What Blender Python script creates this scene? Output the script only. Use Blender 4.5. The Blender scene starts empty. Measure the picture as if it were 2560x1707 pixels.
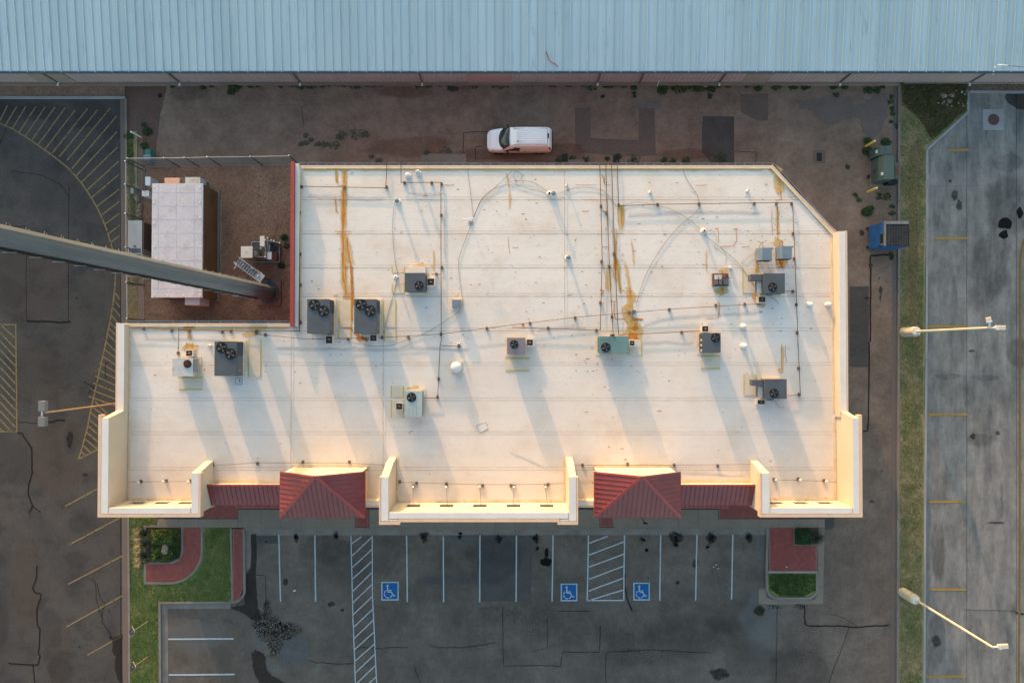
import bpy, math, random
from mathutils import Vector, Matrix
random.seed(7)
R = random.random
def U(a, b): return a + (b - a) * R()
sc = bpy.context.scene
C = sc.collection
# ---------------------------------------------------------------- camera, sky, sun, exposure
H, F, NX, NY = 57.0, 1870.0, 1280.0, 882.0
PITCH = math.atan((NY - 853.5) / F)
cd = bpy.data.cameras.new("camera"); cam = bpy.data.objects.new("camera", cd); C.objects.link(cam)
cam.location = (0, 0, H); cam.rotation_euler = (PITCH, 0, 0)
cd.sensor_width = 36; cd.sensor_fit = 'HORIZONTAL'; cd.lens = F / 2560 * 36
cd.clip_start = 0.5; cd.clip_end = 2000
sc.camera = cam
SUN_EL, SUN_AZ = math.radians(6.6), math.radians(-19.0)      # azimuth from +Y towards +X
w = bpy.data.worlds.new("World"); sc.world = w; w.use_nodes = True
nt = w.node_tree; nt.nodes.clear()
sky = nt.nodes.new("ShaderNodeTexSky"); sky.sky_type = 'NISHITA'; sky.sun_disc = False
sky.sun_elevation = SUN_EL; sky.sun_rotation = SUN_AZ
sky.air_density = 1.0; sky.dust_density = 2.5; sky.ozone_density = 0.9
bg = nt.nodes.new("ShaderNodeBackground"); bg.inputs[1].default_value = 0.15
wo = nt.nodes.new("ShaderNodeOutputWorld")
nt.links.new(sky.outputs[0], bg.inputs[0]); nt.links.new(bg.outputs[0], wo.inputs[0])
sd = bpy.data.lights.new("sun", 'SUN'); sd.energy = 2.0; sd.angle = math.radians(0.9); sd.color = (0.71, 0.41, 0.225)
so = bpy.data.objects.new("sun", sd); C.objects.link(so)
sdir = Vector((math.sin(SUN_AZ) * math.cos(SUN_EL), math.cos(SUN_AZ) * math.cos(SUN_EL), math.sin(SUN_EL)))
so.rotation_euler = sdir.to_track_quat('Z', 'Y').to_euler(); so.location = (-30, 80, 40)
vs = sc.view_settings; vs.view_transform = 'Standard'; vs.look = 'None'; vs.gamma = 1; vs.use_curve_mapping = False
vs.exposure = 2.2
sc.cycles.transparent_max_bounces = 24; sc.cycles.max_bounces = 6; sc.cycles.use_denoising = True

# ---------------------------------------------------------------- pixel -> place
ROT = Matrix.Rotation(PITCH, 3, 'X')
def W(u, v, z=0.0):
    d = ROT @ Vector(((u - 1280) / F, -(v - 853.5) / F, -1)); t = (z - H) / d.z
    return Vector((d.x * t, d.y * t, z))
ZN, YN, SL = 5.0, 13.0, 0.015
def rz(y): return ZN + SL * (YN - y)
def WR(u, v, h=0.0):                                   # a point h above the sloping main roof
    z = 5.2
    for _ in range(4): p = W(u, v, z + h); z = rz(p.y)
    return W(u, v, z + h)
ROW = [0, 427, 854, 1280]
def T(c, r, x, y): return (640 * c + x / 3.672, ROW[r] + y / 3.672)
def TW(c, r, x, y, z=0.0): return W(*T(c, r, x, y), z)
def TR(c, r, x, y, h=0.0): return WR(*T(c, r, x, y), h)
def D(u, v): return (u * 1.08844, v * 1.08844)

# ---------------------------------------------------------------- objects
ORG = {}
def tag(o, label=None, cat=None, group=None, kind=None):
    if label: o['label'] = label
    if cat: o['category'] = cat
    if group: o['group'] = group
    if kind: o['kind'] = kind
    return o
def thing(name, label, cat, loc, group=None):
    o = bpy.data.objects.new(name, None); C.objects.link(o); o.empty_display_size = 0.3
    o.location = loc; ORG[o.name] = Vector(loc)
    return tag(o, label, cat, group)
def org(o): return ORG.get(o.name, Vector((0, 0, 0)))
class MB:
    def __init__(s): s.v = []; s.f = []; s.a = None
    def face(s, *p):
        n = len(s.v); s.v += [tuple(q) for q in p]; s.f.append(tuple(range(n, n + len(p)))); return s
    def box(s, x0, x1, y0, y1, z0, z1):
        if x0 > x1: x0, x1 = x1, x0
        if y0 > y1: y0, y1 = y1, y0
        return s.prism([(x0, y0), (x1, y0), (x1, y1), (x0, y1)], z0, z1)
    def prism(s, poly, z0, z1):
        a = sum(poly[i][0] * poly[(i + 1) % len(poly)][1] - poly[(i + 1) % len(poly)][0] * poly[i][1] for i in range(len(poly)))
        if a < 0: poly = poly[::-1]
        n = len(s.v); k = len(poly)
        f0 = z0 if callable(z0) else (lambda x, y: z0); f1 = z1 if callable(z1) else (lambda x, y: z1)
        s.v += [(p[0], p[1], f0(p[0], p[1])) for p in poly] + [(p[0], p[1], f1(p[0], p[1])) for p in poly]
        s.f.append(tuple(n + k + i for i in range(k))); s.f.append(tuple(n + k - 1 - i for i in range(k)))
        for i in range(k): j = (i + 1) % k; s.f.append((n + i, n + j, n + k + j, n + k + i))
        return s
    def obox(s, c, ax, L, Wd, z0, z1):                  # oriented box
        ax = Vector((ax[0], ax[1])).normalized(); b = Vector((-ax.y, ax.x)); c = Vector((c[0], c[1]))
        return s.prism([tuple(c + ax * i * L / 2 + b * j * Wd / 2) for i, j in ((-1, -1), (1, -1), (1, 1), (-1, 1))], z0, z1)
    def tube(s, pts, r, n=6, cap=True, r1=None):
        pts = [Vector(p) for p in pts]; N = len(pts); b0 = len(s.v)
        for i, p in enumerate(pts):
            d = (pts[min(i + 1, N - 1)] - pts[max(i - 1, 0)]).normalized()
            q = Vector((0, 0, 1)) if abs(d.z) < .9 else Vector((1, 0, 0))
            a = d.cross(q).normalized(); b = d.cross(a)
            rr = r if r1 is None else r + (r1 - r) * i / (N - 1)
            for k in range(n):
                t = 2 * math.pi * k / n; s.v.append(tuple(p + (a * math.cos(t) + b * math.sin(t)) * rr))
        for i in range(N - 1):
            for k in range(n):
                j = (k + 1) % n; s.f.append((b0 + i * n + k, b0 + i * n + j, b0 + (i + 1) * n + j, b0 + (i + 1) * n + k))
        if cap: s.f.append(tuple(b0 + k for k in range(n))); s.f.append(tuple(b0 + (N - 1) * n + n - 1 - k for k in range(n)))
        return s
    def lathe(s, c, prof, n=16):                        # prof: (radius, z)
        b0 = len(s.v); c = Vector(c)
        for r, z in prof:
            for k in range(n): t = 2 * math.pi * k / n; s.v.append((c.x + r * math.cos(t), c.y + r * math.sin(t), c.z + z))
        for i in range(len(prof) - 1):
            for k in range(n):
                j = (k + 1) % n; s.f.append((b0 + i * n + k, b0 + i * n + j, b0 + (i + 1) * n + j, b0 + (i + 1) * n + k))
        s.f.append(tuple(b0 + (len(prof) - 1) * n + k for k in range(n))); s.f.append(tuple(b0 + n - 1 - k for k in range(n)))
        return s
    def build(s, name, m, parent=None, smooth=False, bevel=0, kind=None, label=None):
        me = bpy.data.meshes.new(name)
        o0 = org(parent) if parent else Vector((0, 0, 0))
        me.from_pydata([(x - o0.x, y - o0.y, z - o0.z) for x, y, z in s.v], [], s.f); me.update()
        if s.a:
            ca = me.color_attributes.new('a', 'FLOAT_COLOR', 'POINT')
            buf = []
            for x in s.a: buf += [x, x, x, 1]
            ca.data.foreach_set('color', buf)
        o = bpy.data.objects.new(name, me); C.objects.link(o)
        if m: me.materials.append(m)
        if parent: o.parent = parent; ORG[o.name] = o0
        if smooth: me.polygons.foreach_set('use_smooth', [True] * len(me.polygons))
        if bevel:
            b = o.modifiers.new('b', 'BEVEL'); b.width = bevel; b.segments = 2; b.limit_method = 'ANGLE'
        if kind: o['kind'] = kind
        if label: o['label'] = label
        return o
def clip(poly, ax, lo, hi):
    def half(P, c, sgn):
        out = []
        for i in range(len(P)):
            a, b = P[i], P[(i + 1) % len(P)]; da, db = sgn * (a[ax] - c), sgn * (b[ax] - c)
            if da >= 0: out.append(a)
            if (da > 0 > db) or (da < 0 < db): t = da / (da - db); out.append(a + (b - a) * t)
        return out
    P = half([Vector(p) for p in poly], lo, 1)
    return half(P, hi, -1) if P else P

# ---------------------------------------------------------------- materials
def srgb(r, g, b): return tuple(((c / 255) / 12.92 if c <= 10 else (((c / 255) + .055) / 1.055) ** 2.4) for c in (r, g, b)) + (1,)
def nodes(name):
    m = bpy.data.materials.new(name); m.use_nodes = True; t = m.node_tree; b = t.nodes["Principled BSDF"]
    return m, t, b
def node(t, ty, **kw):
    n = t.nodes.new(ty)
    for k, v in kw.items(): setattr(n, k, v)
    return n
def noise(t, scale, detail=4, rough=.6, vec=None):
    n = node(t, "ShaderNodeTexNoise"); n.inputs['Scale'].default_value = scale; n.inputs['Detail'].default_value = detail
    n.inputs['Roughness'].default_value = rough
    if vec is None:
        g = node(t, "ShaderNodeNewGeometry"); vec = g.outputs['Position']
    t.links.new(vec, n.inputs['Vector']); return n.outputs['Fac']
def math_(t, op, a, b=None, c=None):
    n = node(t, "ShaderNodeMath", operation=op)
    for i, x in enumerate((a, b, c)):
        if x is None: continue
        if isinstance(x, (int, float)): n.inputs[i].default_value = x
        else: t.links.new(x, n.inputs[i])
    return n.outputs[0]
def mrange(t, x, a, b, c=0., d=1.):
    n = node(t, "ShaderNodeMapRange"); t.links.new(x, n.inputs[0])
    for i, q in enumerate((a, b, c, d)): n.inputs[i + 1].default_value = q
    return n.outputs[0]
def mix(t, f, a, b, mode='MIX'):
    n = node(t, "ShaderNodeMixRGB", blend_type=mode)
    for i, x in enumerate((f, a, b)):
        if isinstance(x, (int, float)): n.inputs[i].default_value = x
        elif isinstance(x, tuple): n.inputs[i].default_value = x
        else: t.links.new(x, n.inputs[i])
    return n.outputs[0]
def scaled(t, sx, sy, sz=1):
    g = node(t, "ShaderNodeNewGeometry"); m = node(t, "ShaderNodeVectorMath", operation='MULTIPLY')
    t.links.new(g.outputs['Position'], m.inputs[0]); m.inputs[1].default_value = (sx, sy, sz); return m.outputs[0]
def bump(t, b, h, s=.4, d=.02):
    n = node(t, "ShaderNodeBump"); n.inputs['Strength'].default_value = s; n.inputs['Distance'].default_value = d
    t.links.new(h, n.inputs['Height']); t.links.new(n.outputs[0], b.inputs['Normal'])
MATS = {}
def mat(name, c1, c2=None, c3=None, s1=.35, s2=6, rough=.85, metal=0., spec=.3, grain=.25, gs=25, bmp=.3, stretch=None):
    """c1..c2 blended by a broad noise, c3 by blotches, grain multiplies fine noise"""
    if name in MATS: return MATS[name]
    m, t, b = nodes(name)
    vec = scaled(t, *stretch) if stretch else None
    c = c1
    if c2: c = mix(t, mrange(t, noise(t, s1, 5, .6, vec), .35, .65), c1, c2)
    if c3: c = mix(t, mrange(t, noise(t, s2, 4, .6, vec), .52, .72), c, c3)
    g = noise(t, gs, 3, .7)
    gm = mrange(t, g, .25, .75, 1 - grain, 1 + grain)
    c = mix(t, 1.0, c, gm, 'MULTIPLY')
    t.links.new(c, b.inputs['Base Color']) if not isinstance(c, tuple) else None
    b.inputs['Roughness'].default_value = rough; b.inputs['Metallic'].default_value = metal
    b.inputs['Specular IOR Level'].default_value = spec
    if bmp: bump(t, b, g, bmp, .01)
    MATS[name] = m; return m
def dmat(name, col, alpha=1., ns=3., k=.5, gain=3., col2=None, stretch=None, crack=0, rough=.9):
    if name in MATS: return MATS[name]
    m, t, b = nodes(name)
    at = node(t, "ShaderNodeAttribute", attribute_name='a').outputs['Fac']
    vec = scaled(t, *stretch) if stretch else None
    n = noise(t, ns, 6, .7, vec)
    a = math_(t, 'MULTIPLY', math_(t, 'SUBTRACT', at, math_(t, 'MULTIPLY', n, k)), gain)
    a = node_clamp(t, a)
    if crack:
        vo = node(t, "ShaderNodeTexVoronoi", feature='DISTANCE_TO_EDGE'); vo.inputs['Scale'].default_value = crack
        g = node(t, "ShaderNodeNewGeometry"); t.links.new(g.outputs['Position'], vo.inputs['Vector'])
        e = mrange(t, vo.outputs['Distance'], .03, .11, 1, 0); a = math_(t, 'MULTIPLY', a, e)
    a = math_(t, 'MULTIPLY', a, alpha)
    t.links.new(a, b.inputs['Alpha'])
    if col2: t.links.new(mix(t, mrange(t, noise(t, ns * 2.3, 4), .35, .65), col, col2), b.inputs['Base Color'])
    else: b.inputs['Base Color'].default_value = col
    b.inputs['Roughness'].default_value = rough; b.inputs['Specular IOR Level'].default_value = .15
    MATS[name] = m; return m
def node_clamp(t, a):
    n = node(t, "ShaderNodeClamp"); t.links.new(a, n.inputs[0]); return n.outputs[0]

ASPH = dict(grain=.28, gs=9, rough=.92, bmp=.35)
def ground_mat():                                        # old asphalt: grey binder under red-brown dust
    m, t, b = nodes('asphalt')
    g = node(t, "ShaderNodeNewGeometry"); sp = node(t, "ShaderNodeSeparateXYZ"); t.links.new(g.outputs['Position'], sp.inputs[0])
    n1 = noise(t, .16, 5, .6); n2 = noise(t, .9, 5, .65)
    dust = mrange(t, math_(t, 'ADD', sp.outputs['Y'], math_(t, 'MULTIPLY', math_(t, 'SUBTRACT', n1, .5), 22)), -17, 2)
    dust = math_(t, 'MAXIMUM', dust, mrange(t, sp.outputs['X'], 19, 29, 0, .65))
    grey = mix(t, mrange(t, n1, .38, .62), (.085, .073, .061, 1), (.113, .098, .082, 1))
    brown = mix(t, mrange(t, n1, .35, .65), (.162, .110, .080, 1), (.195, .137, .101, 1))
    c = mix(t, dust, grey, brown)
    c = mix(t, 1., c, mrange(t, n2, .3, .72, .88, 1.22), 'MULTIPLY'); c = mix(t, 1., c, mrange(t, noise(t, .4, 6, .7), .35, .65, 1.12, .82), 'MULTIPLY')
    gr = noise(t, 11, 3, .8)
    c = mix(t, 1., c, mrange(t, gr, .25, .75, .66, 1.34), 'MULTIPLY'); c = mix(t, 1., c, mrange(t, noise(t, 2.6, 5, .75), .3, .7, .86, 1.14), 'MULTIPLY')
    t.links.new(c, b.inputs['Base Color']); b.inputs['Roughness'].default_value = .93; b.inputs['Specular IOR Level'].default_value = .2
    bump(t, b, gr, .35, .01); return m
M_ASPH = ground_mat()
M_WLOT = mat('dark_asphalt', (.047, .043, .040, 1), (.070, .061, .053, 1), (.038, .037, .037, 1), s1=.12, s2=.5, **ASPH)
M_DIRT = mat('dirt', (.12, .085, .062, 1), (.16, .11, .08, 1), s1=.4, grain=.3, gs=6)
M_PATCH_D = mat('patch_asphalt_dark', (.056, .047, .042, 1), (.072, .060, .053, 1), s1=.8, **ASPH)
M_PATCH_M = mat('patch_asphalt_brown', (.104, .078, .062, 1), (.125, .092, .073, 1), s1=.8, **ASPH)
M_PATCH_G = mat('patch_asphalt_grey', (.072, .073, .070, 1), (.092, .092, .087, 1), s1=1.2, **ASPH)
M_SLAB = mat('old_concrete', (.145, .142, .132, 1), (.225, .21, .188, 1), (.105, .106, .103, 1), s1=.32, s2=.5, grain=.12, gs=10, stretch=(2.4, .5, 1))
M_KERB = mat('kerb_concrete', (.20, .175, .145, 1), (.15, .13, .108, 1), s1=.5, grain=.15)
M_KERBW = mat('kerb_concrete_pale', (.27, .275, .28, 1), (.21, .21, .21, 1), s1=.5, grain=.12)
M_GUTR = mat('gutter_concrete_red', (.15, .105, .082, 1), (.12, .10, .085, 1), s1=.5, grain=.2)
M_WALK = mat('sidewalk_concrete', (.172, .140, .108, 1), (.202, .166, .130, 1), s1=.7, grain=.1)
M_WALK2 = mat('sidewalk_concrete_worn', (.145, .128, .112, 1), (.20, .178, .155, 1), s1=.9, grain=.12)
M_BRICK = mat('paver_brick', (.19, .045, .038, 1), (.25, .068, .055, 1), s1=3.5, grain=.25, gs=14)
M_BRICKD = mat('paver_mortar', (.20, .14, .12, 1), grain=.2)
M_LAWN = mat('lawn_soil', (.065, .115, .025, 1), (.16, .18, .055, 1), (.21, .20, .085, 1), s1=.6, s2=1.1, grain=.3, gs=8)
M_LAWNB = mat('lawn_blade', (.09, .165, .035, 1), (.22, .24, .07, 1), (.34, .30, .15, 1), s1=.7, s2=.9, grain=.2, gs=5, bmp=0)
M_GRASS = mat('grass_soil', (.12, .135, .05, 1), (.25, .20, .10, 1), (.33, .245, .14, 1), s1=.5, s2=1.1, grain=.3, gs=8)
M_GRAVEL = mat('gravel', (.20, .115, .072, 1), (.25, .155, .10, 1), (.14, .088, .06, 1), s1=.35, s2=.8, grain=.5, gs=7, bmp=.8)
M_STONE = mat('gravel_stone', (.20, .12, .08, 1), (.30, .20, .15, 1), s1=2, grain=.3)
def smudge(m, sx, sy, lo, hi, s=.6):                    # worn, dirty concrete: broad irregular darkening of the base colour
    t = m.node_tree; b = t.nodes["Principled BSDF"]; src = b.inputs['Base Color'].links[0].from_socket
    t.links.new(mix(t, 1., src, mrange(t, noise(t, s, 7, .72, scaled(t, sx, sy, 1)), .34, .62, hi, lo), 'MULTIPLY'), b.inputs['Base Color'])
smudge(M_SLAB, 1.3, .8, .74, 1.24); smudge(M_SLAB, 3, .5, .88, 1.08, 1.2); smudge(M_WLOT, 1, 1, .85, 1.12, .5)
def roof_mat():
    m, t, b = nodes('white_membrane')
    n1 = noise(t, .25, 5, .6); n2 = noise(t, 1.0, 5, .7, scaled(t, .35, 3.0, 1)); n3 = noise(t, .5, 4, .6)
    c = mix(t, mrange(t, n1, .3, .7), (.57, .535, .48, 1), (.645, .61, .558, 1))
    c = mix(t, mrange(t, n2, .5, .75, 0, .4), c, (.52, .46, .39, 1))
    c = mix(t, mrange(t, n3, .46, .7, 0, .6), c, (.50, .43, .35, 1))
    g = noise(t, 14, 3, .8); c = mix(t, 1., c, mrange(t, g, .25, .75, .95, 1.05), 'MULTIPLY')
    t.links.new(c, b.inputs['Base Color']); b.inputs['Roughness'].default_value = .75; b.inputs['Specular IOR Level'].default_value = .25
    bump(t, b, n1, .12, .3); return m
M_ROOF = roof_mat()
M_CREAM = mat('cream_stucco', (.50, .425, .32, 1), (.55, .47, .355, 1), s1=.5, grain=.05)
M_CAP = mat('parapet_cap_membrane', (.54, .51, .475, 1), (.60, .57, .53, 1), s1=.6, grain=.05)
M_TRIM = mat('tan_trim', (.55, .37, .25, 1), (.60, .43, .30, 1), s1=2, grain=.1)
M_FLASH = mat('stained_flashing', (.55, .43, .27, 1), (.62, .53, .40, 1), s1=1.5, grain=.1)
M_RED = mat('red_metal', (.17, .034, .036, 1), (.215, .046, .044, 1), (.15, .045, .045, 1), s1=.8, rough=.45, spec=.4, grain=.05, bmp=0)
M_REDCAP = mat('red_metal_trim', (.26, .040, .034, 1), (.30, .05, .04, 1), s1=.8, rough=.45, spec=.4, grain=.05, bmp=0)
M_BRKW = mat('red_brick_wall', (.20, .085, .062, 1), (.24, .105, .075, 1), s1=1, grain=.2, gs=9)
M_DKRED = mat('dark_red_wall', (.07, .012, .016, 1), grain=.1)
def wh_roof_mat():
    m, t, b = nodes('galvanised_roof')
    n1 = noise(t, .35, 5, .6, scaled(t, 1, .25, 1)); n2 = noise(t, 1.1, 6, .75, scaled(t, 2.2, .28, 1))
    oi = node(t, "ShaderNodeObjectInfo").outputs['Random']
    c = mix(t, mrange(t, n1, .35, .65), (.375, .475, .49, 1), (.43, .52, .53, 1))
    c = mix(t, 1., c, mrange(t, oi, 0, 1, .93, 1.05), 'MULTIPLY')
    c = mix(t, mrange(t, n2, .57, .74, 0, .6), c, (.22, .28, .32, 1))
    t.links.new(c, b.inputs['Base Color']); b.inputs['Roughness'].default_value = .5; b.inputs['Metallic'].default_value = .12
    return m
M_WHR = wh_roof_mat()
M_WHWALL = mat('grey_corrugated_wall', (.31, .25, .24, 1), (.35, .285, .265, 1), s1=.3, rough=.5, grain=.06, bmp=0)
M_WHTAN = mat('tan_door_sheet', (.25, .21, .165, 1), (.27, .225, .18, 1), s1=.6, rough=.5, grain=.06)
M_WHPINK = mat('pink_door_sheet', (.33, .20, .185, 1), (.36, .22, .20, 1), s1=.6, rough=.5, grain=.06)
M_GUTTER = mat('blue_grey_gutter', (.06, .115, .15, 1), (.09, .15, .18, 1), s1=1, rough=.4, metal=.3, grain=.05, bmp=0)
M_STEEL = mat('galvanised_steel', (.30, .31, .32, 1), (.38, .39, .40, 1), s1=2, rough=.45, metal=.5, grain=.08, bmp=0)
M_POLE = mat('tower_steel', (.10, .125, .142, 1), (.135, .16, .175, 1), (.13, .125, .12, 1), s1=.6, s2=2, rough=.6, metal=.2, grain=.06, stretch=(3, 3, .4), bmp=0)
M_HVAC = mat('hvac_grey', (.062, .074, .084, 1), (.074, .088, .10, 1), s1=1.2, rough=.45, grain=.05, bmp=0)
M_HVACL = mat('hvac_light_grey', (.36, .38, .38, 1), (.45, .46, .44, 1), (.30, .25, .2, 1), s1=1.2, s2=3, rough=.5, grain=.05, bmp=0)
M_HVACV = mat('hvac_mauve_grey', (.15, .14, .16, 1), (.18, .165, .185, 1), s1=1.2, rough=.5, grain=.05, bmp=0)
M_HVACG = mat('hvac_green', (.10, .18, .18, 1), (.125, .21, .205, 1), s1=1.2, rough=.45, grain=.05, bmp=0)
M_HVACM = mat('hvac_mint', (.26, .33, .32, 1), (.31, .38, .365, 1), s1=1.2, rough=.45, grain=.05, bmp=0)
M_HVACP = mat('hvac_panel_dark', (.10, .105, .11, 1), rough=.5, grain=.1, bmp=0)
M_BLUEG = mat('blue_grey_paint', (.11, .16, .20, 1), (.15, .20, .24, 1), s1=2, rough=.5, grain=.05)
M_BLACK = mat('black_plastic', (.012, .012, .013, 1), rough=.6, grain=.1, bmp=0)
M_BLADE = mat('fan_blade_grey', (.15, .16, .165, 1), rough=.4, grain=.05, bmp=0)
M_HOOD = mat('brown_hood_interior', (.05, .028, .018, 1), (.08, .045, .03, 1), s1=4, grain=.2)
M_PIPE = mat('dark_gas_pipe', (.07, .05, .04, 1), (.12, .07, .045, 1), s1=1.5, grain=.2)
M_BLOCK = mat('pipe_block', (.10, .08, .07, 1), (.16, .12, .09, 1), s1=4, grain=.2)
M_CABLE = mat('grey_cable', (.10, .095, .09, 1), grain=.1)
M_WHITE = mat('white_plastic', (.58, .60, .62, 1), (.52, .54, .56, 1), s1=2, rough=.5, grain=.03, bmp=0)
M_VAN = mat('white_car_paint', (.72, .76, .77, 1), rough=.25, spec=.5, grain=.01, bmp=0)
M_GLASS = mat('dark_glass', (.012, .022, .022, 1), (.03, .05, .045, 1), s1=1.5, rough=.08, spec=.6, grain=.05, bmp=0)
M_TYRE = mat('tyre_rubber', (.02, .02, .02, 1), rough=.9, grain=.1)
M_REDL = mat('red_lens', (.35, .01, .01, 1), rough=.2, grain=.02, bmp=0)
M_BINBLUE = mat('blue_bin_paint', (.018, .075, .22, 1), (.022, .10, .28, 1), s1=1.2, rough=.5, grain=.12)
M_LID = mat('dark_lid', (.010, .012, .016, 1), (.02, .022, .026, 1), s1=1.5, rough=.6, grain=.1)
M_TRANS = mat('transformer_green', (.062, .088, .075, 1), (.075, .10, .086, 1), s1=1, rough=.5, grain=.06, bmp=0)
M_YELP = mat('yellow_bollard_paint', (.60, .43, .09, 1), (.66, .45, .08, 1), s1=3, grain=.06)
M_POLEC = mat('cream_pole_paint', (.44, .40, .31, 1), (.50, .46, .36, 1), s1=1, grain=.05)
M_LAMPG = mat('grey_lamp_housing', (.15, .155, .155, 1), rough=.5, grain=.05, bmp=0)
M_SHROOF = mat('shelter_roof', (.42, .41, .43, 1), (.48, .46, .48, 1), (.38, .35, .35, 1), s1=.6, s2=1.3, grain=.12, gs=8)
M_SHLINE = mat('shelter_roof_seam', (.58, .58, .60, 1), grain=.1)
M_AGG = mat('brown_aggregate_wall', (.10, .055, .025, 1), (.145, .08, .035, 1), s1=.7, grain=.45, gs=12)
M_PEACH = mat('peach_metal', (.50, .30, .21, 1), (.56, .35, .25, 1), s1=1, grain=.05)
M_WOOD = mat('ochre_panel', (.28, .16, .06, 1), grain=.1)
M_ROCK = mat('boulder_rock', (.17, .125, .09, 1), (.24, .185, .14, 1), s1=1.5, grain=.3, gs=6)
M_LEAF = mat('weed_leaf', (.018, .038, .012, 1), (.04, .07, .018, 1), s1=5, grain=.3)
M_LEAF3 = mat('faint_weed_leaf', (.06, .068, .05, 1), (.075, .082, .058, 1), s1=5, grain=.3)
M_PATCH_S = mat('patch_asphalt_soft', (.062, .058, .055, 1), (.078, .073, .069, 1), s1=.8, grain=.28, gs=9, rough=.92, bmp=.35)
M_LEAF2 = mat('shrub_leaf', (.022, .05, .014, 1), (.10, .13, .02, 1), s1=2.5, grain=.3)
M_YUCCA = mat('spiky_leaf', (.012, .022, .012, 1), (.035, .05, .022, 1), s1=6, grain=.2)
M_STRAW = mat('dry_grass_plume', (.36, .25, .11, 1), (.45, .33, .17, 1), s1=3, grain=.2)
M_BLADEG = mat('grass_blade', (.14, .18, .055, 1), (.34, .28, .125, 1), (.46, .35, .19, 1), s1=.55, s2=.9, grain=.25, gs=5, bmp=0)
M_RUSTM = mat('rusty_iron', (.20, .06, .025, 1), (.11, .04, .022, 1), s1=3, grain=.25)
M_IRON = mat('manhole_iron', (.075, .042, .036, 1), (.10, .055, .045, 1), s1=3, grain=.2)
M_REDHOSE = mat('red_hose', (.30, .05, .05, 1), grain=.1)
M_SIGN = mat('dark_blue_sign', (.01, .015, .03, 1), rough=.4, grain=.05, bmp=0)
# decals
D_RUST = dmat('rust_stain', (.40, .125, .02, 1), .95, 3.2, .62, 2.8, (.46, .20, .04, 1), (3, .7, 1))
D_RUSTL = dmat('pale_rust_wash', (.56, .34, .08, 1), .55, 2.6, .6, 2.3, (.60, .42, .17, 1), (3.2, .55, 1))
D_SEAM = dmat('seam_dirt', (.17, .11, .07, 1), .68, 2.2, 1.3, 3.0, None, (.5, 3, 1))
D_SEAML = dmat('seam_dirt_light', (.30, .22, .15, 1), .5, 1.3, 1.4, 3.0, None, (1, 6, 1))
D_WATER = dmat('dried_puddle_mark', (.50, .50, .50, 1), .55, 1.2, .4, 2)
D_WALKPAD = dmat('walk_pad', (.50, .44, .34, 1), .55, 2, .2, 3, (.56, .50, .40, 1))
D_YEL = dmat('yellow_pad_tape', (.50, .42, .07, 1), .85, 4, .9, 3)
D_CRACK = dmat('crack', (.016, .014, .012, 1), .6, 2.5, 1.0, 2.6)
D_SEALC = dmat('sealed_crack', (.012, .011, .011, 1), .8, 2.5, .7, 3.2)
D_ALLI = dmat('alligator_crack', (.006, .006, .005, 1), .9, 1.1, .9, 1.8, crack=5.6)
D_ALLIF = dmat('fine_alligator_crack', (.02, .018, .016, 1), .30, .8, .95, 1.6, crack=7)
D_OIL = dmat('oil_stain', (.012, .012, .013, 1), .72, 4.5, 1.15, 1.6)
D_TAR = dmat('tar_stain', (.006, .006, .006, 1), .97, 2.5, .6, 8)
D_SOOT = dmat('tyre_dust', (.036, .036, .036, 1), .28, .5, 1.1, 1.2)
D_PALE = dmat('pale_dust', (.19, .195, .19, 1), .42, .9, .95, 1.3)
D_WETD = dmat('washed_silt', (.022, .017, .014, 1), .55, 1.2, .45, 6)
D_REDD = dmat('red_dirt', (.15, .07, .045, 1), .4, .8, .95, 1.3)
D_PUD = dmat('silt_film', (.18, .16, .15, 1), .38, .5, .85, 5)
D_WHITE = dmat('white_line_paint', (.40, .45, .47, 1), .88, 5, 1.15, 2.6)
D_YLINE = dmat('yellow_line_paint', (.24, .175, .08, 1), .82, 3.5, 1.2, 2.6)
D_YLINEF = dmat('faded_yellow_paint', (.25, .18, .085, 1), .8, 3.5, 1.3, 3)
D_YBR = dmat('bright_yellow_paint', (.34, .21, .045, 1), .85, 4, 1.1, 2.6)
D_YEDGE = dmat('dull_yellow_paint', (.17, .12, .035, 1), .85, 3, 1.1, 2.6)
D_BLUE = dmat('blue_paint', (.012, .10, .26, 1), .97, 5, .5, 4)
D_TRACK = dmat('tyre_track', (.062, .062, .062, 1), .42, .6, 1.2, 1.2, None, (1.8, .7, 1))
D_DRY = dmat('dry_turf', (.24, .175, .09, 1), .6, 1.2, .75, 2)
D_GRN = dmat('green_growth', (.03, .07, .02, 1), .7, 3, 1.0, 2.5)
def decal(name, m, parent, mb, kind=None):
    if len(mb.a) != len(mb.v): raise ValueError(name)
    return mb.build(name, m, parent, kind=kind)
def line_pts(pts, step=None):
    return [Vector(p) for p in pts]
def ribbon(mb, pts, w, soft=False, zf=None, w1=None, a=1.0):
    """flat strip along world points (z taken from them)"""
    if mb.a is None: mb.a = []
    pts = [Vector(p) for p in pts]; N = len(pts); b0 = len(mb.v); cols = 3 if soft else 2
    for i, p in enumerate(pts):
        d = (pts[min(i + 1, N - 1)] - pts[max(i - 1, 0)]); d.z = 0; d.normalize(); n = Vector((-d.y, d.x, 0))
        ww = w if w1 is None else w + (w1 - w) * i / (N - 1)
        for c in range(cols):
            k = (c / (cols - 1) - .5) * ww; q = p + n * k
            if zf: q.z = zf(q.x, q.y)
            mb.v.append(tuple(q)); mb.a.append(a if not soft or (c == 1 and 0 < i < N - 1) else 0.)
    for i in range(N - 1):
        for c in range(cols - 1):
            q = b0 + i * cols + c; mb.f.append((q, q + cols, q + cols + 1, q + 1))
    return mb
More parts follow.
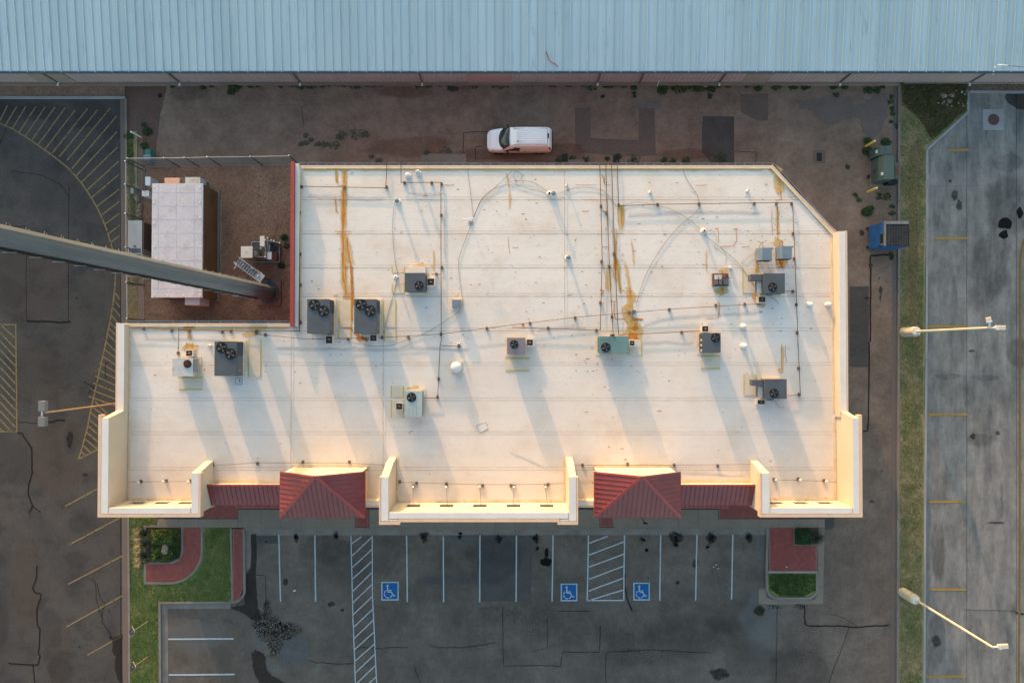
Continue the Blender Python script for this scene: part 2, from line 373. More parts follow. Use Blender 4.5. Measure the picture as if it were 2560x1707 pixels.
def blob(mb, c, rx, ry, z, n=20, jit=.25, rot=0., a=1.0, zf=None):
    if mb.a is None: mb.a = []
    b0 = len(mb.v); z = zf(c[0], c[1]) if zf else z
    mb.v.append((c[0], c[1], z)); mb.a.append(a)
    js = [1 + U(-jit, jit) for _ in range(n)]
    for ring, al in ((.6, a), (1., 0.)):
        for k in range(n):
            t = 2 * math.pi * k / n; j = (js[k] + js[(k + 1) % n]) / 2
            x, y = rx * ring * j * math.cos(t), ry * ring * j * math.sin(t)
            q = (c[0] + x * math.cos(rot) - y * math.sin(rot), c[1] + x * math.sin(rot) + y * math.cos(rot))
            mb.v.append((q[0], q[1], zf(*q) if zf else z)); mb.a.append(al)
    for k in range(n):
        j = (k + 1) % n; mb.f.append((b0, b0 + 1 + k, b0 + 1 + j)); mb.f.append((b0 + 1 + k, b0 + 1 + n + k, b0 + 1 + n + j, b0 + 1 + j))
    return mb
def flat(mb, poly, a=1.0):
    if mb.a is None: mb.a = []
    P = [Vector(p) for p in poly]
    ar = sum(P[i].x * P[(i + 1) % len(P)].y - P[(i + 1) % len(P)].x * P[i].y for i in range(len(P)))
    if ar < 0: P = P[::-1]
    mb.face(*P); mb.a += [a] * len(P); return mb
def wiggle(pts, amp, seg=6):
    out = []
    for i in range(len(pts) - 1):
        a, b = Vector(pts[i]), Vector(pts[i + 1])
        for k in range(seg): q = a.lerp(b, k / seg); out.append(q + Vector((U(-amp, amp), U(-amp, amp), 0)))
    out.append(Vector(pts[-1])); return out
# ================================================================ THE GROUND
def struct(name, mb, m, label=None, parent=None, **k):
    o = mb.build(name, m, parent, **k)
    if not parent: o['kind'] = 'structure'
    if label: o['label'] = label
    return o
ground = struct('ground', MB().face((-400, -400, -.06), (400, -400, -.06), (400, 400, -.06), (-400, 400, -.06)), M_DIRT, 'bare brown earth lying under and around the whole block')
def XY(u, v, z=0.): p = W(u, v, z); return (p.x, p.y)
def px_poly(pts, z=0.): return [XY(u, v, z) for u, v in pts]
def rect(u0, v0, u1, v1, z=0.): return px_poly([(u0, v0), (u1, v0), (u1, v1), (u0, v1)], z)
asph = struct('asphalt_pavement', MB().prism(rect(313, 150, 2233, 2000), -.05, 0), M_ASPH, 'worn asphalt of the rear alley and the front parking lot')
wlot = struct('west_parking_lot', MB().prism(rect(-500, 246, 301, 2000), -.05, 0), M_WLOT, 'dark asphalt lot with yellow hatching on the left')
# ---- west kerb line (gutter + kerb) x 300..323
kw = struct('kerb', MB().prism(px_poly([(301, 246), (313, 246), (322, 2000), (308, 2000)]), -.05, .02), M_GUTR, 'long concrete gutter and kerb between the left lot and the shop')
k1 = MB()
vs_ = [246 + i * 98.6 for i in range(16)]
for i in range(15):
    ua = 311.5 + (vs_[i] - 246) * .0062; ub = 311.5 + (vs_[i + 1] - 246) * .0062
    k1 = MB().prism(px_poly([(ua, vs_[i] + .6), (ua + 5, vs_[i] + .6), (ub + 5, vs_[i + 1] - .3), (ub, vs_[i + 1] - .3)], .12), 0, .13)
    k1.build('kerb_stone', M_KERB, kw)
kt = MB().prism(px_poly([(-400, 241), (313, 241), (313, 247), (-400, 247)], .12), 0, .13); kt.build('kerb_stone', M_KERBW, kw)
# ---- gravel bed north west, dirt corner
gb = struct('gravel_bed', MB().prism(rect(-500, 200, 312, 241.5, .05), -.05, .06), M_GRAVEL, 'strip of brown gravel along the warehouse on the left')
dirt = struct('earth_patch', MB().prism(px_poly([(313, 206), (420, 206), (400, 290), (385, 420), (357, 420), (357, 330), (313, 330)]), 0, .008), mat('dusty_red_earth', (.13, .075, .055, 1), (.10, .062, .048, 1), s1=.5, grain=.3, gs=8), 'dusty red earth at the corner beside the fence')
# ---- compound
comp = struct('gravel_yard', MB().prism(rect(357, 416, 746, 830), 0, .03), M_GRAVEL, 'reddish gravel yard around the equipment shelter and tower')
gst = struct('grass_verge', MB().prism(px_poly([(317, 328), (343, 328), (343, 800), (317, 800)], .05), 0, .05), M_GRASS, 'narrow weedy grass verge outside the yard fence')
# ---- east side: kerb, grass strip, kerb, slabs
ke = struct('alley_gutter', MB().prism(px_poly([(2233, 205), (2248, 205), (2244, 2000), (2225, 2000)]), -.05, .015), M_GUTR, 'red stained concrete gutter along the right of the alley')
for i in range(19):
    v0 = 206 + i * 99; v1 = v0 + 98
    u0 = 2246 - (v0 - 206) * .0028; u1 = 2246 - (v1 - 206) * .0028
    MB().prism(px_poly([(u0, v0), (u0 + 5.5, v0), (u1 + 5.5, v1), (u1, v1)], .12), 0, .13).build('kerb_stone', M_KERB, ke)
lawn_e = struct('grass_strip', MB().prism(px_poly([(2251, 195), (2423, 195), (2420, 280), (2318, 375), (2313, 700), (2308, 2000), (2245, 2000)], .1), -.05, .10), M_GRASS, 'long strip of half dry grass between alley and concrete lot')
kc = struct('concrete_lot', MB().prism(px_poly([(2322, 378), (2424, 285), (2421, 228), (2900, 228), (2900, 2000), (2314, 2000)]), -.05, -.004), mat('joint_filler', (.05, .05, .05, 1)), 'stained concrete parking lot on the right')
KP = [(2900, 232), (2421, 229.5), (2420.5, 281), (2318, 375), (2318, 562), (2316, 900), (2312.5, 1300), (2310, 2000)]
for i in range(len(KP) - 1):
    a, b = Vector(XY(*KP[i], .1)), Vector(XY(*KP[i + 1], .1)); n = max(1, int((a - b).length / 6))
    for k in range(n):
        p, q = a.lerp(b, k / n), a.lerp(b, (k + .997) / n)
        MB().obox((p + q) / 2, q - p, (q - p).length, .17, 0, .12).build('kerb_stone', M_KERBW, kc)
vv = [228, 369, 465, 580, 695, 828, 927.5, 1027, 1126, 1225.5, 1323.5, 1422.5, 1523.5, 1624, 1723, 1823]
uu = [2314, 2417, 2541, 2640, 2740]
edge = [Vector(XY(*p)) for p in [(2322, 378), (2424, 285), (2424, 236), (2900, 236), (2900, 2000), (2313, 2000)]]
for i in range(len(vv) - 1):
    for j in range(4):
        x0, y1 = XY(uu[j], vv[i]); x1, y0 = XY(uu[j + 1], vv[i + 1])
        P = [Vector((x0 + .004, y0 + .004)), Vector((x1 - .004, y0 + .004)), Vector((x1 - .004, y1 - .004)), Vector((x0 + .004, y1 - .004))]
        if j == 0 and i < 2:                                  # the chamfered corner
            a, b = Vector(XY(2320, 377)), Vector(XY(2423, 283)); n = Vector((-(b - a).y, (b - a).x)); 
            if n.dot(Vector((x1, y0)) - a) < 0: n = -n
            out = []
            for k in range(4):
                s, e = P[k], P[(k + 1) % 4]; ds, de = n.dot(s - a), n.dot(e - a)
                if ds >= 0: out.append(s)
                if ds * de < 0: out.append(s.lerp(e, ds / (ds - de)))
            P = out
        if len(P) < 3: continue
        MB().prism([tuple(p) for p in P], -.03, U(-.001, .003)).build('concrete_slab', M_SLAB, kc)
gbe = struct('gravel_bed', MB().prism(rect(2424, 200, 2900, 227, .1), -.05, .09), mat('dark_gravel', (.085, .06, .045, 1), (.13, .09, .065, 1), s1=1, grain=.5, gs=7), 'dark gravel bed between warehouse and concrete lot')
# ---- sidewalk in front of the shops with its panels
zs = .13
walk = struct('sidewalk', MB().prism([XY(393, 1318, zs), XY(2085, 1318, zs), (XY(2085, 1318, zs)[0], -10.0), (XY(393, 1318, zs)[0], -10.0)], -.05, .115), mat('joint_dark', (.05, .05, .048, 1)), 'grey concrete sidewalk in front of the shops')
ya = XY(0, 1273, zs)[1]; yb = XY(0, 1318.5, zs)[1]; yc = XY(0, 1297, zs)[1]
def wpanel(u0, u1, y0, y1, m=M_WALK):
    MB().box(XY(u0, 1318, zs)[0] + .008, XY(u1, 1318, zs)[0] - .008, y0 + .008, y1 - .008, .1, zs + U(-.002, .002)).build('sidewalk_panel', m, walk)
u = 603.
JX = [595.5, 603, 653, 702, 753, 804, 835, 888]
for a, b in zip(JX[:-1], JX[1:]): wpanel(a, b, yb, ya)
JX = [923, 966, 986, 1035, 1087, 1138, 1189, 1239, 1290, 1342, 1394, 1446, 1499]
for a, b in zip(JX[:-1], JX[1:]): wpanel(a, b, yb, ya)
JX = [1533, 1540, 1594, 1645, 1696, 1746, 1796]
for a, b in zip(JX[:-1], JX[1:]): wpanel(a, b, yb, ya)
for a, b in zip([393, 447, 496, 545], [447, 496, 545, 595]): wpanel(a, b, yb, yc)
for a, b in zip([1796, 1847, 1898, 1947, 1996, 2046], [1847, 1898, 1947, 1996, 2046, 2062]): wpanel(a, b, yb, yc)
def pavers(name, parent, poly_test, x0, x1, y0, y1, z, label=None, bx=.2, by=.1):
    """individual brick pavers, one joined mesh: far more than can be picked apart singly"""
    mb = MB(); y = y0; r = 0
    while y < y1:
        x = x0 - (bx / 2 if r % 2 else 0)
        while x < x1:
            if poly_test(x + bx / 2, y + by / 2): h = z + U(-.003, .004); mb.box(x + .006, x + bx - .006, y + .006, y + by - .006, z - .04, h)
            x += bx
        y += by; r += 1
    return mb.build(name, M_BRICK, parent, kind='stuff', label=label)
def brick_rect(u0, v0, u1, v1, z, parent, label=None, ytop=None):
    xa, y1 = XY(u0, v0, z); xb, y0 = XY(u1, v1, z)
    if ytop is not None: y1 = ytop
    MB().box(xa, xb, y0, y1, z - .05, z - .006).build('paver_bed', M_BRICKD, parent)
    pavers('brick_pavers', parent, lambda x, y: xa < x < xb and y0 < y < y1, xa, xb, y0, y1, z, label)
brick_rect(889, 1297, 921, 1317, .135, walk, ytop=ya)
brick_rect(1500, 1293, 1532, 1317, .135, walk, ytop=ya)
brick_rect(503, 1262, 594, 1296, .135, walk, ytop=-10.1)
brick_rect(1797, 1262, 1995, 1296, .135, walk, ytop=-10.1)
# kerb and gutter in front
gut = struct('front_gutter', MB().prism(px_poly([(603, 1323), (2046, 1320), (2046, 1336), (603, 1337.5)]), -.02, .006), M_WALK2, 'concrete gutter between sidewalk and the parking stalls')
for a, b in zip(range(610, 2030, 101), range(711, 2131, 101)):
    b = min(b, 2044); z = .12
    MB().prism([XY(a + .4, 1318.6, z), XY(b - .4, 1318.6, z), XY(b - .4, 1323.2, z), XY(a + .4, 1323.2, z)], 0, .125).build('kerb_stone', M_WALK, gut)

# ---- planted corner, lower left
lawn = struct('front_lawn', MB().prism(px_poly([(323, 1292), (393, 1292), (393, 1319), (578, 1319), (582, 1506), (402, 1506), (402, 2000), (325, 2000)], .1), -.02, .10), M_LAWN, 'mown green lawn wrapping the brick walk at the lower left')
M_BEDSOIL = mat('bed_mulch', (.05, .03, .022, 1), (.07, .045, .03, 1), s1=2, grain=.4)
curv = struct('brick_path', MB().prism(px_poly([(362, 1455), (363, 1410), (440, 1408), (500, 1320), (509, 1320), (509, 1380), (490, 1440), (430, 1457)], .1), 0, .09), M_BRICKD, 'curved red brick path between hedge bed and lawn')
def arc(cx, cy, r, a0, a1, n=12): return [(cx + r * math.cos(math.radians(a0 + (a1 - a0) * i / n)), cy + r * math.sin(math.radians(a0 + (a1 - a0) * i / n))) for i in range(n + 1)]
def TP(c, r, pts): return [T(c, r, x, y) for x, y in pts]
inner = TP(0, 3, [(1672, 145)] + [(1672, 350)] + arc(1560, 350, 112, 0, 90, 8) + [(1375, 465)])
outer = TP(0, 3, [(1852, 145), (1852, 350)] + arc(1550, 350, 302, 0, 90, 12) + [(1330, 650)])
def cpoly(ribs, w, z0, z1, m, parent, name='edging_kerb'):
    pts = [Vector(XY(*p, z1)) for p in ribs]; mb = MB()
    for a, b in zip(pts[:-1], pts[1:]):
        d = (b - a); L = d.length
        mb.obox((a + b) / 2, d, L + w * .55, w, z0, z1 + U(0, .001))
    return mb.build(name, m, parent)
cpoly(inner, .16, 0, .145, M_KERB, curv); cpoly(outer, .16, 0, .145, M_KERB, curv)
cpoly(TP(0, 3, [(1330, 650), (1330, 480)]), .14, 0, .144, M_KERB, curv)
cpoly(TP(0, 3, [(1322, 130), (1440, 130)]), .14, 0, .144, M_KERB, curv); cpoly(TP(0, 3, [(1330, 130), (1330, 460)]), .14, 0, .143, M_KERB, curv)
IN = [Vector(XY(*p, .13)) for p in inner] ; OUT = [Vector(XY(*p, .13)) for p in outer]
pathpoly = [Vector(XY(*p, .13)) for p in outer] + [Vector(XY(*p, .13)) for p in TP(0, 3, [(1335, 470)])] + [Vector(XY(*p, .13)) for p in inner][::-1]
def inside(poly):
    P = [(p[0], p[1]) for p in poly]
    def f(x, y):
        c = False
        for i in range(len(P)):
            (x1, y1), (x2, y2) = P[i], P[i - 1]
            if (y1 > y) != (y2 > y) and x < (x2 - x1) * (y - y1) / (y2 - y1) + x1: c = not c
        return c
    return f
pin = inside(pathpoly)
MB().prism([tuple(p) for p in pathpoly], .02, .128).build('paver_bed', M_BRICKD, curv)
xs = [p.x for p in pathpoly]; ys = [p.y for p in pathpoly]
pavers('brick_pavers', curv, pin, min(xs), max(xs), min(ys), max(ys), .136)
bed1 = struct('planting_bed', MB().prism(px_poly(TP(0, 3, [(1335, 140), (1665, 140), (1665, 350), (1640, 420), (1560, 460), (1335, 460)]), .1), 0, .115), M_BEDSOIL, 'mulched bed under the hedge, inside the curved path')
# straight brick strip and rounded kerb
sb = struct('brick_strip', MB().prism(px_poly(TP(0, 3, [(2135, 155), (2225, 155), (2228, 700), (2200, 790), (2140, 820)]), .1), 0, .125), M_BRICKD, 'narrow red brick strip beside the first parking stall')
sp_ = [Vector(XY(*p, .13)) for p in TP(0, 3, [(2137, 155), (2224, 155), (2228, 700), (2200, 785), (2142, 818)])]
f_ = inside(sp_); pavers('brick_pavers', sb, f_, min(p.x for p in sp_), max(p.x for p in sp_), min(p.y for p in sp_), max(p.y for p in sp_), .136)
cpoly(TP(0, 3, [(2118, 152), (2132, 822)]), .15, 0, .145, M_KERB, sb)
cpoly(TP(0, 3, [(2236, 155), (2242, 700)] + arc(2130, 715, 113, 0, 90, 8) + [(1463, 832), (1468, 1700)]), .17, 0, .142, M_KERB, sb, 'kerb_stone')
g2 = struct('side_gutter', MB().prism(px_poly(TP(0, 3, [(1470, 840), (2115, 840), (2112, 884), (1538, 884), (1545, 1700), (1478, 1700)])), -.02, .006), M_WALK2, 'concrete gutter round the lawn corner')
g3 = struct('side_gutter', MB().prism(px_poly(TP(0, 3, [(2252, 214), (2302, 214), (2308, 560), (2260, 560)])), -.02, .006), M_WALK2, 'concrete gutter beside the brick strip')
# ---- planted island, lower right
isl = struct('brick_plaza', MB().prism(px_poly([(1922, 1318), (2046, 1318), (2041, 1432), (1922, 1432)], .1), 0, .12), M_BRICKD, 'red brick paving of the corner island on the right')
xa, y1 = XY(1923, 1320, .13); xb, y0 = XY(2042, 1428, .13)
pavers('brick_pavers', isl, lambda x, y: xa < x < xb and y0 < y < y1, xa, xb, y0, y1, .136)
hx0, hy1 = XY(1984, 1319, .13); hx1, hy0 = XY(2047, 1363, .13)
MB().box(hx0, hx1, hy0, hy1, .1, .145).build('edging_kerb', M_KERB, isl)
bed2 = struct('planting_bed', MB().box(hx0 + .16, hx1 - .02, hy0 + .16, hy1, .1, .155), M_BEDSOIL, 'small square planting bed on the corner island')
cpoly([(1921, 1429.5), (2041, 1429.5)], .12, .1, .145, M_KERBW, isl)
lawn2 = struct('island_lawn', MB().prism(px_poly([(1921, 1432), (2041, 1432)] + [T(3, 3, x, y) for x, y in arc(360, 690, 82, 0, 90, 6) + arc(90, 690, 88, 90, 180, 6)], .1), 0, .11), M_LAWN, 'small green lawn with rounded corners on the island')
cpoly([T(3, 3, x, y) for x, y in [(452, 545), (452, 690)] + arc(360, 695, 95, 0, 90, 8) + arc(90, 695, 97, 90, 180, 8) + [(-10, 550), (-2, 150)]], .17, 0, .142, M_KERB, isl, 'kerb_stone')
g4 = struct('island_gutter', MB().prism(px_poly([T(3, 3, x, y) for x, y in [(458, 40), (522, 40), (512, 480), (505, 838), (0, 845), (-85, 838), (-85, 700), (-20, 700), (-14, 780), (40, 803), (430, 800), (458, 740)]]), -.02, .008), M_WALK, 'concrete apron round the corner island')
for y in (480, 690): cpoly([T(3, 3, 458, y), T(3, 3, 512, y)], .02, 0, .012, M_BLACK, g4, 'joint')
# ================================================================ MARKS ON THE GROUND
def P2(u, v, z): p = W(u, v, 0); return Vector((p.x, p.y, z))
def poly_patch(name, m, parent, pts, z): return struct(name, MB().face(*[P2(u, v, z) for u, v in pts][::-1]), m, parent=parent)
Z1, Z2, Z3, Z4, Z5, Z6 = .004, .008, .012, .016, .020, .024
# patches in the alley
poly_patch('asphalt_patch', M_PATCH_M, asph, TP(2, 0, [(577, 995), (720, 988), (722, 1270), (1165, 1290), (1165, 995), (1310, 995), (1318, 1425), (1100, 1440), (582, 1400)]), Z1)
poly_patch('asphalt_patch', M_PATCH_D, asph, TP(2, 0, [(1752, 1068), (2040, 1072), (2040, 1500), (1830, 1500), (1745, 1400), (1742, 1180)]), Z1)
poly_patch('asphalt_patch', M_PATCH_M, asph, TP(2, 0, [(2095, 870), (2350, 860), (2350, 1110), (2250, 1110), (2100, 1030)]), Z1)
poly_patch('asphalt_patch', M_PATCH_D, asph, TP(3, 1, [(748, 1062), (925, 1062), (925, 1568), (925, 1800), (748, 1800)]) , Z1)
poly_patch('asphalt_patch', M_PATCH_G, asph, TP(1, 3, [(207, 1147), (480, 1140), (485, 1400), (210, 1407)]), Z3)
poly_patch('asphalt_patch', M_PATCH_G, asph, TP(1, 3, [(1735, 220), (2050, 220), (2045, 312), (1735, 316)]), Z1)
poly_patch('asphalt_patch', M_PATCH_S, asph, TP(1, 3, [(1522, 595), (2048, 595), (2048, 662), (1525, 662)]), Z1)
poly_patch('asphalt_patch', M_PATCH_S, asph, TP(1, 3, [(2065, 215), (2540, 215), (2520, 820), (2065, 815)]), Z1)
poly_patch('asphalt_patch', M_PATCH_S, asph, TP(1, 3, [(10, 210), (200, 210), (200, 285), (10, 290)]), Z1)
# concrete pads at the back doors
for i, (a, z) in enumerate([(TP(1, 0, [(1582, 1415), (1930, 1418), (1935, 1500), (1582, 1500)]), .1), (TP(1, 0, [(1517, 1425), (1580, 1425), (1580, 1500), (1517, 1500)]), .05),
                            (TP(2, 0, [(515, 1470), (662, 1470), (665, 1500), (515, 1500)]), .1), (TP(1, 0, [(355, 1470), (450, 1470), (455, 1520), (355, 1520)]), .08)]):
    o = MB().prism([XY(u, v, 0) for u, v in a], 0, z).build('concrete_pad', M_KERB); 
    tag(o, ['long concrete step behind the shops, left of the van', 'low short concrete pad joined to the long step', 'small concrete step behind the shops, right of the van', 'small concrete pad at the end of the yard fence'][i], 'concrete step')
mb = MB(); mb.a = []
def crack(c, r, pts, w=.05, amp=.05, seg=6, z=Z4, mb=None, m=D_CRACK, parent=asph, taper=None):
    b = MB(); ribbon(b, wiggle([P2(*T(c, r, x, y), z) for x, y in pts], amp, seg), w, False, None, taper)
    decal('crack', m, parent, b)
crack(1, 0, [(2125, 1210), (1905, 1218), (1903, 1400)], .06, .03); crack(1, 0, [(2085, 1345), (2015, 1350), (2015, 1470)], .05, .03)
crack(1, 0, [(415, 980), (440, 1150)], .04, .04); crack(2, 0, [(2040, 1392), (2240, 1395), (2245, 1450), (2235, 1500)], .05, .04)
crack(3, 1, [(1135, 770), (940, 780), (940, 900), (938, 1568), (918, 2380), (870, 2390)][:4], .12, .03, m=D_SEALC); crack(3, 2, [(925, 0), (930, 80), (922, 700), (915, 815), (870, 825)], .1, .01, m=D_SEALC)
crack(1, 3, [(875, 1270), (960, 1242), (1070, 1238), (1150, 1252), (1280, 1235), (1395, 1242)], .06, .04)
crack(1, 3, [(490, 1355), (560, 1382), (620, 1375), (700, 1388), (895, 1388)], .06, .04); crack(1, 3, [(1595, 1218), (1680, 1242), (1890, 1238), (2050, 1220), (2200, 1190)], .06, .04)
crack(1, 3, [(2268, 870), (2270, 1405), (2350, 1412)], .05, .03); crack(2, 3, [(0, 1408), (270, 1405), (450, 1412), (462, 1282), (640, 1282), (805, 1282), (810, 1040)], .06, .03)
crack(2, 3, [(865, 1568), (858, 1420), (865, 1290), (900, 1278), (1300, 1262), (1700, 1285), (1830, 1290)], .05, .03); crack(2, 3, [(325, 980), (328, 1238), (180, 1275)], .04, .03)
crack(2, 3, [(415, 905), (710, 908)], .06, .02); crack(2, 3, [(1035, 560), (1035, 680), (1060, 800), (1100, 905)], .10, .05, m=D_SEALC)
crack(1, 3, [(1455, 1415), (1475, 1480), (1510, 1568)], .06, .04); crack(1, 3, [(0, 575), (90, 578), (92, 960), (0, 960)], .05, .02)
crack(3, 3, [(335, 850), (335, 1010), (360, 1040), (600, 1045), (850, 1050), (1110, 1032)], .10, .05, m=D_SEALC); crack(3, 3, [(85, 850), (72, 1568)], .05, .03)
crack(3, 3, [(750, 1060), (640, 1330), (560, 1568)], .05, .04); crack(3, 3, [(540, 920), (700, 970), (820, 1045)], .04, .03)
pz = dict(parent=wlot)
crack(0, 2, [(165, 735), (340, 748)], .06, .03, **pz); crack(0, 2, [(440, 742), (540, 718), (600, 722)], .12, .03, m=D_SEALC, **pz)
crack(0, 2, [(165, 835), (205, 840), (240, 905), (290, 970), (295, 1200), (265, 1300), (258, 1400), (300, 1510), (265, 1568)], .1, .03, m=D_SEALC, **pz)
crack(0, 2, [(300, 1510), (375, 1565)], .07, .03, m=D_SEALC, **pz); crack(0, 3, [(340, 490), (335, 600), (300, 690), (320, 735), (385, 752), (335, 900), (345, 1040), (368, 1070), (355, 1300), (370, 1320), (345, 1400), (300, 1400), (80, 1382)], .1, .03, m=D_SEALC, **pz)
crack(0, 3, [(300, 1400), (322, 1568)], .08, .03, m=D_SEALC, **pz); crack(0, 3, [(835, 608), (890, 660), (920, 790), (965, 835), (940, 900), (940, 1010), (1020, 1120)], .06, .05, **pz); crack(0, 3, [(875, 660), (885, 800), (930, 960)], .05, .05, **pz)
crack(0, 1, [(240, 520), (245, 1380)], .04, .02, **pz); crack(0, 1, [(635, 150), (628, 1385)], .05, .02, **pz); crack(0, 1, [(250, 1382), (400, 1382), (560, 1390), (650, 1385)], .12, .03, m=D_SEALC, **pz)
crack(0, 1, [(100, 0), (400, 50), (560, 130), (640, 250)], .05, .05, **pz); crack(0, 1, [(0, 512), (230, 512), (240, 560)], .05, .02, **pz)
crack(0, 2, [(770, 365), (830, 400), (870, 420), (805, 475)], .08, .04, **pz); crack(0, 2, [(1000, 185), (968, 200), (970, 340)], .07, .03, **pz); crack(0, 0, [(50, 1180), (40, 1240), (0, 1320)], .05, .03, **pz)
crack(3, 3, [(1810, 895), (2090, 900), (2270, 905)], .04, .02, parent=kc); crack(3, 3, [(2270, 915), (2310, 930), (2350, 935)], .12, .03, parent=kc, m=D_SEALC)
def blobs(name, m, parent, items, zz, kind=None):
    b = MB(); b.a = []
    for it in items:
        c, r, x, y, rx, ry = it[:6]; p = P2(*T(c, r, x, y), zz); blob(b, (p.x, p.y), rx, ry, zz + U(0, .0015), rot=it[6] if len(it) > 6 else 0)
    return decal(name, m, parent, b, kind)
# alligator cracking and washed silt
b = MB(); b.a = []
for x, y, rx, ry in [(40, 1000, 1.0, .8), (100, 1040, 1.4, 1.1), (150, 1100, 1.4, 1.3), (170, 1200, .8, 1.4), (220, 1090, 1.6, 1.0), (310, 1080, 1.3, .8), (105, 900, .4, 1.3)]:
    p = P2(*T(1, 3, x, y), 0); blob(b, (p.x, p.y), rx, ry, Z2 + len(b.v) * 4e-5)
decal('cracked_patch', D_ALLI, asph, b)
blobs('cracked_patch', D_ALLI, asph, [(2, 3, 2275, 905, .62, .62)], Z3); blobs('cracked_patch', D_ALLI, asph, [(3, 3, 60, 865, .9, .2), (3, 3, 300, 860, .7, .25)], Z3)
blobs('oil_stain', dmat('mud_fill', (.045, .04, .022, 1), .9, 2, .3, 4), asph, [(2, 3, 2275, 905, .42, .42)], Z2)
blobs('fine_cracking', D_ALLIF, asph, [(2, 3, 200, 980, 3.4, 1.8), (2, 3, 950, 1150, 2.6, 1.4, -.5), (1, 3, 2200, 920, 2, 1), (3, 3, 350, 1200, 2.4, 2.6), (2, 3, 1250, 1330, 4, 1.0)], Z1)
def outline(name, m, parent, c, r, pts, z, sub=5, amp=.08):
    ps = [P2(*T(c, r, x, y), z) for x, y in pts]; ps = wiggle(ps + [ps[0]], amp, sub)[:-1]
    b = MB(); flat(b, ps); return decal(name, m, parent, b)
outline('silt_stain', D_WETD, asph, 0, 3, [(2115, 870), (2240, 850), (2262, 560), (2300, 500), (2310, 200), (2352, 200), (2352, 700), (2370, 850), (2400, 960), (2380, 1000), (2290, 965), (2200, 905), (2130, 890)], Z5, 4, .06)
outline('silt_stain', D_WETD, asph, 0, 3, [(2305, 1300), (2350, 1260), (2420, 1290), (2440, 1350), (2440, 1420), (2500, 1500), (2620, 1560), (2640, 1640), (2400, 1640), (2330, 1450)], Z5, 4, .06)
outline('silt_stain', D_WETD, wlot, 0, 3, [(1035, 1150), (1125, 1110), (1130, 1568), (1090, 1540), (1050, 1450), (1060, 1320), (1030, 1280)], Z5, 4, .06)
outline('silt_film', D_PUD, asph, 3, 0, [(250, 920), (430, 920), (560, 870), (720, 890), (800, 980), (880, 960), (960, 880), (1090, 850), (1120, 930), (1080, 1100), (1000, 1250), (930, 1270), (860, 1200), (860, 1110), (780, 1080), (690, 1100), (650, 1140), (520, 1140), (430, 1080), (420, 1010), (300, 1000)], Z3, 4, .12)
blobs('pale_stain', D_PALE, asph, [(2, 3, 2270, 950, 2.2, 2.6), (2, 3, 2300, 1150, 1.6, 2.4), (2, 3, 2280, 250, .5, 3.0), (0, 3, 1800, 1150, 2.8, 1.8), (0, 3, 2300, 870, 1.4, .4), (1, 3, 150, 1420, 1.6, .6, -.3), (1, 3, 30, 1150, .7, 1.6), (2, 0, 1240, 960, 1.6, .6)], Z1)
blobs('red_dirt', D_REDD, asph, [(1, 0, 1400, 1350, 4.5, 1.1), (1, 0, 2150, 1420, 3.6, .6), (1, 0, 1350, 850, 3, .6), (2, 0, 500, 1380, 2, .8), (2, 0, 1600, 1420, 3, .6), (0, 0, 1250, 1100, 1.5, 3)], Z1)
blobs('tyre_dust', D_SOOT, asph, [(1, 3, 640, 340, 3, 1.4), (1, 3, 2200, 450, 3, 2.6), (2, 3, 1600, 1150, 5, 2.2), (2, 3, 2050, 1000, 3, 2), (3, 3, 300, 1450, 3.5, 2.2), (2, 3, 2150, 1350, 3, 2), (0, 0, 1750, 850, 2.5, .8)], Z1)
blobs('tyre_dust', D_SOOT, wlot, [(0, 0, 200, 1040, 4, .9), (0, 0, 560, 1070, 4, 1.1, -.3), (0, 0, 900, 1080, 3, 1.4, -.6), (0, 1, 80, 1120, 1.8, 1.8), (0, 2, 60, 1100, 2.6, 3), (0, 2, 650, 900, .8, 1.6), (0, 3, 730, 110, 1.3, .9), (0, 3, 700, 430, 1.4, .8), (0, 3, 470, 1080, 1.2, 2.4), (0, 3, 550, 1450, 1.4, 1.5), (0, 3, 20, 1050, .8, 2.5)], Z1)
blobs('brown_dust', dmat('brown_dust_film', (.125, .088, .066, 1), .25, .6, .9, 1.5), wlot, [(0, 2, 500, 850, 3.5, 1.6), (0, 2, 500, 1200, 3, 2.6), (0, 3, 250, 700, 1.6, 5), (0, 3, 550, 1350, 1.2, 3.5), (0, 1, 300, 1000, 4, 5), (0, 2, 350, 300, 3, 3.2)], Z1)
rs = []
for c, r, x, y, s, n in [(2, 3, 220, 240, .55, 26), (2, 3, 1510, 240, .75, 40), (2, 3, 1830, 230, .7, 40), (2, 3, 2170, 230, .45, 30), (1, 3, 1540, 230, .5, 18), (1, 3, 1870, 230, .35, 12), (1, 3, 2230, 250, .55, 18), (1, 3, 370, 230, .4, 18), (1, 3, 740, 220, .4, 18), (2, 3, 1190, 240, .4, 12), (2, 3, 230, 340, .35, 12), (2, 3, 1500, 300, .5, 20), (2, 3, 1800, 320, .4, 16)]:
    for _ in range(n):
        d = abs(random.gauss(0, .55)); t = U(0, 6.28); rs.append((c, r, x + d * s * 120 * math.cos(t) * .8, y + d * s * 120 * math.sin(t), U(.05, .17) * (1.3 - min(1, d)), U(.05, .15) * (1.3 - min(1, d))))
for i in range(0, len(rs), 1): pass
blobs('oil_stain', D_OIL, asph, rs, Z4, 'stuff')
blobs('oil_stain', D_OIL, asph, [(2, 3, 1510, 230, .75, .6), (2, 3, 1830, 240, .55, .6), (2, 3, 2175, 230, .35, .55), (2, 3, 220, 240, .4, .5), (1, 3, 1540, 240, .35, .5), (1, 3, 370, 235, .3, .5), (1, 3, 735, 210, .3, .45), (1, 3, 1540, 205, .6, .25), (1, 3, 2230, 245, .35, .5)], Z3)
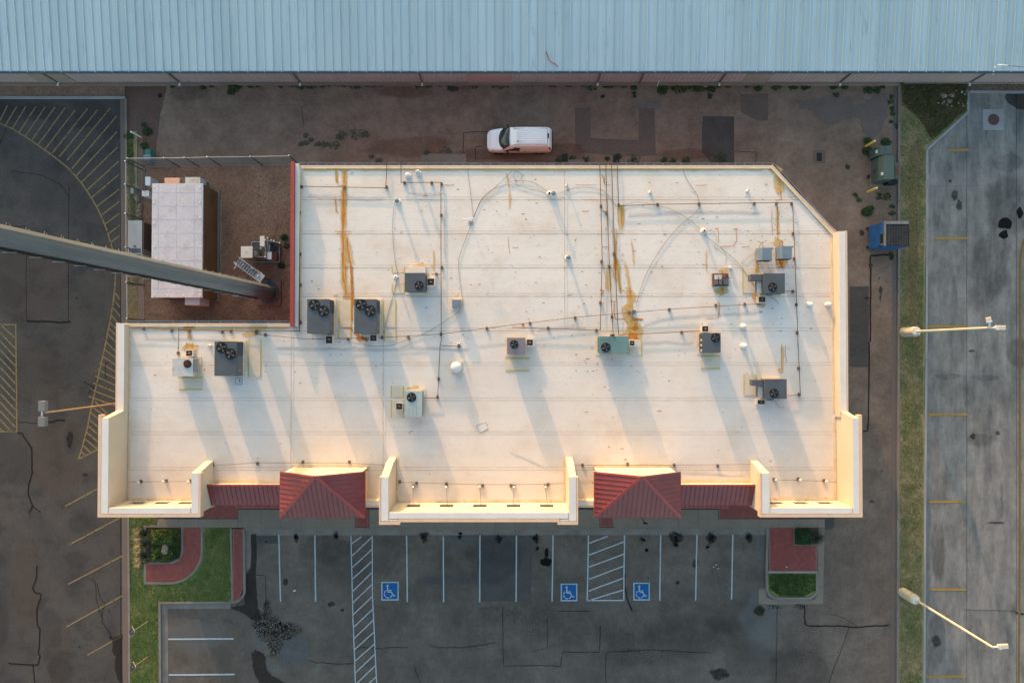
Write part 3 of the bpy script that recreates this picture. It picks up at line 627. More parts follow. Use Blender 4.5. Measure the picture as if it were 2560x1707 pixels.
blobs('oil_stain', D_TAR, asph, [(2, 3, 316, 370, .17, .45), (2, 3, 312, 455, .50, .40), (2, 3, 1212, 257, .12, .12), (2, 3, 1235, 348, .15, .16), (1, 3, 1878, 195, .16, .14), (1, 3, 92, 268, .07, .07)], Z4)
blobs('oil_stain', D_OIL, asph, [(2, 3, 1250, 602, .12, .12), (2, 3, 1522, 645, .25, .2), (1, 3, 690, 845, .35, .3), (1, 3, 790, 895, .2, .2), (1, 3, 270, 640, .3, .4), (2, 3, 1680, 470, .3, .5), (3, 2, 950, 1467, .35, .12), (3, 2, 1042, 1185, .14, .14), (3, 1, 905, 1168, .3, .14), (3, 1, 1035, 1100, .18, .5), (3, 1, 1030, 1170, .1, .35), (3, 1, 1020, 985, .1, .1), (3, 1, 860, 570, .3, .35), (1, 0, 1810, 820, .65, .3), (2, 3, 1900, 1480, 1.0, .6)], Z4)
blobs('oil_stain', D_OIL, wlot, [(0, 3, 1003, 908, .14, .12), (0, 3, 728, 1235, .14, .12), (0, 3, 1015, 1150, .2, .22), (0, 1, 705, 1170, .15, .1), (0, 2, 640, 900, .35, 1.0), (0, 2, 780, 1220, .3, .2)], Z4)
# yellow hatching and lines, west lot
yl = MB(); yl.a = []
ARC = TP(0, 0, [(-200, 1060), (0, 1133), (120, 1185), (240, 1262), (350, 1335), (460, 1412), (560, 1490)]) + TP(0, 1, [(620, -30), (690, 45), (745, 110), (805, 195), (850, 265), (900, 355), (945, 450), (985, 555), (1015, 655), (1045, 760), (1062, 900), (1055, 1080), (1035, 1240), (1010, 1390), (985, 1500)]) + TP(0, 2, [(975, 0), (930, 200), (890, 380), (845, 580), (800, 800), (760, 950), (722, 1080)])
ribbon(yl, [P2(u, v, Z3) for u, v in ARC], .11); decal('painted_arc', D_YLINE, wlot, yl)
HL = [(0, 0, 70, 970, 0, 1110), (0, 0, 155, 980, 55, 1145), (0, 0, 240, 975, 115, 1180), (0, 0, 330, 980, 178, 1215), (0, 0, 415, 985, 235, 1250), (0, 0, 505, 985, 295, 1285), (0, 0, 600, 990, 355, 1325), (0, 0, 688, 1015, 415, 1370), (0, 0, 803, 1000, 478, 1412), (0, 0, 898, 1010, 545, 1440), (0, 0, 1012, 995, 615, 1475), (0, 0, 1070, 1070, 660, 1550), (0, 0, 1075, 1210, 698, 1618), (0, 0, 1082, 1350, 745, 1678), (0, 0, 1092, 1480, 800, 1748),
      (0, 1, 1092, 35, 845, 245), (0, 1, 1097, 170, 885, 330), (0, 1, 1097, 282, 928, 410), (0, 1, 1097, 392, 963, 492), (0, 1, 1098, 500, 998, 578), (0, 1, 1100, 595, 1020, 655),
      (0, 1, 1052, 1115, 1103, 1180), (0, 1, 1045, 1185, 1103, 1255), (0, 1, 1035, 1250, 1103, 1335), (0, 1, 1022, 1325, 1105, 1422), (0, 1, 1012, 1395, 1062, 1445), (0, 1, 998, 1445, 1060, 1505), (0, 1, 990, 1500, 1060, 1568)]
HL += [(0, 2, 975 - i * 20, 5 + i * 62, 1075, 85 + i * 62 + 12) for i in range(9)] + [(0, 2, 870, 545, 985, 660), (0, 2, 848, 600, 950, 672), (0, 2, 835, 650, 905, 712), (0, 2, 822, 715, 900, 780), (0, 2, 808, 772, 900, 850), (0, 2, 795, 830, 897, 915), (0, 2, 780, 890, 890, 982), (0, 2, 762, 950, 830, 1015), (0, 2, 748, 1010, 785, 1045), (0, 2, 722, 1078, 895, 990)]
for i, (c, r, x0, y0, x1, y1) in enumerate(HL):
    b = MB(); p, q = P2(*T(c, r, x0, y0), Z2), P2(*T(c, r, x1, y1), Z2)
    if 7 <= i <= 14: p, q = p, q
    ribbon(b, [p, q], .10); decal('painted_stripe', D_YLINE, wlot, b)
b = MB(); ribbon(b, [P2(*T(0, 1, 0, 1412), Z3), P2(*T(0, 1, 145, 1412), Z3), P2(*T(0, 1, 147, 1568), Z3), P2(*T(0, 2, 152, 400), Z3), P2(*T(0, 2, 155, 825), Z3), P2(*T(0, 2, 0, 825), Z3)], .11); decal('painted_border', D_YLINE, wlot, b)
for i in range(16):
    y = 1412 + i * 78 - 60; q0 = T(0, 1, 0, y); 
    if i == 0: a0, a1 = T(0, 1, 10, 1415), T(0, 1, 133, 1530)
    else: a0, a1 = T(0, 1, 0, 1480 + (i - 1) * 80), T(0, 1, 140, 1480 + (i - 1) * 80 + 150)
    if a1[1] > T(0, 2, 0, 822)[1]:
        k = (T(0, 2, 0, 822)[1] - a0[1]) / (a1[1] - a0[1])
        if k <= 0.1: continue
        a1 = (a0[0] + (a1[0] - a0[0]) * k, a0[1] + (a1[1] - a0[1]) * k)
    b = MB(); ribbon(b, [P2(*a0, Z2), P2(*a1, Z2)], .11); decal('painted_stripe', D_YLINE, wlot, b)
for c, r, x0, y0, x1, y1 in [(0, 2, 598, 1510, 930, 1330), (0, 3, 635, 297, 1110, 45), (0, 3, 625, 660, 1125, 398), (0, 3, 610, 1050, 1122, 765), (0, 3, 805, 1308, 1125, 1130)]:
    b = MB(); ribbon(b, [P2(*T(c, r, x0, y0), Z2), P2(*T(c, r, x1, y1), Z2)], .11); decal('painted_stall_line', D_YLINEF, wlot, b)
# white lines, front lot
def wline(c, r, x0, y0, x1, y1, w=.10, m=D_WHITE, par=None, name='painted_stall_line', z=Z5):
    b = MB(); ribbon(b, wiggle([P2(*T(c, r, x0, y0), z), P2(*T(c, r, x1, y1), z)], .008, 5), w); decal(name, m, par or asph, b)
for a in [(1, 210, 208, 226, 818), (1, 541, 213, 548, 820), (1, 1383, 215, 1389, 822), (1, 1720, 220, 1722, 823), (1, 2056, 213, 2053, 822), (2, 42, 215, 37, 818), (2, 377, 212, 368, 818), (2, 702, 212, 690, 813), (2, 1033, 210, 1025, 812), (2, 1364, 208, 1356, 810), (2, 1697, 203, 1685, 808), (2, 2027, 200, 2014, 797)]:
    wline(a[0], 3, *a[1:])
wline(2, 3, 690, 808, 1025, 806)
for a in [(707, 282, 877, 220), (707, 390, 1025, 270), (707, 500, 1025, 383), (707, 612, 1022, 494), (705, 720, 1020, 603), (712, 805, 1018, 712)]: wline(2, 3, *a, name='painted_stripe')
wline(1, 3, 872, 215, 890, 940, .08); wline(1, 3, 890, 940, 915, 1600, .08); wline(1, 3, 1066, 215, 1070, 770, .08); wline(1, 3, 1070, 770, 1110, 1600, .08)
for a in [(875, 290, 970, 222), (875, 405, 1062, 230), (880, 510, 1065, 338), (880, 618, 1062, 450), (885, 728, 1062, 552), (887, 832, 1065, 660), (890, 942, 1068, 770), (895, 1055, 1070, 888), (900, 1158, 1076, 988), (905, 1258, 1082, 1098), (910, 1362, 1088, 1206), (915, 1468, 1092, 1300), (925, 1568, 1098, 1402), (1000, 1600, 1103, 1508)]: wline(1, 3, *a, .08, name='painted_stripe')
wline(0, 3, 1545, 1163, 2145, 1160, .12); wline(0, 3, 1550, 1490, 2155, 1485, .12)
# accessible parking symbols: flat paint, drawn as paint strokes
def symbol(c, x0, y0, x1, y1, lab):
    def q(fx, fy, z): return P2(*T(c, 3, x0 + (x1 - x0) * fx, y0 + (y1 - y0) * fy), z)
    b = MB(); flat(b, [q(0, 0, Z3), q(1, 0, Z3), q(1, 1, Z3), q(0, 1, Z3)]); o = decal('painted_symbol', D_WHITE, asph, b); o['label'] = lab
    b = MB(); flat(b, [q(.07, .06, Z4), q(.93, .06, Z4), q(.93, .93, Z4), q(.07, .93, Z4)]); decal('blue_square', D_BLUE, asph, b)
    b = MB(); z = Z6
    cx, cy = .36, .21; flat(b, [q(cx + .065 * math.cos(t * math.pi / 5), cy + .065 * math.sin(t * math.pi / 5), z) for t in range(10)])      # head
    ribbon(b, [q(.36, .29, z), q(.37, .52, z)], .09); ribbon(b, [q(.37, .46, z + .001), q(.60, .46, z + .001)], .07); ribbon(b, [q(.37, .54, z), q(.58, .54, z), q(.71, .76, z), q(.81, .72, z)], .085)   # back, arm, thigh and shin
    ar = [(.40 + .225 * math.cos(math.radians(t)), .645 + .215 * math.sin(math.radians(t))) for t in range(18, 246, 12)]
    for k in range(0, len(ar) - 3, 5): ribbon(b, [q(*p, z + .0008) for p in ar[k:k + 5]], .075)
    decal('wheelchair_emblem', D_WHITE, asph, b)
symbol(1, 1150, 637, 1310, 808, 'blue and white wheelchair symbol left of the centre stalls'); symbol(2, 447, 653, 600, 815, 'blue and white wheelchair symbol left of the wide hatched aisle'); symbol(2, 1113, 645, 1265, 808, 'blue and white wheelchair symbol right of the wide hatched aisle')
# east lot yellow
for a in [(0, 1655, 1380, 1842, 1378), (1, 1530, 620, 1830, 620), (1, 1470, 1430, 1825, 1428), (2, 1470, 667, 1825, 667), (2, 1470, 1468, 1815, 1468), (3, 1485, 707, 1820, 707), (3, 1450, 1505, 1820, 1505)]:
    wline(3, a[0], *a[1:], w=.16, m=D_YBR, par=kc, z=Z5)
b = MB(); ribbon(b, [P2(*T(3, r, x, y), Z5) for r, x, y in [(1, 2420, 520), (1, 2370, 590), (1, 2338, 670), (1, 2318, 780), (1, 2312, 950), (2, 2312, 600), (3, 2310, 200), (3, 2300, 1600)]], .17); decal('painted_lane_line', D_YEDGE, kc, b)
blobs('oil_stain', D_TAR, kc, [(3, 1, 2175, 480, .6, .55), (3, 1, 2165, 590, .4, .45), (3, 1, 2310, 385, .3, .45)], Z3)
blobs('oil_stain', D_OIL, kc, [(3, 1, 1715, 225, .35, .6), (3, 1, 1755, 320, .3, .6), (3, 1, 1670, 95, .2, .2), (3, 2, 1880, 870, .3, .35), (3, 2, 2110, 838, .25, .25), (3, 2, 1870, 85, .4, .14), (3, 3, 1545, 1180, .5, .6), (3, 3, 2100, 95, .9, .12)], Z3)
blobs('tyre_track', D_TRACK, kc, [(3, 1, 2030, 850, 2.2, 5, -.3), (3, 1, 2200, 300, 2.6, 3.2), (3, 2, 1650, 320, 1.4, .35), (3, 2, 2000, 330, 1.6, .3), (3, 3, 1550, 1150, 1.0, 3), (3, 3, 1560, 350, .8, 3), (3, 2, 1960, 900, 1.6, .7), (3, 0, 2200, 1500, 1.6, 1.2), (3, 2, 2300, 100, 1.4, 1.6)], Z1)
outline('dark_puddle_stain', D_WETD, kc, 3, 0, [(2175, 862), (2400, 862), (2400, 1020), (2290, 1000), (2220, 960), (2175, 900)], Z3, 4, .08)
b = MB(); ribbon(b, wiggle([P2(*T(3, 1, 1180, y), .022) for y in range(-700, 1568, 200)], .02, 2), .25, True); decal('red_dirt', D_REDD, ke, b)
# manhole, drain cover, meter lid
def lid(pos, r, label, mm, cat, sq=None):
    t = thing('manhole', label, cat, (pos.x, pos.y, 0))
    if sq: MB().box(pos.x - sq, pos.x + sq, pos.y - sq, pos.y + sq, -.01, .008).build('collar', M_KERBW if sq > .6 else M_KERB, t)
    z = .012 if sq else .006
    MB().lathe((pos.x, pos.y, 0), [(r, 0), (r, z + .012), (r * .86, z + .012), (r * .85, z + .004), (r * .6, z + .006), (r * .58, z + .012), (r * .2, z + .012)], 28).build('cover', mm, t)
lid(TW(3, 0, 2070, 1100), .43, 'round rusty manhole cover in a square concrete collar', M_IRON, 'manhole cover', .8)
lid(TW(0, 0, 1470, 880), .17, 'small black round drain lid in red earth', M_BLACK, 'drain cover')
t = thing('valve_box', 'square concrete collar with a dark sunken valve lid in the alley', 'valve box', tuple(TW(3, 0, 470, 1440)))
p = TW(3, 0, 470, 1440); MB().box(p.x - .45, p.x + .45, p.y - .5, p.y + .5, 0, .012).build('collar', M_PATCH_M, t); MB().box(p.x - .2, p.x + .2, p.y - .35, p.y + .3, .0, .02).build('cover', M_BLACK, t)
for i, (x, y) in enumerate([(485, 1450), (955, 1460)]):
    p = TW(2, 0, x, y); t = thing('floor_mat', ['dark mat on the ground behind the van', 'dark mat on the ground below the four roof pipes'][i], 'mat', (p.x, p.y, 0))
    MB().box(p.x - .24, p.x + .24, p.y - .32, p.y + .32, 0, .02).build('mat_pad', M_PATCH_D, t); MB().box(p.x - .2, p.x + .2, p.y - .28, p.y + .28, .02, .028).build('mat_pile', M_BLACK, t)

# ---------------------------------------------------------------- grass, stones, weeds
def blades(name, parent_or_none, poly, n, z, h=.07, label=None, m=M_BLADEG, w=.03):
    P = [Vector(XY(u, v, z)) for u, v in poly]; f = inside(P); x0, x1 = min(p.x for p in P), max(p.x for p in P); y0, y1 = min(p.y for p in P), max(p.y for p in P)
    y0 = max(y0, -29)
    V, Fc = [], []
    while len(Fc) < n:
        x, y = U(x0, x1), U(y0, y1)
        if not f(x, y): continue
        t = U(0, 6.28); l = h * U(.6, 1.3); dx, dy = math.cos(t) * w, math.sin(t) * w; k = len(V); ox, oy = U(-1, 1) * l * .7, U(-1, 1) * l * .7
        V += [(x - dx, y - dy, z), (x + dx, y + dy, z), (x + ox, y + oy, z + l)]; Fc.append((k, k + 1, k + 2))
    me = bpy.data.meshes.new(name); me.from_pydata(V, [], Fc); me.materials.append(m); o = bpy.data.objects.new(name, me); C.objects.link(o)
    tag(o, label, 'grass', kind='stuff'); return o
blades('grass', None, [(2252, 200), (2420, 200), (2417, 278), (2314, 372), (2309, 700), (2304, 1720), (2249, 1720)], 42000, .10, .05, 'green and tan grass of the long strip on the right')
blades('grass', None, [(324, 1293), (392, 1293), (392, 1316), (356, 1316), (358, 1460), (440, 1460), (490, 1445), (512, 1390), (513, 1320), (576, 1320), (579, 1503), (398, 1503), (398, 1720), (326, 1720)], 26000, .10, .045, 'green grass of the front lawn around the brick path', m=M_LAWNB)
blades('grass', None, [(1923, 1434), (2039, 1434), (2039, 1475), (2010, 1490), (1950, 1490), (1923, 1470)], 7000, .11, .04, 'dark green grass on the corner island', m=mat('lush_blade', (.025, .075, .012, 1), (.04, .09, .018, 1), s1=1, grain=.2, bmp=0))
blades('grass', None, [(318, 330), (331, 330), (338, 480), (342, 800), (318, 800)], 5000, .05, .12, 'weedy green grass outside the yard fence', m=M_LAWNB)
blades('grass', None, [(2254, 206), (2420, 206), (2415, 275), (2330, 350), (2300, 300), (2256, 260)], 7000, .10, .16, 'long unmown dark grass in the corner beside the warehouse', m=mat('dark_blade', (.07, .085, .032, 1), (.15, .12, .06, 1), s1=.8, grain=.25, bmp=0))
blobs('dry_turf', D_DRY, lawn_e, [(3, 1, 1330, y, .45, 2.6) for y in range(100, 1500, 260)] + [(3, 0, 1360, 1430, .7, 1.6)], .105)
def pebbles(name, poly, n, z, label, m=M_STONE, s=.05, kind='stuff'):
    P = [Vector(XY(u, v, z)) for u, v in poly]; f = inside(P); x0, x1 = min(p.x for p in P), max(p.x for p in P); y0, y1 = min(p.y for p in P), max(p.y for p in P)
    mb = MB(); c = 0
    while c < n:
        x, y = U(x0, x1), U(y0, y1)
        if not f(x, y): continue
        c += 1; r = s * U(.5, 1.2); k = len(mb.v); t = U(0, 3)
        for i in range(4): a = t + i * 1.57; mb.v.append((x + r * math.cos(a) * U(.7, 1.1), y + r * math.sin(a) * U(.7, 1.1), z))
        mb.v.append((x, y, z + r * .8)); mb.f += [(k, k + 1, k + 4), (k + 1, k + 2, k + 4), (k + 2, k + 3, k + 4), (k + 3, k, k + 4)]
    return tag(mb.build(name, m), label, 'gravel', kind=kind)
pebbles('gravel', [(359, 418), (734, 418), (734, 800), (359, 800)], 9000, .03, 'loose reddish stones of the fenced yard', s=.05)
pebbles('gravel', [(-60, 209), (311, 209), (311, 240), (-60, 240)], 2600, .06, 'loose stones beside the warehouse on the left', s=.05)
pebbles('gravel', [(2426, 206), (2620, 206), (2620, 226), (2426, 226)], 900, .09, 'loose dark stones beside the warehouse on the right', mat('dark_stone', (.15, .11, .08, 1), (.2, .16, .12, 1), s1=2), s=.05)
pebbles('stone_edging', [(546, 500), (553, 500), (553, 700), (546, 700)], 320, .03, 'row of pale stones along the shelter wall', mat('pale_stone', (.26, .23, .21, 1)), s=.10)
def weed_mesh(mb, x, y, z, r, n, h=.2):
    for _ in range(n):
        t = U(0, 6.28); d = r * math.sqrt(R()); px, py = x + d * math.cos(t), y + d * math.sin(t) * .8; a = U(0, 6.28); l = U(.06, .14); zz = z + h * U(.15, 1) * (1 - d / r * .6)
        k = len(mb.v); ca, sa = math.cos(a) * l, math.sin(a) * l
        mb.v += [(px - ca, py - sa, zz), (px + sa * .4, py - ca * .4, zz + U(-.03, .03)), (px + ca, py + sa, zz + U(-.05, .05)), (px - sa * .4, py + ca * .4, zz + U(-.02, .04))]; mb.f.append((k, k + 1, k + 2, k + 3))
def weed(name, c, r, x, y, rad, label=None, cat='weed', group=None, n=60, h=.2, m=M_LEAF, z=0.):
    p = TW(c, r, x, y, z); mb = MB(); weed_mesh(mb, p.x, p.y, z, rad, n, h)
    for k in range(4): a = U(0, 6.28); mb.tube([(p.x, p.y, z), (p.x + math.cos(a) * rad * .5, p.y + math.sin(a) * rad * .5, z + h * .6)], .012, 3)
    return tag(mb.build(name, m), label, cat, group)
G1 = 'weeds along the foot of the long warehouse wall'
WL = [(0, 1590, 792, .25), (0, 1865, 800, .25), (0, 1945, 788, .2), (0, 2190, 770, .45), (0, 2300, 782, .3), (1, 20, 778, .3), (1, 235, 775, .35), (1, 320, 773, .3), (1, 410, 778, .5), (1, 510, 770, .5), (1, 610, 772, .35), (1, 670, 770, .3), (1, 740, 770, .35), (1, 815, 775, .3), (1, 920, 770, .6), (1, 1020, 772, .3), (1, 1080, 770, .35), (1, 1150, 770, .3), (1, 1195, 765, .3), (1, 1500, 765, .5), (1, 1590, 766, .45), (1, 1680, 768, .3), (1, 1715, 760, .3), (1, 1780, 770, .4), (1, 1910, 768, .3), (1, 2000, 765, .55), (1, 2100, 765, .3), (1, 2220, 766, .6), (1, 2300, 765, .4),
      (2, 60, 768, .3), (2, 125, 758, .4), (2, 185, 776, .2), (2, 300, 758, .35), (2, 375, 772, .4), (2, 515, 768, .4), (2, 640, 766, .35), (2, 720, 768, .7), (2, 910, 768, .5), (2, 1020, 770, .4), (2, 1120, 770, .25), (2, 1120, 805, .25), (2, 1385, 830, .45), (2, 1385, 800, .4), (2, 1530, 808, .6), (2, 1660, 800, .45), (2, 1730, 800, .6), (2, 1825, 820, .35), (2, 1890, 785, .3), (2, 1980, 780, .3), (2, 2160, 785, .25), (2, 2260, 805, .35), (3, 80, 792, .4), (3, 230, 795, .35), (3, 340, 795, .4), (3, 600, 795, .3), (3, 700, 797, .3), (3, 920, 835, .35), (3, 1000, 835, .3), (3, 1050, 797, .2)]
lead = None
ORD = ['first', 'second', 'third', 'fourth', 'fifth', 'sixth', 'seventh', 'eighth', 'ninth', 'tenth', 'eleventh', 'twelfth', 'thirteenth', 'fourteenth', 'fifteenth', 'sixteenth', 'seventeenth', 'eighteenth', 'nineteenth', 'twentieth']
DSP = [146, 449, 750, 1055, 1494, 1798, 2100, 2424]; seg_n = {}
for c, x, y, rd in sorted(WL, key=lambda q: q[0] * 640 + q[1] / 3.672):
    u_ = c * 640 + x / 3.672; k_ = sum(u_ > d for d in DSP) - 1; i_ = seg_n[k_] = seg_n.get(k_, -1) + 1
    weed('weed', c, 0, x, y, rd, '%s dark weed clump right of the %s downspout from the left, at the warehouse wall' % (ORD[i_], ORD[k_]), 'weed', G1, n=int(26 + rd * 110), h=.25)
tag(weed('tall_weed', 0, 0, 2155, 815, .42, n=120, h=.6), 'tall leafy weed leaning out from the warehouse wall', 'weed')
weed('tall_weed', 0, 0, 2125, 850, .28, 'smaller leafy shoot below the tall weed at the warehouse wall', n=60, h=.4)
G2 = 'small weeds scattered over the alley'; zone_n = {}
for c, r, x, y, rd in [(1, 0, 460, 1245, .2), (1, 0, 508, 1282, .2), (1, 0, 462, 1312, .2), (1, 0, 415, 1325, .22), (1, 0, 565, 1325, .25), (1, 0, 630, 1328, .3), (1, 0, 720, 1335, .4), (1, 0, 790, 1240, .45), (1, 0, 760, 1270, .25), (1, 0, 920, 1235, .55), (1, 0, 1000, 1235, .35), (1, 0, 1130, 1478, .3), (1, 0, 1065, 1440, .22), (1, 0, 1570, 1400, .28), (1, 0, 1740, 1395, .45),
                       (2, 0, 430, 1465, .3), (2, 0, 560, 1462, .3), (2, 0, 670, 1460, .3), (2, 0, 880, 1455, .2), (2, 0, 980, 1435, .25), (2, 0, 1120, 1465, .5), (2, 0, 1400, 1475, .3), (2, 0, 1480, 1480, .3), (2, 0, 1600, 1478, .4), (2, 0, 1920, 1450, .5), (2, 0, 850, 795, .2), (2, 0, 830, 890, .15), (2, 0, 1120, 860, .15), (2, 0, 1125, 890, .12), (2, 0, 1820, 885, .25),
                       (3, 0, 1130, 890, .2), (3, 0, 1130, 940, .25), (3, 0, 1135, 1000, .22), (3, 0, 1140, 1045, .2), (3, 0, 1130, 1120, .15), (3, 0, 1180, 1160, .25), (3, 0, 730, 1535, .2), (3, 0, 625, 870, .25), (3, 1, 800, 222, .2), (3, 1, 835, 268, .2), (3, 1, 1018, 235, .3), (3, 1, 1095, 240, .35), (3, 1, 1140, 330, .2), (3, 1, 1138, 390, .25), (3, 1, 940, 345, .25), (3, 1, 925, 55, .2), (3, 1, 940, 870, .15), (3, 1, 1135, 770, .2), (3, 1, 1135, 800, .15)]:
    u_, v_ = T(c, r, x, y); zn = 'faint weeds in the open alley left of the van' if u_ < 980 and v_ < 380 else 'weeds close to the shops left of the van' if u_ < 1210 else 'weeds behind the shops right of the van' if v_ > 370 and u_ < 1900 else 'weeds below the warehouse right of the van' if u_ < 1900 else 'weeds in the upper right corner of the alley' if v_ < 330 else 'weeds below the green transformer' if v_ < 560 else 'weeds around the blue container'
    zone_n[zn] = zone_n.get(zn, -1) + 1
    weed('weed', c, r, x, y, rd, '%s of the small %s' % (ORD[zone_n[zn]], zn), 'weed', G2, n=int(12 + rd * 55), h=.10, m=M_LEAF3 if c == 1 else M_LEAF)
weed('weed_bush', 3, 0, 910, 1300, .3, 'bushy weed at the foot of the upper yellow bollard', n=120, h=.35); weed('weed_bush', 3, 0, 910, 1390, .4, 'wide bushy weed beside the green transformer', n=150, h=.3)
weed('weed_bush', 3, 1, 905, 378, .4, 'round leafy weed standing alone above the blue container', n=190, h=.35); weed('weed_bush', 3, 0, 1080, 1310, .4, 'leafy weeds behind the upper end of the green transformer', n=90, h=.3)
weed('weed_bush', 0, 0, 1355, 1210, .35, 'dark weed bush beside the white marker post', n=130, h=.35); weed('weed_bush', 0, 0, 1325, 1150, .2, 'small weed above the white marker post', n=50, h=.2); weed('weed_bush', 0, 0, 1330, 1340, .3, 'low weed between marker post and green pedestal', n=60, h=.2)
G3 = 'dark shrubs along the red capped wall in the gravel yard'
weed('yard_shrub', 1, 1, 262, 612, .26, 'round dark shrub above right of the equipment platform', 'shrub', None, 160, .4); weed('yard_shrub', 1, 1, 238, 872, .26, 'round dark shrub below right of the equipment platform', 'shrub', None, 160, .4); weed('yard_shrub', 1, 1, 280, 690, .22, 'small sparse shrub right of the equipment platform', 'shrub', None, 50, .25)
weed('weed_bush', 0, 0, 1190, 1250, .4, 'weeds on the verge by the marker post', n=150, h=.25)
# hedge in the left bed: three rounded leafy masses, rock, spiky clumps, dry plumes
def hedge(name, c, r, x0, y0, x1, y1, n, h, label, m=M_LEAF2, z=.11):
    mb = MB(); a, b = TW(c, r, x0, y0, z), TW(c, r, x1, y1, z)
    hum = [(U(a.x, b.x), U(b.y, a.y), U(.35, .7)) for _ in range(14)]
    for _ in range(n):
        x, y = U(a.x, b.x), U(b.y, a.y); e = min(x - a.x, b.x - x, y - b.y, a.y - y); hh = h * min(1, .35 + e * 1.6) * (.7 + .3 * max(max(0, 1 - math.hypot(x - q, y - s) / t) for q, s, t in hum))
        zz = z + hh * math.sqrt(U(.1, 1)); l = U(.04, .085); t = U(0, 6.28); ca, sa = math.cos(t) * l, math.sin(t) * l; k = len(mb.v); ti = U(-.05, .05)
        mb.v += [(x - ca, y - sa, zz), (x + sa * .5, y - ca * .5, zz + ti), (x + ca, y + sa, zz + U(-.03, .03)), (x - sa * .5, y + ca * .5, zz - ti)]; mb.f.append((k, k + 1, k + 2, k + 3))
    o = tag(mb.build(name, m), label, 'hedge'); return o
hedge('hedge', 0, 3, 1395, 155, 1650, 300, 5200, .6, 'leafy green and yellow hedge in the upper half of the left bed'); hedge('hedge', 0, 3, 1395, 300, 1490, 450, 1500, .5, 'leafy hedge left of the boulder in the left bed'); hedge('hedge', 0, 3, 1545, 300, 1650, 420, 1500, .45, 'dark leafy hedge right of the boulder in the left bed', M_LEAF); hedge('hedge', 0, 3, 1480, 375, 1560, 455, 900, .35, 'low leaves below the boulder in the left bed')
hedge('hedge', 3, 3, 245, 150, 385, 290, 2600, .5, 'dense dark green shrub in the small island bed', mat('dark_shrub_leaf', (.014, .045, .012, 1), (.03, .065, .02, 1), s1=3, grain=.3), z=.15)
def spiky(name, c, r, x, y, rad, n, label, m=M_YUCCA, z=.12, h=.7):
    p = TW(c, r, x, y, z); mb = MB()
    for k in range(n):
        a = U(0, 6.28); L = rad * U(.7, 1.1); w = U(.012, .022); el = U(.15, 1.1); d = Vector((math.cos(a), math.sin(a), 0)); s = Vector((-d.y, d.x, 0)); pts = []
        for i in range(5):
            f = i / 4; q = p + d * (L * f * math.cos(el * (1 - f * .7)) + .02) + Vector((0, 0, h * (math.sin(el) * f * 1.5 - f * f * .8 * math.sin(el)) + .05)); ww = w * (1 - f * .95); pts.append((q - s * ww, q + s * ww))
        b0 = len(mb.v)
        for i, (u_, v_) in enumerate(pts): mb.v += [tuple(u_), tuple(v_)]
        for i in range(4): mb.f.append((b0 + 2 * i, b0 + 2 * i + 1, b0 + 2 * i + 3, b0 + 2 * i + 2))
    return tag(mb.build(name, m), label, 'spiky plant')
spiky('yucca', 0, 3, 1345, 200, .68, 230, 'dark spiky clump, upper one at the left end of the bed'); spiky('yucca', 0, 3, 1350, 400, .62, 210, 'dark spiky clump, lower one at the left end of the bed'); spiky('yucca', 0, 3, 1345, 290, .45, 110, 'thin dark spiky clump between the two larger ones'); spiky('yucca', 3, 3, 430, 228, .68, 240, 'dark spiky clump at the right end of the small island bed', z=.15)
for i, y in enumerate([170, 225, 290, 350, 410, 465]): spiky('dry_grass_tuft', 0, 3, 1268, y, .42, 70, ['topmost dry tan grass tuft', 'second dry tan grass tuft from the top', 'third dry tan grass tuft from the top', 'fourth dry tan grass tuft from the top', 'fifth dry tan grass tuft from the top', 'lowest dry tan grass tuft'][i] + ' along the left edge of the bed', M_STRAW, .1, .35)
def rock(name, c, r, x, y, sx, sy, sz, label, z=0., rot=0.):
    p = TW(c, r, x, y, z); mb = MB(); n = 9; rings = [(1, 0), (1.02, .35), (.75, .8), (.3, 1.0)]; js = [U(.75, 1.2) for _ in range(n)]
    for rr, zz in rings:
        for k in range(n):
            t = 2 * math.pi * k / n + rot; j = js[k] * U(.92, 1.08); mb.v.append((p.x + sx * rr * j * math.cos(t), p.y + sy * rr * j * math.sin(t), z - .03 + sz * zz * U(.85, 1.1)))
    for i in range(3):
        for k in range(n): j = (k + 1) % n; mb.f.append((i * n + k, i * n + j, (i + 1) * n + j, (i + 1) * n + k))
    mb.f.append(tuple(3 * n + k for k in range(n))); o = mb.build(name, M_ROCK, bevel=.02)
    return tag(o, label, 'boulder')
rock('boulder', 0, 3, 1522, 335, .34, .45, .4, 'tan boulder in the middle of the hedge bed', .1)
for i, (x, y, s) in enumerate([(1268, 245, .3), (1288, 318, .16), (1285, 345, .17), (1280, 378, .2), (1282, 415, .22)]): rock('boulder', 0, 1, x, y, s, s * 1.05, s * 1.2, ['largest pale boulder, beside the white pedestal', 'first small boulder below the largest one', 'second small boulder below the largest one', 'boulder just above the lowest of the row', 'lowest boulder of the row above the generator'][i], .03)
# rubbish in the corner
lit = MB()
for _ in range(26):
    p = TW(3, 0, U(1560, 1830), U(830, 1000), .12); s = U(.04, .16); lit.obox((p.x, p.y), (U(-1, 1), U(.1, 1)), s, s * U(.4, 1), .12, .12 + U(.02, .08))
tag(lit.build('litter', M_WHITE), 'scattered pale rubbish in the dark grass corner by the warehouse', 'litter', kind='stuff')
for i, (x, y, s) in enumerate([(1610, 880, .25), (1660, 930, .22), (1690, 880, .2)]): rock('stone', 3, 0, x, y, s * 1.2, s, s * .8, ['reddish flat stone, upper left in the rubbish corner', 'pale stone, lowest in the rubbish corner', 'brown stone, rightmost in the rubbish corner'][i], .1)
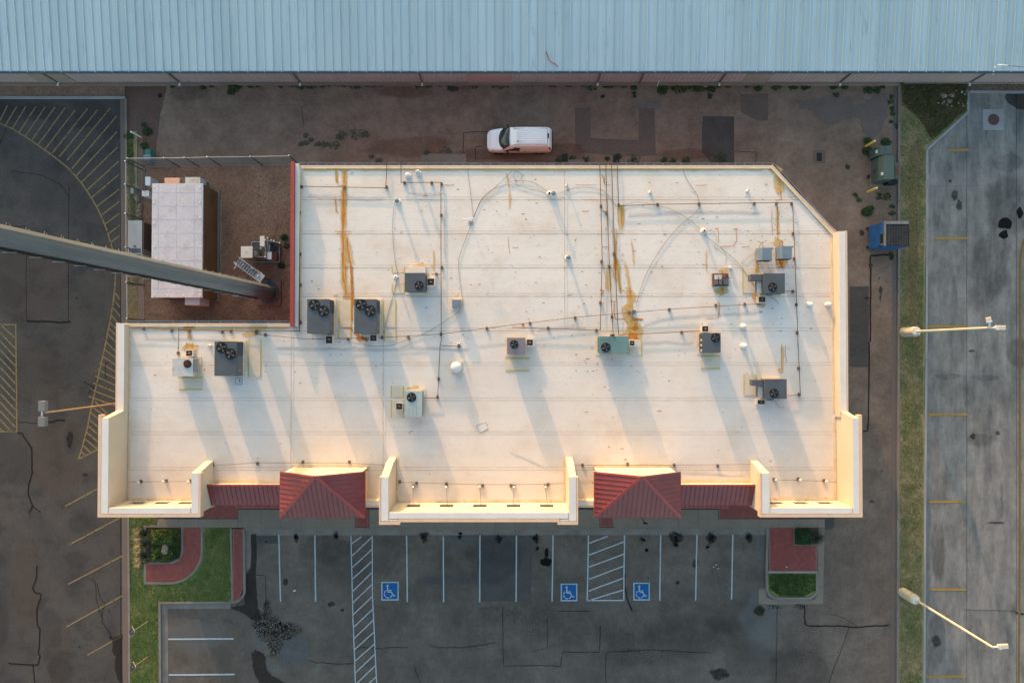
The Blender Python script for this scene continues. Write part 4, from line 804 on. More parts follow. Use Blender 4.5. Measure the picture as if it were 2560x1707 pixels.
# ================================================================ THE WAREHOUSE
ZE, WS = 2.95, math.tan(math.radians(7.0))
ye = W(1280, 173.5, ZE).y; YR = ye + 35
wh = thing('warehouse', 'long low metal warehouse with pale blue ribbed roof across the top', 'warehouse', (0, ye, 0))
x0w, x1w = -95., 75.
def zr_(y): return ZE + (y - ye) * WS
MB().prism([(x0w, ye + .02), (x1w, ye + .02), (x1w, YR), (x0w, YR)], lambda x, y: 0.3, lambda x, y: zr_(y) - .03).build('shell', M_WHWALL, wh)
MB().prism([(x0w, YR), (x1w, YR), (x1w, YR + 35), (x0w, YR + 35)], lambda x, y: 0.3, lambda x, y: zr_(2 * YR - y) - .03).build('rear_shell', M_WHWALL, wh)
sp = 78.28 / 3.672 * (H - ZE) / F
def panel_mesh(wd):
    mb = MB(); L = 35.05
    f = lambda x, y: (y) * WS
    mb.prism([(0.0, -.12), (wd - .004, -.12), (wd - .004, L), (0.0, L)], lambda x, y: f(x, y) - .02, f)
    mb.prism([(-.022, -.12), (.028, -.12), (.028, L), (-.022, L)], f, lambda x, y: f(x, y) + .085)
    for k in (1, 2): q = wd * k / 3; mb.prism([(q - .03, -.12), (q + .03, -.12), (q + .03, L), (q - .03, L)], f, lambda x, y: f(x, y) + .008)
    me = bpy.data.meshes.new('roof_panel'); me.from_pydata(mb.v, [], mb.f); me.materials.append(M_WHR); return me
pm = panel_mesh(sp); x = W(*T(0, 0, 20 - 78.28 * 3, 640), ZE).x
while x < W(2600, 174, ZE).x:
    o = bpy.data.objects.new('roof_panel', pm); C.objects.link(o); o.parent = wh; o.location = (x, 0, ZE + .0); ORG[o.name] = Vector((0, 0, 0)); x += sp
xs_ = W(*T(0, 0, 20 - 78.28 * 3, 640), ZE).x; xe_ = x
MB().prism([(x0w, ye - .1), (xs_, ye - .1), (xs_, YR), (x0w, YR)], lambda a, b: zr_(b) - .02, lambda a, b: zr_(b)).build('roof_sheet', M_WHR, wh, label='plain stretch of roof beyond the left edge')
MB().prism([(xe_, ye - .1), (x1w, ye - .1), (x1w, YR), (xe_, YR)], lambda a, b: zr_(b) - .02, lambda a, b: zr_(b)).build('roof_sheet', M_WHR, wh, label='plain stretch of roof beyond the right edge')
MB().box(x0w, x1w, ye - .24, ye - .12, ZE - .16, ZE - .03).build('gutter', M_GUTTER, wh)
mb = MB(); mb.box(x0w, x1w, ye - .26, ye - .235, ZE - .16, ZE + .01); mb.build('gutter_lip', mat('dark_blue_fascia', (.03, .06, .095, 1), rough=.4, grain=.05), wh)
x = xs_
while x < xe_:
    MB().box(x - .02, x + .02, ye - .245, ye - .10, ZE - .02, ZE + .012).build('gutter_strap', M_WHR, wh); x += sp * 2
yw = ye
mb = MB(); n = 0; x = -46.; prof = []
while x < 46: prof += [(x, yw), (x + .10, yw - .035), (x + .16, yw - .035), (x + .26, yw)]; x += .33
k = len(prof); mb.v = [(a, b, .42) for a, b in prof] + [(a, b, ZE - .05) for a, b in prof]; mb.f = [(i, i + 1, k + i + 1, k + i) for i in range(k - 1)]
mb.build('corrugated_wall', M_WHWALL, wh)
FO = W(0, 211, .45).y
XR = TW(3, 0, 1222, 780).x
MB().box(-60, TW(3, 0, 1180, 780).x, FO, yw + .1, -.05, .44).build('foundation', mat('dusty_foundation', (.17, .13, .105, 1), (.20, .155, .125, 1), s1=.6, grain=.2), wh)
MB().box(TW(3, 0, 1225, 780).x, 70, yw - .06, yw + .1, .0, .42).build('foundation', M_KERB, wh)
def wsheet(c0, xa, c1, xb, m):
    a, b = W(*T(c0, 0, xa, 670), 2.6).x, W(*T(c1, 0, xb, 670), 2.6).x
    a2, b2 = a, b; MB().box(a, b, yw - .06, yw - .037, .44, ZE - .1).build('wall_panel', m, wh)
wsheet(0, 205, 0, 545, M_WHTAN); wsheet(1, 1935, 1, 2345, M_WHPINK); wsheet(2, 2190, 3, 70, M_WHTAN)
for c, xt, xb in [(0, 400, 535), (0, 1550, 1650), (1, 350, 405), (1, 1483, 1525), (2, 820, 786), (2, 1960, 1903), (3, 745, 660), (3, 1970, 1850)]:
    b = W(*T(c, 0, xb, 755), .45); px = b.x
    mb = MB(); mb.box(px - .05, px + .05, yw - .14, yw - .06, .55, ZE - .12); o = mb.build('downspout', mat('dull_brown_spout', (.12, .105, .09, 1), grain=.1), wh)
    MB().box(px - .06, px + .06, yw - .34, yw - .06, .44, .54).build('outlet', M_WHITE, o)
# loose things along the warehouse
b = MB(); ys_ = [(310, 488), (325, 520), (338, 560), (360, 580), (400, 600), (425, 625)]
pts = []
for x, y in ys_:
    p = TW(2, 0, x, y, ZE); pts.append(Vector((p.x, p.y, zr_(p.y) + .10)))
b.tube(pts, .028, 6); tag(b.build('hose', M_REDHOSE), 'red hose lying across the warehouse roof edge', 'hose')
p = TW(2, 0, 1165, 782, 0); t = thing('rusty_standpipe', 'rusty standpipe leaning out from the warehouse wall', 'pipe', tuple(p))
q = TW(2, 0, 1208, 672, 2.6); MB().tube([p, q], .05, 8).build('pipe', M_RUSTM, t); MB().tube([q + Vector((-.18, 0, 0)), q, q + Vector((.2, .1, 0))], .05, 6).build('head', M_RUSTM, t)
p = TW(2, 0, 1332, 792, 0); q = TW(2, 0, 1352, 738, 1.2); tag(MB().tube([p, q], .04, 8).build('white_pipe', M_WHITE), 'short white pipe stub near the warehouse wall', 'pipe')
p = TW(2, 0, 1772, 790); tag(MB().box(p.x - .14, p.x + .14, p.y - .12, p.y + .12, 0, .2).build('utility_box', M_WHTAN, bevel=.01), 'small pale box in the weeds by the warehouse wall', 'utility box')
t = thing('wall_lamp', 'white gooseneck lamp arm reaching over the warehouse gutter at the right', 'wall lamp', tuple(TW(3, 0, 2065, 680, 2.5)))
A = [(2065, 685, 2.6), (2070, 655, 3.0), (2085, 620, 3.4), (2110, 602, 3.6), (2150, 598, 3.7), (2200, 604, 3.75)]
MB().tube([TW(3, 0, x, y, z) for x, y, z in A], .05, 8).build('arm', M_WHITE, t); MB().tube([TW(3, 0, 2195, 604, 3.75), TW(3, 0, 2420, 622, 3.9)], .03, 6).build('arm_end', M_LAMPG, t)
MB().tube([TW(3, 0, 2068, 676, 2.6), TW(3, 0, 2030, 665, 2.5)], .03, 6).build('bracket', M_WHITE, t)

# ================================================================ THE SHOP BUILDING
def X(u, v, z): return W(u, v, z).x
def Y(v, z, u=1280): return W(u, v, z).y
shop = thing('shop_building', 'flat roofed cream shop building with white membrane roof and red canopies', 'building', (0, 0, 0))
TW_, TC = 7.75, 8.65                                        # tops of the wing and centre parapets
xwO, xwI = X(245, 1150, TW_), X(271, 1150, TW_); xeO, xeI = X(2155.5, 1150, TW_), X(2132, 1150, TW_)
yS, ySi = Y(1292.5, TW_), Y(1269, TW_)
xLow, xLowI = X(289, 900, 5.85), X(310.5, 900, 5.85); xLe, xLei = X(2119.6, 800, 6.1), X(2099, 800, 6.1)
yN, yN2 = Y(414, ZN), Y(808, ZN + .1); xRedO, xRedI = X(726, 600, 5.8), X(735, 600, 5.8)
chA = WR(1929.7, 414); chB = WR(2087, 584)
yNw = Y(1037, TW_); xg = xRedO
roofP = [(xwO + .3, yS + .3), (xeO - .3, yS + .3), (xeO - .3, yNw), (xLe - .2, yNw), (xLe - .2, chB.y), (chA.x, yN), (xRedI - .05, yN), (xRedI - .05, yN2), (xLow + .2, yN2), (xLow + .2, yNw), (xwO + .3, yNw)]
yF = -10.35                                                 # shop front under the canopies
body = [(xwO + .2, yS + .15), (xwO + .2, yNw), (xLow + .1, yNw), (xLow + .1, yN2), (xRedO + .04, yN2), (xRedO + .04, yN), (chA.x, yN), (xLe - .1, chB.y), (xLe - .1, yNw), (xeO - .2, yNw), (xeO - .2, yS + .15)]
xWr0, xWr1 = X(478, 1230, TW_), X(501.5, 1230, TW_); xEr0, xEr1 = X(1900, 1230, TW_), X(1924, 1230, TW_)
xC0, xC1 = X(947.7, 1240, TC), X(971, 1240, TC); xC2, xC3 = X(1422.5, 1240, TC), X(1445.3, 1240, TC)
yCs, yCi, yCn, yCe = Y(1304.5, TC), Y(1281, TC), Y(1191.7, TC), Y(1311, TC)
south = [(xeO - .2, yS + .15), (xEr0 + .2, yS + .15), (xEr0 + .2, yF), (xC3 - .1, yF), (xC3 - .1, yCs + .1), (xC0 + .1, yCs + .1), (xC0 + .1, yF), (xWr1 - .2, yF), (xWr1 - .2, yS + .15), (xwO + .2, yS + .15)]
full = [body[i] for i in range(len(body))] + south[1:-1]
MB().prism(full, 0, lambda x, y: rz(y) - .12).build('wall', M_CREAM, shop)
MB().prism(full, lambda x, y: rz(y) - .119, lambda x, y: rz(y) - .02).build('roof_deck', M_ROOF, shop)
# membrane sheets, each lapping the next
VB = [417, 500, 585, 670, 741, 827, 913, 1001, 1086, 1175, 1256]
def rr(u, v): return WR(u, v)
xa_up, xa_lo = WR(736, 600).x, xLowI + .02
for i in range(len(VB) - 1):
    y1, y0 = WR(1280, VB[i]).y, WR(1280, VB[i + 1]).y
    cuts = [xa_up, WR(1412, 600).x, 40] if i < 4 else ([xa_lo, WR(728, 900).x, WR(958, 900).x, 40])
    if i == 4: cuts = [xa_up, WR(958, 900).x, WR(1412, 600).x, 40]
    segs = [(cuts[k], cuts[k + 1], y0, y1) for k in range(len(cuts) - 1)]
    if i == 4: segs.append((xa_lo, xa_up, y0, yN2 - .02))
    for a, b, c, d in segs:
        P = [Vector((a + .005, c)), Vector((b - .005, c)), Vector((b - .005, d)), Vector((a + .005, d))]
        P = clip(P, 0, -60, (xLei + .02) if c > yNw - 6 and i < 7 else xeI)
        # chamfer
        A_, B_ = Vector((chA.x, chA.y)), Vector((chB.x, chB.y)); n_ = Vector((-(B_ - A_).y, (B_ - A_).x)); n_ = -n_ if n_.y > 0 else n_
        out = []
        for k in range(len(P)):
            s, e = P[k], P[(k + 1) % len(P)]; ds, de = n_.dot(s - A_), n_.dot(e - A_)
            if ds >= 0: out.append(s)
            if ds * de < 0: out.append(s.lerp(e, ds / (ds - de)))
        if len(out) < 3: continue
        sh = d - c; off = U(0, .002)
        MB().prism([tuple(p) for p in out], lambda x, y: rz(y) - .03, lambda x, y, c=c, sh=sh, off=off: rz(y) + .005 * (y - c) / sh + off).build('membrane_sheet', M_ROOF, shop)
def rzt(x, y, h=.018): return rz(y) + h
# fastener plates showing through the membrane, in staggered rows
fb = MB()
def in_roof(x, y):
    if y < Y(1250, 5.3) or y > yN - .2: return False
    if y > yN2 - .2 and x < xRedI + .5: return False
    if x < xLowI + .3 or x > xLei - .4: return False
    a, b = (chA.x, chA.y), (chB.x, chB.y); return (b[0] - a[0]) * (y - a[1]) - (b[1] - a[1]) * (x - a[0]) < -.4 * 6
y = yN - .4; r = 0
while y > -10:
    x = xLowI + (.15 if r % 2 else .45)
    while x < xLe:
        if R() < .5:
            px, py = x + U(-.16, .16), y + U(-.10, .10)
            if in_roof(px, py):
                z = rz(py) + .006; q = .045; k = len(fb.v)
                fb.v += [(px + q * math.cos(t * 1.0472), py + q * math.sin(t * 1.0472), z) for t in range(6)] + [(px + q * .45 * math.cos(t * 1.0472), py + q * .45 * math.sin(t * 1.0472), z + .009) for t in range(6)]
                fb.f += [(k + i, k + (i + 1) % 6, k + 6 + (i + 1) % 6, k + 6 + i) for i in range(6)] + [tuple(k + 6 + i for i in range(6))]
        x += .62
    y -= .31; r += 1
fb.build('fastener_plate', M_ROOF, shop, kind='stuff', smooth=True, label='rows of round fastener plates showing through the roof membrane')
# seam dirt
def sdecal(name, m, mb): return decal(name, m, shop, mb)
def xe_at(v): return 2090 if v > 590 else 1930 + (v - 414) * .92
for i, v in enumerate(VB[1:-1]):
    u0 = 747 if v < 820 else 322
    mb = MB()
    n = int((xe_at(v) - u0) / 40)
    for k in range(n):
        a, b_ = u0 + (xe_at(v) - u0) * k / n, u0 + (xe_at(v) - u0) * (k + 1) / n; ribbon(mb, [WR(a, v, .022), WR(b_, v, .022)], .030 if v < 800 else .018)
    sdecal('seam_line', D_SEAM, mb)
    mb = MB(); ribbon(mb, [WR(u0, v - 7, .019), WR((u0 + xe_at(v)) / 2, v - 7, .019), WR(xe_at(v), v - 7, .019)], .025); sdecal('seam_line', D_SEAML, mb)
for v in [462, 528, 617, 708, 785, 798, 870, 942, 957, 1041, 1065, 1131]:
    u0 = 747 if v < 820 else 322
    mb = MB(); n = int((xe_at(v) - u0) / 20)
    for k in range(n):
        if R() < (.34 if v < 820 else .2): a = u0 + (xe_at(v) - u0) * k / n; e_ = U(8, 24); ribbon(mb, [WR(a, v, .024), WR(a + e_ * .5, v + U(-.3, .3), .024), WR(a + e_, v, .024)], U(.03, .075), True)
    if mb.v: sdecal('seam_dirt', D_SEAM, mb)['kind'] = 'stuff'
for u, v0, v1 in [(728, 830, 1165), (958, 820, 1165), (1412, 418, 820)]:
    mb = MB(); ribbon(mb, [WR(u, v0, .02), WR(u, v1, .02)], .03); sdecal('seam_line', D_SEAML, mb); MB().prism([(WR(u + 1, v0).x, WR(u, v0).y), (WR(u + 6, v0).x, WR(u, v0).y), (WR(u + 6, v1).x, WR(u, v1).y), (WR(u + 1, v1).x, WR(u, v1).y)], lambda x, y: rz(y), lambda x, y: rz(y) + .019).build('cover_strip', M_CAP, shop)
# rust runs:  main run between the two twin-fan units
def run(name, m, c, r, pts, w, amp=.02, soft=True, h=.026, w1=None, seg=4):
    b = MB(); ribbon(b, wiggle([TR(c, r, x, y, h) for x, y in pts], amp, seg), w * (1.35 if m is D_RUSTL else 1.15 if m is D_RUST else 1), soft, None, w1); sdecal(name, m, b)
for c, r, pts, w in [(1, 1, [(812, -60), (810, 200), (800, 560), (815, 900), (830, 1150), (835, 1400)], .55), (1, 0, [(740, 1545), (745, 1700)], .30), (1, 0, [(815, 1545), (820, 1700)], .26), (1, 1, [(735, -10), (742, 130)], .28), (1, 1, [(815, -10), (815, 200)], .35), (1, 1, [(800, 130), (805, 560)], .60), (1, 1, [(800, 560), (840, 700), (870, 880)], .75), (1, 1, [(800, 700), (800, 1150)], .55), (1, 1, [(880, 880), (880, 1400)], .40), (1, 1, [(815, 1150), (820, 1430)], .60), (1, 1, [(730, 250), (740, 400)], .2), (1, 1, [(1630, 700), (1635, 950)], .22)]: run('rust_wash', D_RUSTL, c, r, pts, w, .02, True, .024)
for c, r, pts, w in [(1, 1, [(805, 130), (800, 330), (795, 560), (800, 720), (795, 900)], .12), (1, 1, [(800, 150), (805, 260), (812, 400), (790, 520)], .16), (1, 1, [(812, 150), (835, 340)], .07), (1, 1, [(790, 590), (805, 700), (795, 720)], .10), (1, 1, [(835, 600), (840, 720), (868, 860), (875, 900)], .14), (1, 1, [(790, 730), (795, 880)], .1), (1, 1, [(795, 900), (800, 1010), (820, 1030)], .13), (1, 1, [(825, 900), (818, 1020)], .07), (1, 1, [(872, 900), (880, 1030), (885, 1150), (875, 1240), (878, 1400)], .22), (1, 1, [(815, 1040), (825, 1140)], .12), (1, 1, [(800, 1170), (812, 1300), (800, 1400)], .16), (1, 1, [(820, 1180), (825, 1380)], .1), (1, 1, [(785, 1400), (800, 1430), (860, 1440), (890, 1470)], .2), (1, 1, [(895, 1480), (930, 1500), (960, 1540)], .3), (1, 1, [(940, 1525), (1000, 1545), (1030, 1562)], .34),
                      (1, 1, [(735, 0), (740, 130)], .08), (1, 1, [(812, 0), (812, 130)], .08), (1, 1, [(725, 200), (735, 370), (765, 395)], .05)]: run('rust_run', D_RUST, c, r, pts, w)
for c, r, x0, x1, y, w in [(1, 1, 740, 835, 135, .08), (1, 1, 705, 850, 270, .06), (1, 1, 715, 890, 558, .06), (1, 1, 720, 885, 580, .1), (1, 1, 755, 820, 720, .06), (1, 1, 770, 900, 880, .07), (1, 1, 790, 845, 897, .1), (1, 1, 860, 900, 897, .1), (1, 1, 790, 900, 1135, .06), (1, 1, 780, 900, 1155, .1), (1, 1, 775, 810, 1390, .12), (1, 0, 640, 850, 1550, .12), (1, 1, 1720, 1825, 132, .07), (1, 1, 1525, 1580, 228, .06)]:
    run('rust_run', D_RUST, c, r, [(x0, y), ((x0 + x1) / 2, y + 2), (x1, y)], w, .008)
# heavy blotches
def rblobs(m, items, h=.025):
    b = MB(); b.a = []
    for c, r, x, y, rx, ry in items: p = TR(c, r, x, y, 0); blob(b, (p.x, p.y), rx, ry, 0, 16, .4, U(0, 3) if abs(rx - ry) < .1 else 0, 1, lambda X_, Y_: rz(Y_) + h + len(b.v) * 2e-6)
    sdecal('rust_blotch', m, b)['kind'] = 'stuff'
rblobs(D_RUSTL, [(2, 1, 1120, 1490, .9, .8), (2, 1, 1110, 1400, .5, .6), (2, 1, 1060, 1300, .5, .9), (2, 1, 1090, 1150, .4, .8), (2, 1, 2250, 1130, .5, .8), (2, 1, 2240, 960, .25, .7), (3, 1, 120, 840, .45, .5), (3, 1, 90, 660, .4, .5), (0, 1, 1735, 1440, .6, .25), (0, 2, 1735, 60, .7, .5), (1, 0, 800, 1555, .8, .2), (2, 1, 1930, 1100, .6, .35), (2, 1, 1935, 920, .5, .25), (2, 1, 1000, 420, .35, 1.1), (2, 1, 960, 900, .3, 1.4), (3, 1, 100, 130, .4, .9), (0, 1, 2300, 1500, .8, .25), (1, 1, 20, 1440, .8, .2), (1, 1, 1500, 870, .7, .2), (1, 2, 1440, 428, .5, .12), (3, 0, 60, 1560, .6, .3), (2, 1, 880, 1010, .3, .9), (1, 1, 2330, 250, .12, .8)])
rblobs(D_RUST, [(2, 1, 1115, 1530, .38, .4), (2, 1, 1130, 1440, .25, .25), (1, 1, 960, 1540, .35, .2), (1, 1, 800, 1400, .22, .25), (3, 1, 118, 830, .2, .22), (2, 1, 2260, 1150, .2, .4), (2, 1, 100, 1415, .16, .12), (0, 1, 1740, 1440, .3, .12), (2, 1, 1120, 1365, .25, .08), (1, 1, 885, 1180, .15, .5), (1, 1, 800, 420, .14, .8), (1, 1, 880, 950, .14, .7), (2, 1, 950, 850, .12, .6)], .028)
# edge stain along the north gutter
mb = MB(); ribbon(mb, wiggle([WR(745, 424, .03), WR(1925, 424, .03)], .05, 50), .38, True); sdecal('edge_stain', D_RUSTL, mb)
mb = MB(); ribbon(mb, wiggle([WR(325, 822, .03), WR(725, 822, .03)], .05, 24), .3, True); sdecal('edge_stain', D_RUSTL, mb)
mb = MB(); ribbon(mb, wiggle([WR(1932, 424, .03), WR(2084, 590, .03)], .05, 14), .45, True); sdecal('edge_stain', D_RUSTL, mb)
# runs under the four pipes
for c, r, pts, w in [(2, 1, [(1010, 280), (1015, 560)], .28), (2, 1, [(825, 20), (850, 130)], .14), (2, 1, [(960, 500), (950, 800), (980, 1000), (1000, 1140)], .3), (2, 1, [(1040, 800), (1090, 1150), (1100, 1280)], .35), (2, 1, [(1100, 600), (1120, 900)], .2), (2, 1, [(1050, 1200), (1060, 1440)], .25), (2, 1, [(1120, 1360), (1120, 1568)], .6), (2, 1, [(1080, 1440), (1110, 1560)], .7), (2, 1, [(870, 200), (880, 560)], .16), (2, 1, [(1790, 700), (1785, 960)], .2), (2, 1, [(1880, 1150), (1910, 1360)], .1), (3, 1, [(100, 0), (90, 250)], .2), (3, 1, [(80, 300), (95, 620)], .35), (3, 1, [(130, 760), (130, 900)], .5), (2, 1, [(2240, 700), (2255, 1000)], .3), (2, 1, [(2230, 1080), (2260, 1200)], .6), (2, 1, [(2250, 1200), (2330, 1250)], .5), (2, 1, [(1900, 1090), (1940, 1150)], .5), (0, 1, [(1735, 1440), (1740, 1568)], .45), (0, 2, [(1735, -10), (1740, 120)], .55), (1, 2, [(1420, 420), (1500, 425)], .4), (3, 2, [(135, 0), (130, 290)], .25), (3, 2, [(90, 240), (140, 300)], .3), (1, 0, [(2300, 1568), (2330, 1750)], .2)]: run('rust_wash', D_RUSTL, c, r, pts, w, .03, True, .024)
for c, r, pts, w in [(2, 1, [(1005, 300), (1010, 560)], .07), (2, 1, [(955, 620), (948, 780), (980, 960), (995, 1140)], .12), (2, 1, [(1075, 1060), (1095, 1180)], .1), (2, 1, [(940, 1200), (935, 1300), (950, 1362), (1050, 1362)], .09), (2, 1, [(1095, 1300), (1110, 1355), (1205, 1362)], .1), (2, 1, [(1130, 1380), (1125, 1450)], .2), (2, 1, [(1090, 1470), (1110, 1568)], .35), (2, 1, [(1895, 535), (1898, 680)], .05), (2, 1, [(2062, 540), (2060, 640), (2035, 692), (1900, 695)], .06), (2, 1, [(1905, 1195), (1905, 1280), (1890, 1355), (1765, 1362)], .06), (2, 1, [(1935, 1060), (1938, 1140)], .12), (3, 1, [(110, 60), (120, 265), (65, 272)], .09), (3, 1, [(85, 310), (90, 440), (85, 620)], .11), (3, 1, [(105, 800), (130, 890)], .3), (3, 1, [(60, 890), (160, 892)], .12), (3, 1, [(35, 300), (40, 640)], .05), (2, 1, [(2235, 1085), (2262, 1145)], .22), (3, 2, [(120, 0), (123, 210), (135, 290)], .05), (3, 2, [(160, 20), (160, 120), (175, 200)], .06), (2, 1, [(845, 30), (850, 130), (910, 132)], .06), (1, 1, [(2310, 580), (2330, 780)], .05), (0, 1, [(1735, 1460), (1740, 1560)], .08), (0, 2, [(1712, 0), (1712, 70)], .06), (0, 2, [(1765, 0), (1768, 70)], .07), (2, 1, [(800, 1090), (840, 1100), (820, 1150)], .12), (2, 1, [(2090, 1195), (2080, 1280), (2095, 1355)], .04)]: run('rust_run', D_RUST, c, r, pts, w)
for c, r, x0, x1, y, w in [(2, 1, 830, 870, 372, .1), (2, 1, 640, 710, 372, .07), (2, 1, 820, 880, 700, .06), (2, 1, 0, 65, 705, .06), (2, 1, 960, 1200, 1152, .1), (2, 1, 890, 970, 1197, .07), (2, 1, 1095, 1170, 1197, .06), (2, 1, 1060, 1170, 1443, .07), (2, 1, 950, 1030, 576, .06), (2, 1, 1860, 1900, 532, .1), (2, 1, 2030, 2075, 535, .12), (2, 1, 570, 790, 130, .045), (2, 1, 1680, 1800, 133, .045), (2, 1, 2110, 2190, 695, .05), (2, 1, 1740, 1800, 862, .05), (2, 1, 1105, 1210, 1368, .16), (2, 1, 640, 900, 265, .05), (2, 1, 800, 920, 892, .07), (2, 2, 990, 1030, 980, .07), (2, 2, 665, 700, 645, .07), (2, 2, 1330, 1380, 637, .07), (1, 2, 1410, 1440, 820, .06), (0, 1, 1680, 1780, 1437, .12)]:
    run('rust_run', D_RUST, c, r, [(x0, y), ((x0 + x1) / 2, y + 2), (x1, y)], w, .008)
# dried ponding marks: faint grey-blue films
for c, r, pts, w in [(1, 1, [(470, 235), (620, 240), (800, 250), (1230, 262)], .45), (1, 1, [(1380, 200), (1600, 218), (1740, 215)], .3), (1, 1, [(1735, 210), (1735, 900)], .22), (1, 1, [(860, 30), (900, 20)], .3), (2, 1, [(1040, 408), (1300, 400), (1600, 378), (1900, 380), (2340, 395)], .35), (2, 1, [(1190, 1435), (1350, 1370), (1600, 1335), (1900, 1325), (2340, 1295)], .35), (2, 1, [(200, 1470), (500, 1430), (700, 1440)], .25), (2, 2, [(1150, 20), (1400, 5), (1700, 25)], .32), (1, 2, [(130, 60), (700, 70), (1100, 80), (1500, 55), (2000, 80)], .35), (2, 1, [(925, 400), (945, 900)], .25), (0, 1, [(1250, 1540), (2200, 1560)], .3), (1, 2, [(2300, 1000), (2700, 1180)], .2), (2, 2, [(1500, 1200), (2200, 1240)], .25)]:
    run('ponding_mark', D_WATER, c, r, pts, w, .04, True, .021)
# patches of newer or older membrane
mb = MB()
def rpatch(c, r, pts, m=M_CAP, h=.022, name='roof_patch'): MB().prism([tuple(TR(c, r, x, y))[:2] for x, y in pts], lambda x, y: rz(y), lambda x, y: rz(y) + h).build(name, m, shop)
M_PTAN = mat('weathered_patch', (.52, .43, .31, 1), (.58, .50, .38, 1), s1=2, grain=.08)
rpatch(1, 2, [(2025, 770), (2110, 738), (2132, 800), (2050, 835)])
run('rust_run', D_SEAML, 1, 2, [(2025, 770), (2110, 738), (2132, 800), (2050, 835), (2025, 770)], .05, .01, False)
for c, r, x, y, w, h in [(1, 2, 325, 210, 26, 28), (1, 2, 328, 452, 22, 18), (1, 2, 325, 522, 26, 40), (1, 2, 322, 770, 20, 18), (1, 2, 322, 838, 24, 48), (1, 2, 1170, 205, 26, 34), (1, 2, 1168, 522, 26, 44), (1, 2, 1165, 840, 24, 38), (1, 2, 335, 132, 26, 14), (2, 1, 482, 240, 20, 18), (2, 1, 482, 555, 22, 22), (2, 1, 486, 873, 22, 22), (2, 1, 525, 1125, 40, 16), (2, 1, 480, 780, 16, 36), (1, 1, 1890, 1445, 36, 22), (1, 1, 727, 1135, 34, 20), (1, 1, 1840, 1135, 30, 30), (0, 2, 1890, 1083, 20, 20), (2, 2, 2075, 825, 30, 22), (2, 2, 778, 192, 16, 16)]:
    rpatch(c, r, [(x - w / 2, y - h / 2), (x + w / 2, y - h / 2), (x + w / 2, y + h / 2), (x - w / 2, y + h / 2)], M_PTAN, .024)
# walk pads with yellow tape
for i, (c, r, x0, y0, x1, y1, ax) in enumerate([(1, 1, 1250, 878, 1360, 935, 'x'), (1, 1, 1320, 945, 1362, 1035, 'n'), (1, 1, 1250, 1040, 1360, 1125, 'x'), (1, 1, 762, 1187, 872, 1435, 'x'), (1, 1, 1172, 1187, 1282, 1435, 'x'), (1, 1, 1180, 1458, 1285, 1568, 'x'), (1, 1, 755, 1458, 870, 1540, 'x'), (0, 2, 1640, 325, 1858, 440, 'y'), (0, 2, 2282, 100, 2392, 325, 'x'), (0, 1, 2285, 1545, 2395, 1668, 'x'), (1, 2, 1242, 408, 1352, 510, 'x'), (1, 2, 1242, 535, 1358, 698, 'x'), (2, 2, -60, 150, 160, 268, 'y'), (2, 2, 1075, -20, 1188, 128, 'x'), (2, 2, 1735, 130, 1910, 250, 'y'), (2, 2, 2130, 300, 2240, 492, 'x'), (2, 1, 2120, 890, 2235, 1122, 'x'), (3, 1, -30, 900, 30, 940, 'n')]):
    P = [TR(c, r, *p, .03) for p in ((x0, y0), (x1, y0), (x1, y1), (x0, y1))]
    MB().prism([tuple(p)[:2] for p in P], lambda x, y: rz(y) + .018, lambda x, y: rz(y) + .030).build('walk_pad', mat('tan_walk_pad', (.52, .46, .36, 1), (.56, .50, .42, 1), s1=2, grain=.08), shop)
    b = MB()
    if ax == 'x':
        for xx in (x0, x1): b = MB(); ribbon(b, [TR(c, r, xx, y0, .034), TR(c, r, xx, (y0 + y1) / 2, .034), TR(c, r, xx, y1, .034)], .075); sdecal('yellow_tape', D_YEL, b)
    elif ax == 'y':
        for yy in (y0 + 3, y1 - 3): b = MB(); ribbon(b, [TR(c, r, x0, yy, .034), TR(c, r, (x0 + x1) / 2, yy, .034), TR(c, r, x1, yy, .034)], .085); sdecal('yellow_tape', D_YEL, b)
# small rust specks, thickest round the units and pipes
sp_m = MB(); sp_m.a = []
for _ in range(520):
    if R() < .6: c, r, x, y, q = random.choice([(2, 1, 1000, 700, 380), (2, 1, 1900, 600, 420), (3, 1, 60, 500, 260), (2, 1, 700, 1350, 420), (1, 1, 2300, 300, 300), (1, 1, 800, 1400, 350), (2, 2, 900, 60, 300), (1, 1, 1700, 1000, 300), (0, 2, 1750, 50, 250), (3, 1, 0, 1200, 260)]); p = TR(c, r, x + random.gauss(0, q), y + random.gauss(0, q * .8)); px, py = p.x, p.y
    else: px, py = U(xLowI + 1, xLei - 1), U(-9.5, yN - .5)
    if in_roof(px, py): k_ = U(.012, .035); blob(sp_m, (px, py), k_ * U(1.2, 4.5), k_, 0, 7, .4, 0, 1, lambda X_, Y_: rz(Y_) + .0255)
sdecal('rust_speck', dmat('brown_speck', (.22, .12, .06, 1), .8, 3, .3, 2), sp_m)['kind'] = 'stuff'
# dark specks
mb = MB()
for _ in range(60):
    x, y = U(xLowI + 1, xLei - 1), U(-9, yN - 1)
    if in_roof(x, y): blob(mb, (x, y), U(.02, .07), U(.015, .04), 0, 8, .4, U(0, 3), 1, lambda a, b: rz(b) + .027)
sdecal('roof_speck', D_OIL, mb).__setitem__('kind', 'stuff')
# ---------------- parapets
def wallbox(name, x0, x1, y0, y1, zt, m=M_CREAM, z0=0): return MB().box(x0, x1, y0, y1, z0, zt).build(name, m, shop)
def cap(x0, x1, y0, y1, z, name='parapet_cap'):
    x0, x1 = min(x0, x1), max(x0, x1); y0, y1 = min(y0, y1), max(y0, y1)
    MB().box(x0 + .03, x1 - .03, y0 + .03, y1 - .03, z, z + .03).build(name, M_CAP, shop)
e = .003
